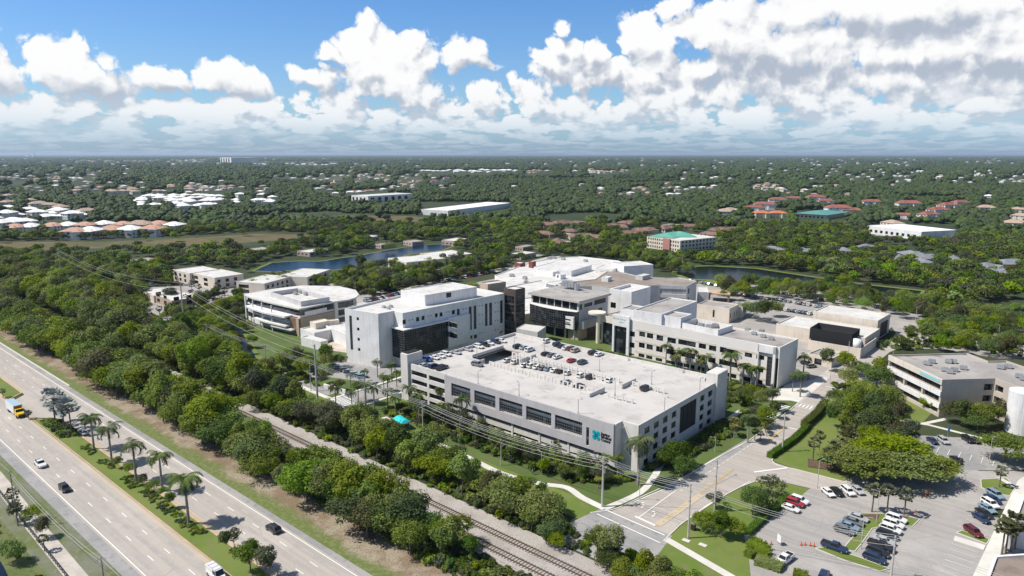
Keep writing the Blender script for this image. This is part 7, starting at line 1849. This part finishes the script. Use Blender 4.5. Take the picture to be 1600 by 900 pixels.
rows((1165,451), (1215,457), 13, kk, cc, 90, 'in the far row of the staff car park', 'cars in the staff car park'); rows((1140,458), (1200,466), 13, kk, cc, 90, 'in the second row of the staff car park', 'cars in the staff car park')
rows((1225,458), (1300,470), 15, kk, cc, 90, 'in the row near the canal', 'cars in the staff car park'); rows((1215,468), (1300,482), 15, kk, cc, 90, 'in the middle row right of the cream wing', 'cars in the staff car park')
rows((1325,468), (1395,484), 13, kk, cc, 90, 'in the rear row behind the energy plant', 'cars in the staff car park'); rows((1205,480), (1265,490), 11, kk, cc, 90, 'in the near row left of the energy plant', 'cars in the staff car park')
rows((1080,438), (1120,446), 8, kk, cc, 90, 'by the green slope of the canal', 'cars in the staff car park')
rows((572,470), (618,462), 12, kk, cc, 0, 'in the row behind the curved clinic', 'cars in the rear car park'); rows((600,452), (690,433), 20, kk, cc, 0, 'in the long row behind the tower', 'cars in the rear car park'); rows((600,464), (630,457), 8, kk, cc, 0, 'in the short row behind the tower roof', 'cars in the rear car park')
rows((690,440), (770,424), 16, kk, cc, 0, 'in the row beside the surgery block', 'cars in the rear car park'); rows((1000,405), (1060,415), 14, kk, cc, 90, 'in the row right of the surgery block', 'cars in the far car park'); rows((985,396), (1050,404), 14, kk, cc, 90, 'in the rear row beyond the surgery block', 'cars in the far car park')
rows((235,437), (300,446), 9, kk, cc, 60, 'in front of the left medical offices', 'cars by the left offices'); rows((315,463), (352,470), 8, kk, cc, 90, 'left of the curved clinic', 'cars by the left offices'); rows((300,455), (345,458), 7, kk, cc, 90, 'by the second medical office', 'cars by the left offices')
rows((212,438), (236,446), 4, ['suv', 'van'], ['white', 'red', 'white'], 60, 'by the palms of the small clinic', 'cars by the left offices')
rows((225,498), (262,512), 5, ['van', 'suv', 'sedan'], ['white', 'white', 'grey'], 30, 'on the yard behind the tree belt', 'cars by the left offices')
rows((522,572), (566,588), 9, kk, cc, 60, 'in the small car park left of the tower foot', 'cars by the tower foot', skip=.1); rows((490,578), (505,584), 3, kk, ['black', 'grey'], 60, 'under the trees by the canal', 'cars by the tower foot', skip=0)
rows((1545,523), (1600,528), 7, kk, cc, 90, 'by the dark pond', 'cars by the pond', skip=.3); rows((1258,566), (1268,572), 2, kk, ['black', 'grey'], 60, 'behind the long office end', 'cars by the plant', skip=0)
rows((1545,333), (1600,345), 9, kk, cc, 0, 'on the far road at the right edge', 'cars on the far road'); rows((1340,366), (1440,372), 14, kk, cc, 0, 'before the long white store', 'cars before the white store'); rows((610,332), (655,330), 10, kk, ['white', 'silver', 'white'], 0, 'beside the long sports hall', 'cars by the sports hall'); rows((810,325), (870,330), 14, kk, ['white', 'silver', 'white'], 0, 'right of the long sports hall', 'cars by the sports hall')
# ---------------------------------------------------------------- poles, wires, lamps and small things
M_pole = mat('concrete_pole', (.50, .48, .44), .85, (.42, .40, .37), .5); M_wood = mat('weathered_pole', (.30, .27, .24), .9); M_wire = mat('wire', (.42, .42, .42), .5)
TIPS = {}
def pole(px, py, pyt, label, arms=0, r=.22, m=None, key=None, name='power_pole', group='power poles'):
    h = hgt(px, py, pyt); x, y = W(px, py); o = thing(name, label, 'power pole', (x, y, 0), 0, group)
    b = MB(); b.tube((0, 0, -.3), (0, 0, h), r, r*.62, 8); b.build('pole', m or M_pole, o)
    if arms:
        for j in range(arms):
            z = h-.6-j*1.5; b = MB(); b.box(-.07, .07, -1.3, 1.3, z-.07, z+.07); a_ = b.build('crossarm', m or M_pole, o)
            b = MB()
            for s in (-1.2, -.4, 1.2): b.tube((0, s, z+.07), (0, s, z+.35), .06, .04, 5)
            b.build('insulators', M_steel, a_)
        b = MB(); b.tube((.35, 0, h-4.2), (.35, 0, h-3.0), .28, n=8); b.build('transformer', M_steel, o)
    else:
        for j in range(3):
            z = h-.5-j*1.9; b = MB(); b.tube((0, 0, z), (0, 1.0*(1 if j % 2 else -1), z+.15), .07, .09, 6); b.build('insulator', M_steel, o)
    TIPS[key or label] = (x, y, h); return o
pole(290,532,440, 'tall grey transmission pole left of the curved clinic', 0, .42, key='A')
pole(497,640,538, 'tallest grey transmission pole, in the tree belt left of the garage', 0, .42, key='B')
pole(97,440,388, 'tall transmission pole far left above the tree belt', 0, .35, key='Z')
pole(941,792,714, 'stout concrete power pole at the corner of lawn and road', 2, .34, key='C')
pole(661,680,626, 'wooden power pole with double arms before the garage left end', 2, .2, M_pole, key='C1')
pole(783,727,686, 'short power pole on the front lawn before the garage', 0, .16, key='C2')
pole(571,644,590, 'grey power pole beside the zebra crossing', 0, .18, key='C0')
pole(486,611,562, 'grey power pole between canal and side road', 0, .18, key='Cm')
pole(417,582,538, 'grey power pole on the canal bank left of the lime tree', 0, .18, key='Cn')
pole(325,548,505, 'thin pole on the grass between railway and canal', 0, .16, key='Co')
pole(1116,800,718, 'tall pole with long lamp arm beside the crossing road', 0, .22, key='D')
pole(1075,841,755, 'concrete power pole on the grass near the level crossing', 0, .24, key='E')
pole(1222,706,645, 'concrete pole on the lawn beside the clipped hedge', 0, .24, key='F')
pole(1392,903,837, 'concrete pole in the visitor car park at the bottom', 0, .24, key='G')
pole(28,822,735, 'wooden pole beside the footpath at the bottom left', 0, .17, M_wood, key='H')
pole(162,905,870, 'wooden pole cut by the bottom edge, left of the highway', 0, .17, M_wood, key='I')
pole(1323,580,533, 'thin pole at the kerb near the energy plant', 0, .15, key='J')
b = MB(); 
d_ = TIPS['D']; q = W(1149, 742, 8.2)
def wires(a, b_, zs, label, r=.035, sag=1.5, off=0):
    A, B = TIPS[a], TIPS[b_]; dx_, dy_ = B[0]-A[0], B[1]-A[1]; L_ = math.hypot(dx_, dy_); n_ = (-dy_/L_, dx_/L_); mb = MB()
    for (za, zb, o_) in zs:
        p = []
        for i in range(13):
            f = i/12; p.append(Vector((A[0]+dx_*f+n_[0]*o_, A[1]+dy_*f+n_[1]*o_, (A[2]-za)*(1-f)+(B[2]-zb)*f-sag*4*f*(1-f))))
        for i in range(12): mb.tube(p[i], p[i+1], r, r, 3, cap=False)
    o = mb.build('power_lines', M_wire); tag(o, label, 'power line', 'overhead power lines'); return o
Z3w = [(.4, .4, -1.0), (.4, .4, 0), (.4, .4, 1.0), (1.9, 1.9, -.9), (1.9, 1.9, .9), (3.4, 3.4, 0)]
wires('C1', 'C', Z3w, 'bundle of wires in front of the garage, between two poles', .05, 2.0)
wires('C1', 'C0', Z3w[:4], 'wires from the zebra pole to the double-arm pole', .045, 1.0); wires('C0', 'Cm', Z3w[:4], 'wires between zebra pole and the side road pole', .045, 1)
wires('Cm', 'Cn', Z3w[:4], 'wires above the canal bank trees', .04, .8); wires('Cn', 'Co', Z3w[:4], 'wires left of the canal bank pole', .04, 1)
wires('C', 'E', Z3w[:5], 'wires over the mouth of the crossing road', .045, .8); wires('E', 'G', Z3w[:4], 'wires over the visitor car park', .05, 1.8)
wires('A', 'B', [(.5, .5, 0), (2.4, 2.4, 1), (4.3, 4.3, -1)], 'long high wires between the two tallest poles', .05, 3); wires('Z', 'A', [(.5, .5, 0), (2.4, 2.4, 1), (4.3, 4.3, -1)], 'high wires from far left to the tall clinic pole', .05, 5)
TIPS['H0'] = (TIPS['H'][0]-95, TIPS['H'][1]+.5, TIPS['H'][2]); TIPS['I1'] = (TIPS['I'][0]+95, TIPS['I'][1], 11); TIPS['B1'] = (TIPS['C'][0]+70, 128, 22)
wires('H0', 'H', [(.5, .5, 0)], 'thin wire running left from the footpath pole', .035, 1.2); wires('H', 'I', [(.5, .5, 0), (1.5, 1.5, 0)], 'thin wires along the footpath, bottom left', .035, 1.5); wires('I', 'I1', [(.5, .5, 0)], 'thin wire leaving the bottom edge', .035, 1.2)
TIPS['G1'] = (TIPS['G'][0]+70, TIPS['G'][1]-6, 12); wires('G', 'G1', Z3w[:4], 'wires leaving the picture at the bottom right', .045, 1.5)
wires('D', 'C', [(6, 1.5, 0), (7, 3, 0)], 'low cables from the lamp pole to the corner pole', .035, .8)
# street lamp on pole D and plain lamps
def lamp(px, py, h, label, ang=0, arm=1.6, r=.1, group='street lamps'):
    x, y = W(px, py); o = thing('street_lamp', label, 'street lamp', (x, y, 0), ang, group)
    b = MB(); b.tube((0, 0, 0), (0, 0, h), r, r*.7, 8); b.build('pole', M_pole, o)
    b = MB(); b.tube((0, 0, h-.1), (arm, 0, h+.15), .05, .04, 5); b.build('arm', M_pole, o)
    b = MB(); b.box(arm-.1, arm+.6, -.15, .15, h+.08, h+.22); b.build('lamp_head', M_steel, o); return o
b = MB()
dl = thing('street_lamp', 'long-armed street lamp on the tall pole over the crossing road', 'street lamp', (d_[0], d_[1], 0), 0, 'street lamps')
q = W(1149, 742, 8.6); b = MB(); b.tube((.1, 0, 7.4), (q[0]-d_[0], q[1]-d_[1], 8.6), .06, .05, 5); b.build('arm', M_steel, dl); b = MB(); b.box(q[0]-d_[0]-.3, q[0]-d_[0]+.4, q[1]-d_[1]-.18, q[1]-d_[1]+.18, 8.5, 8.7); b.build('lamp_head', M_steel, dl)
for px, py, h, l in [(999,781,4.6,'short lamp beside the curved footpath'),(1117,706,4.6,'short lamp on the verge before the garage windows'),(719,692,8,'lamp among the trees before the garage'),(846,740,6.5,'lamp in the planting before the garage bays'),(739,668,7,'lamp close to the garage front, left'),(1277,763,8,'lamp on the island beside the top row of cars'),(1345,858,8,'lamp on the grass island between parked cars'),(1369,818,8.5,'lamp beside the palm island'),(1545,725,8,'lamp by the yellow-green tree at the upper bays'),(1430,505,9,'lamp post by the pond path'),(1240,470,9,'lamp among the staff car park trees'),(1460,540,9,'tall lamp behind the terrace office'),(1558,540,10,'tall lamp before the dark pond'),(1205,478,9,'lamp behind the cream wing'),(745,470,9,'lamp in the rear car park by the tower'),(556,462,9,'lamp behind the curved clinic'),(1066,422,12,'lone tall lamp left of the canal'),(577,450,10,'lamp post right of the curved clinic'),(1395,560,7,'lamp by the road bend'),(1297,596,7,'lamp at the traffic island')]:
    lamp(px, py, h, l, R.uniform(0, 6), 1.2)
# signs, tent, cones
def add(name, label, cat, loc, rz=0, group=None): return thing(name, label, cat, loc, rz, group)
x, y = W(628, 668); tt = add('shade_tent', 'turquoise shade canopy on posts beside the footpath', 'canopy', (x, y, 0), -.25)
b = MB(); b.add([(-3.0, -1.8, 2.6), (3.0, -1.8, 2.6), (3.0, 1.8, 2.6), (-3.0, 1.8, 2.6), (-2.4, -.5, 3.5), (2.4, -.5, 3.3), (2.4, .5, 3.3), (-2.4, .5, 3.5)], [(0, 1, 5, 4), (1, 2, 6, 5), (2, 3, 7, 6), (3, 0, 4, 7), (4, 5, 6, 7)]); b.build('canopy', mat('turquoise_fabric', (.02, .50, .55), .6), tt)
for sx in (-2.7, 2.7):
    for sy in (-1.5, 1.5): b = MB(); b.tube((sx, sy, 0), (sx, sy, 2.65), .06, n=6); b.build('post', M_steel, tt)
b = MB(); b.box(-2, 2, -.8, .8, .4, .5); b.box(-1.8, -1.6, -.6, .6, 0, .4); b.box(1.6, 1.8, -.6, .6, 0, .4); b.build('bench', M_dark, tt)
x, y = W(519, 611); ms = add('monument_sign', 'white and brown monument sign on the lawn at the side road', 'sign', (x, y, 0), .1)
b = MB(); b.box(-4.5, -.7, -.3, .3, 0, 2.0); b.box(.7, 7.5, -.3, .3, 0, 2.0); b.build('wall', M_white, ms); b = MB(); b.box(-.7, .7, -.45, .45, 0, 2.7); b.build('panel', mat('sign_brown', (.22, .16, .13), .7), ms)
x, y = W(1480, 683); bs = add('banner_post', 'slim blue banner post on the path before the terrace office', 'sign', (x, y, 0), .5)
b = MB(); b.tube((0, 0, 0), (0, 0, 4.2), .05, n=6); b.build('post', M_steel, bs); b = MB(); b.box(-.1, .55, -.02, .02, 1.6, 4.1); b.build('banner', mat('banner_blue', (.03, .16, .38), .6), bs)
cone0 = None; co = mat('cone_orange', (.75, .12, .02), .6)
for i, (px, py, l) in enumerate([(1446,776,'beside the flame tree shade, nearest'),(1448,773,'beside the flame tree shade, second'),(1450,770,'beside the flame tree shade, farthest'),(1430,802,'alone beside the palm island'),(1252,852,'left of the row before the blue pickup'),(1258,852,'second of the row before the blue pickup'),(1266,853,'third of the row before the blue pickup'),(1272,854,'last of the row before the blue pickup'),(1205,851,'alone beside the entrance hedge')]):
    x, y = W(px, py)
    if cone0 is None:
        cone0 = add('traffic_cone', '', 'traffic cone', (x, y, .07), 0, 'orange traffic cones'); b = MB(); b.box(-.25, .25, -.25, .25, 0, .05); b.build('base', M_black, cone0); b = MB(); b.tube((0, 0, .05), (0, 0, .95), .2, .05, 10); b.build('cone', co, cone0); k_ = cone0
    else: k_ = dup(cone0, (x, y, .07))
    k_['label'] = 'orange traffic cone '+l
x, y = W(1217, 851); sg2 = add('entry_sign', 'white two-panel notice board on posts at the car park entrance', 'sign', (x, y, 0), -.6)
b = MB(); b.box(-.7, .7, -.05, .05, .6, 2.4); b.build('board', M_white, sg2); b = MB(); b.box(-.6, -.5, .05, .12, 0, 2.4); b.box(.5, .6, .05, .12, 0, 2.4); b.build('posts', M_steel, sg2)
# signs on the highway verge footpath rail
b = MB(); xs = -330
rail = add('path_railing', 'dark zig-zag railing along the footpath at the bottom left', 'railing', (0, 0, 0))
while xs < -120:
    yr = 39.9 if xs < -225 else 39.9-(xs+225)*.022; b.tube((xs, yr, 0), (xs, yr, 1.1), .08, n=5); b.tube((xs, yr, 1.05), (xs+1.6, yr, 1.05), .06, n=5); b.tube((xs, yr, .2), (xs+1.6, yr, 1.0), .06, n=5); xs += 1.6
b.build('rails', M_black, rail)
# guard walls / barrier at the upper left kerb, signal cabinets
x, y = W(1083, 828); cb = add('signal_cabinet', 'grey cabinet beside the concrete pole near the level crossing', 'cabinet', (x, y, 0)); b = MB(); b.box(-.5, .5, -.4, .4, 0, 1.6); b.build('box', M_black, cb); b = MB(); b.box(-.55, .55, -.45, .45, 1.6, 1.68); b.build('lid', M_steel, cb)
for px, py, l in ((1072,845,'left'),(1098,852,'right')): x, y = W(px, py); o = sheet('manhole_slab', [(x-.9, y-.6), (x+.9, y-.6), (x+.9, y+.6), (x-.9, y+.6)], .13, M_kerb)
# two walkers on the front path
def person(px, py, shirt, trousers, label, rz):
    x, y = W(px, py); o = thing('person', label, 'person', (x, y, .1), rz)
    v = [(0, 0, .95), (0, 0, 1.2), (0, 0, 1.45), (0, 0, 1.55), (0, 0, 1.68), (.02, 0, 1.78), (0, .2, 1.42), (.05, .27, 1.15), (.14, .27, .92), (0, -.2, 1.42), (-.05, -.27, 1.15), (-.02, -.28, .9), (0, .1, .9), (.16, .1, .5), (.12, .1, .07), (.26, .1, .03), (0, -.1, .9), (-.08, -.1, .5), (-.28, -.1, .1), (-.16, -.1, .04)]
    e = [(0, 1), (1, 2), (2, 3), (3, 4), (4, 5), (2, 6), (6, 7), (7, 8), (2, 9), (9, 10), (10, 11), (0, 12), (12, 13), (13, 14), (14, 15), (0, 16), (16, 17), (17, 18), (18, 19)]
    r_ = [.15, .14, .16, .06, .10, .08, .07, .05, .035, .07, .05, .035, .09, .065, .045, .04, .09, .065, .045, .04]
    me = bpy.data.meshes.new('person_body'); me.from_pydata(v, e, []); ob = link('body', me, o); ob.modifiers.new('skin', 'SKIN')
    for i, sv in enumerate(me.skin_vertices[0].data): sv.radius = (r_[i], r_[i])
    me.skin_vertices[0].data[0].use_root = True; sm = ob.modifiers.new('sub', 'SUBSURF'); sm.levels = 1; sm.render_levels = 2
    dg = bpy.context.evaluated_depsgraph_get(); m2 = bpy.data.meshes.new_from_object(ob.evaluated_get(dg)); ob.modifiers.clear(); ob.data = m2
    m2.materials.clear()
    for m_ in (mat('skin_tone', (.32, .19, .13), .6), mat('cloth_'+shirt[0], shirt[1], .9), mat('cloth_'+trousers[0], trousers[1], .9)): m2.materials.append(m_)
    for p in m2.polygons:
        z = p.center.z; yy = abs(p.center.y); p.material_index = 2 if (z < .95 and yy < .22) else (1 if .95 <= z < 1.5 and not (z < 1.1 and yy > .22) else 0); p.use_smooth = True
person(832, 742, ('white', (.6, .6, .6)), ('dark', (.03, .03, .04)), 'person in a pale shirt and dark trousers walking on the front path', .2)
person(835, 741, ('black', (.03, .03, .03)), ('navy', (.03, .04, .08)), 'person in dark clothes walking just behind another on the path', .2)
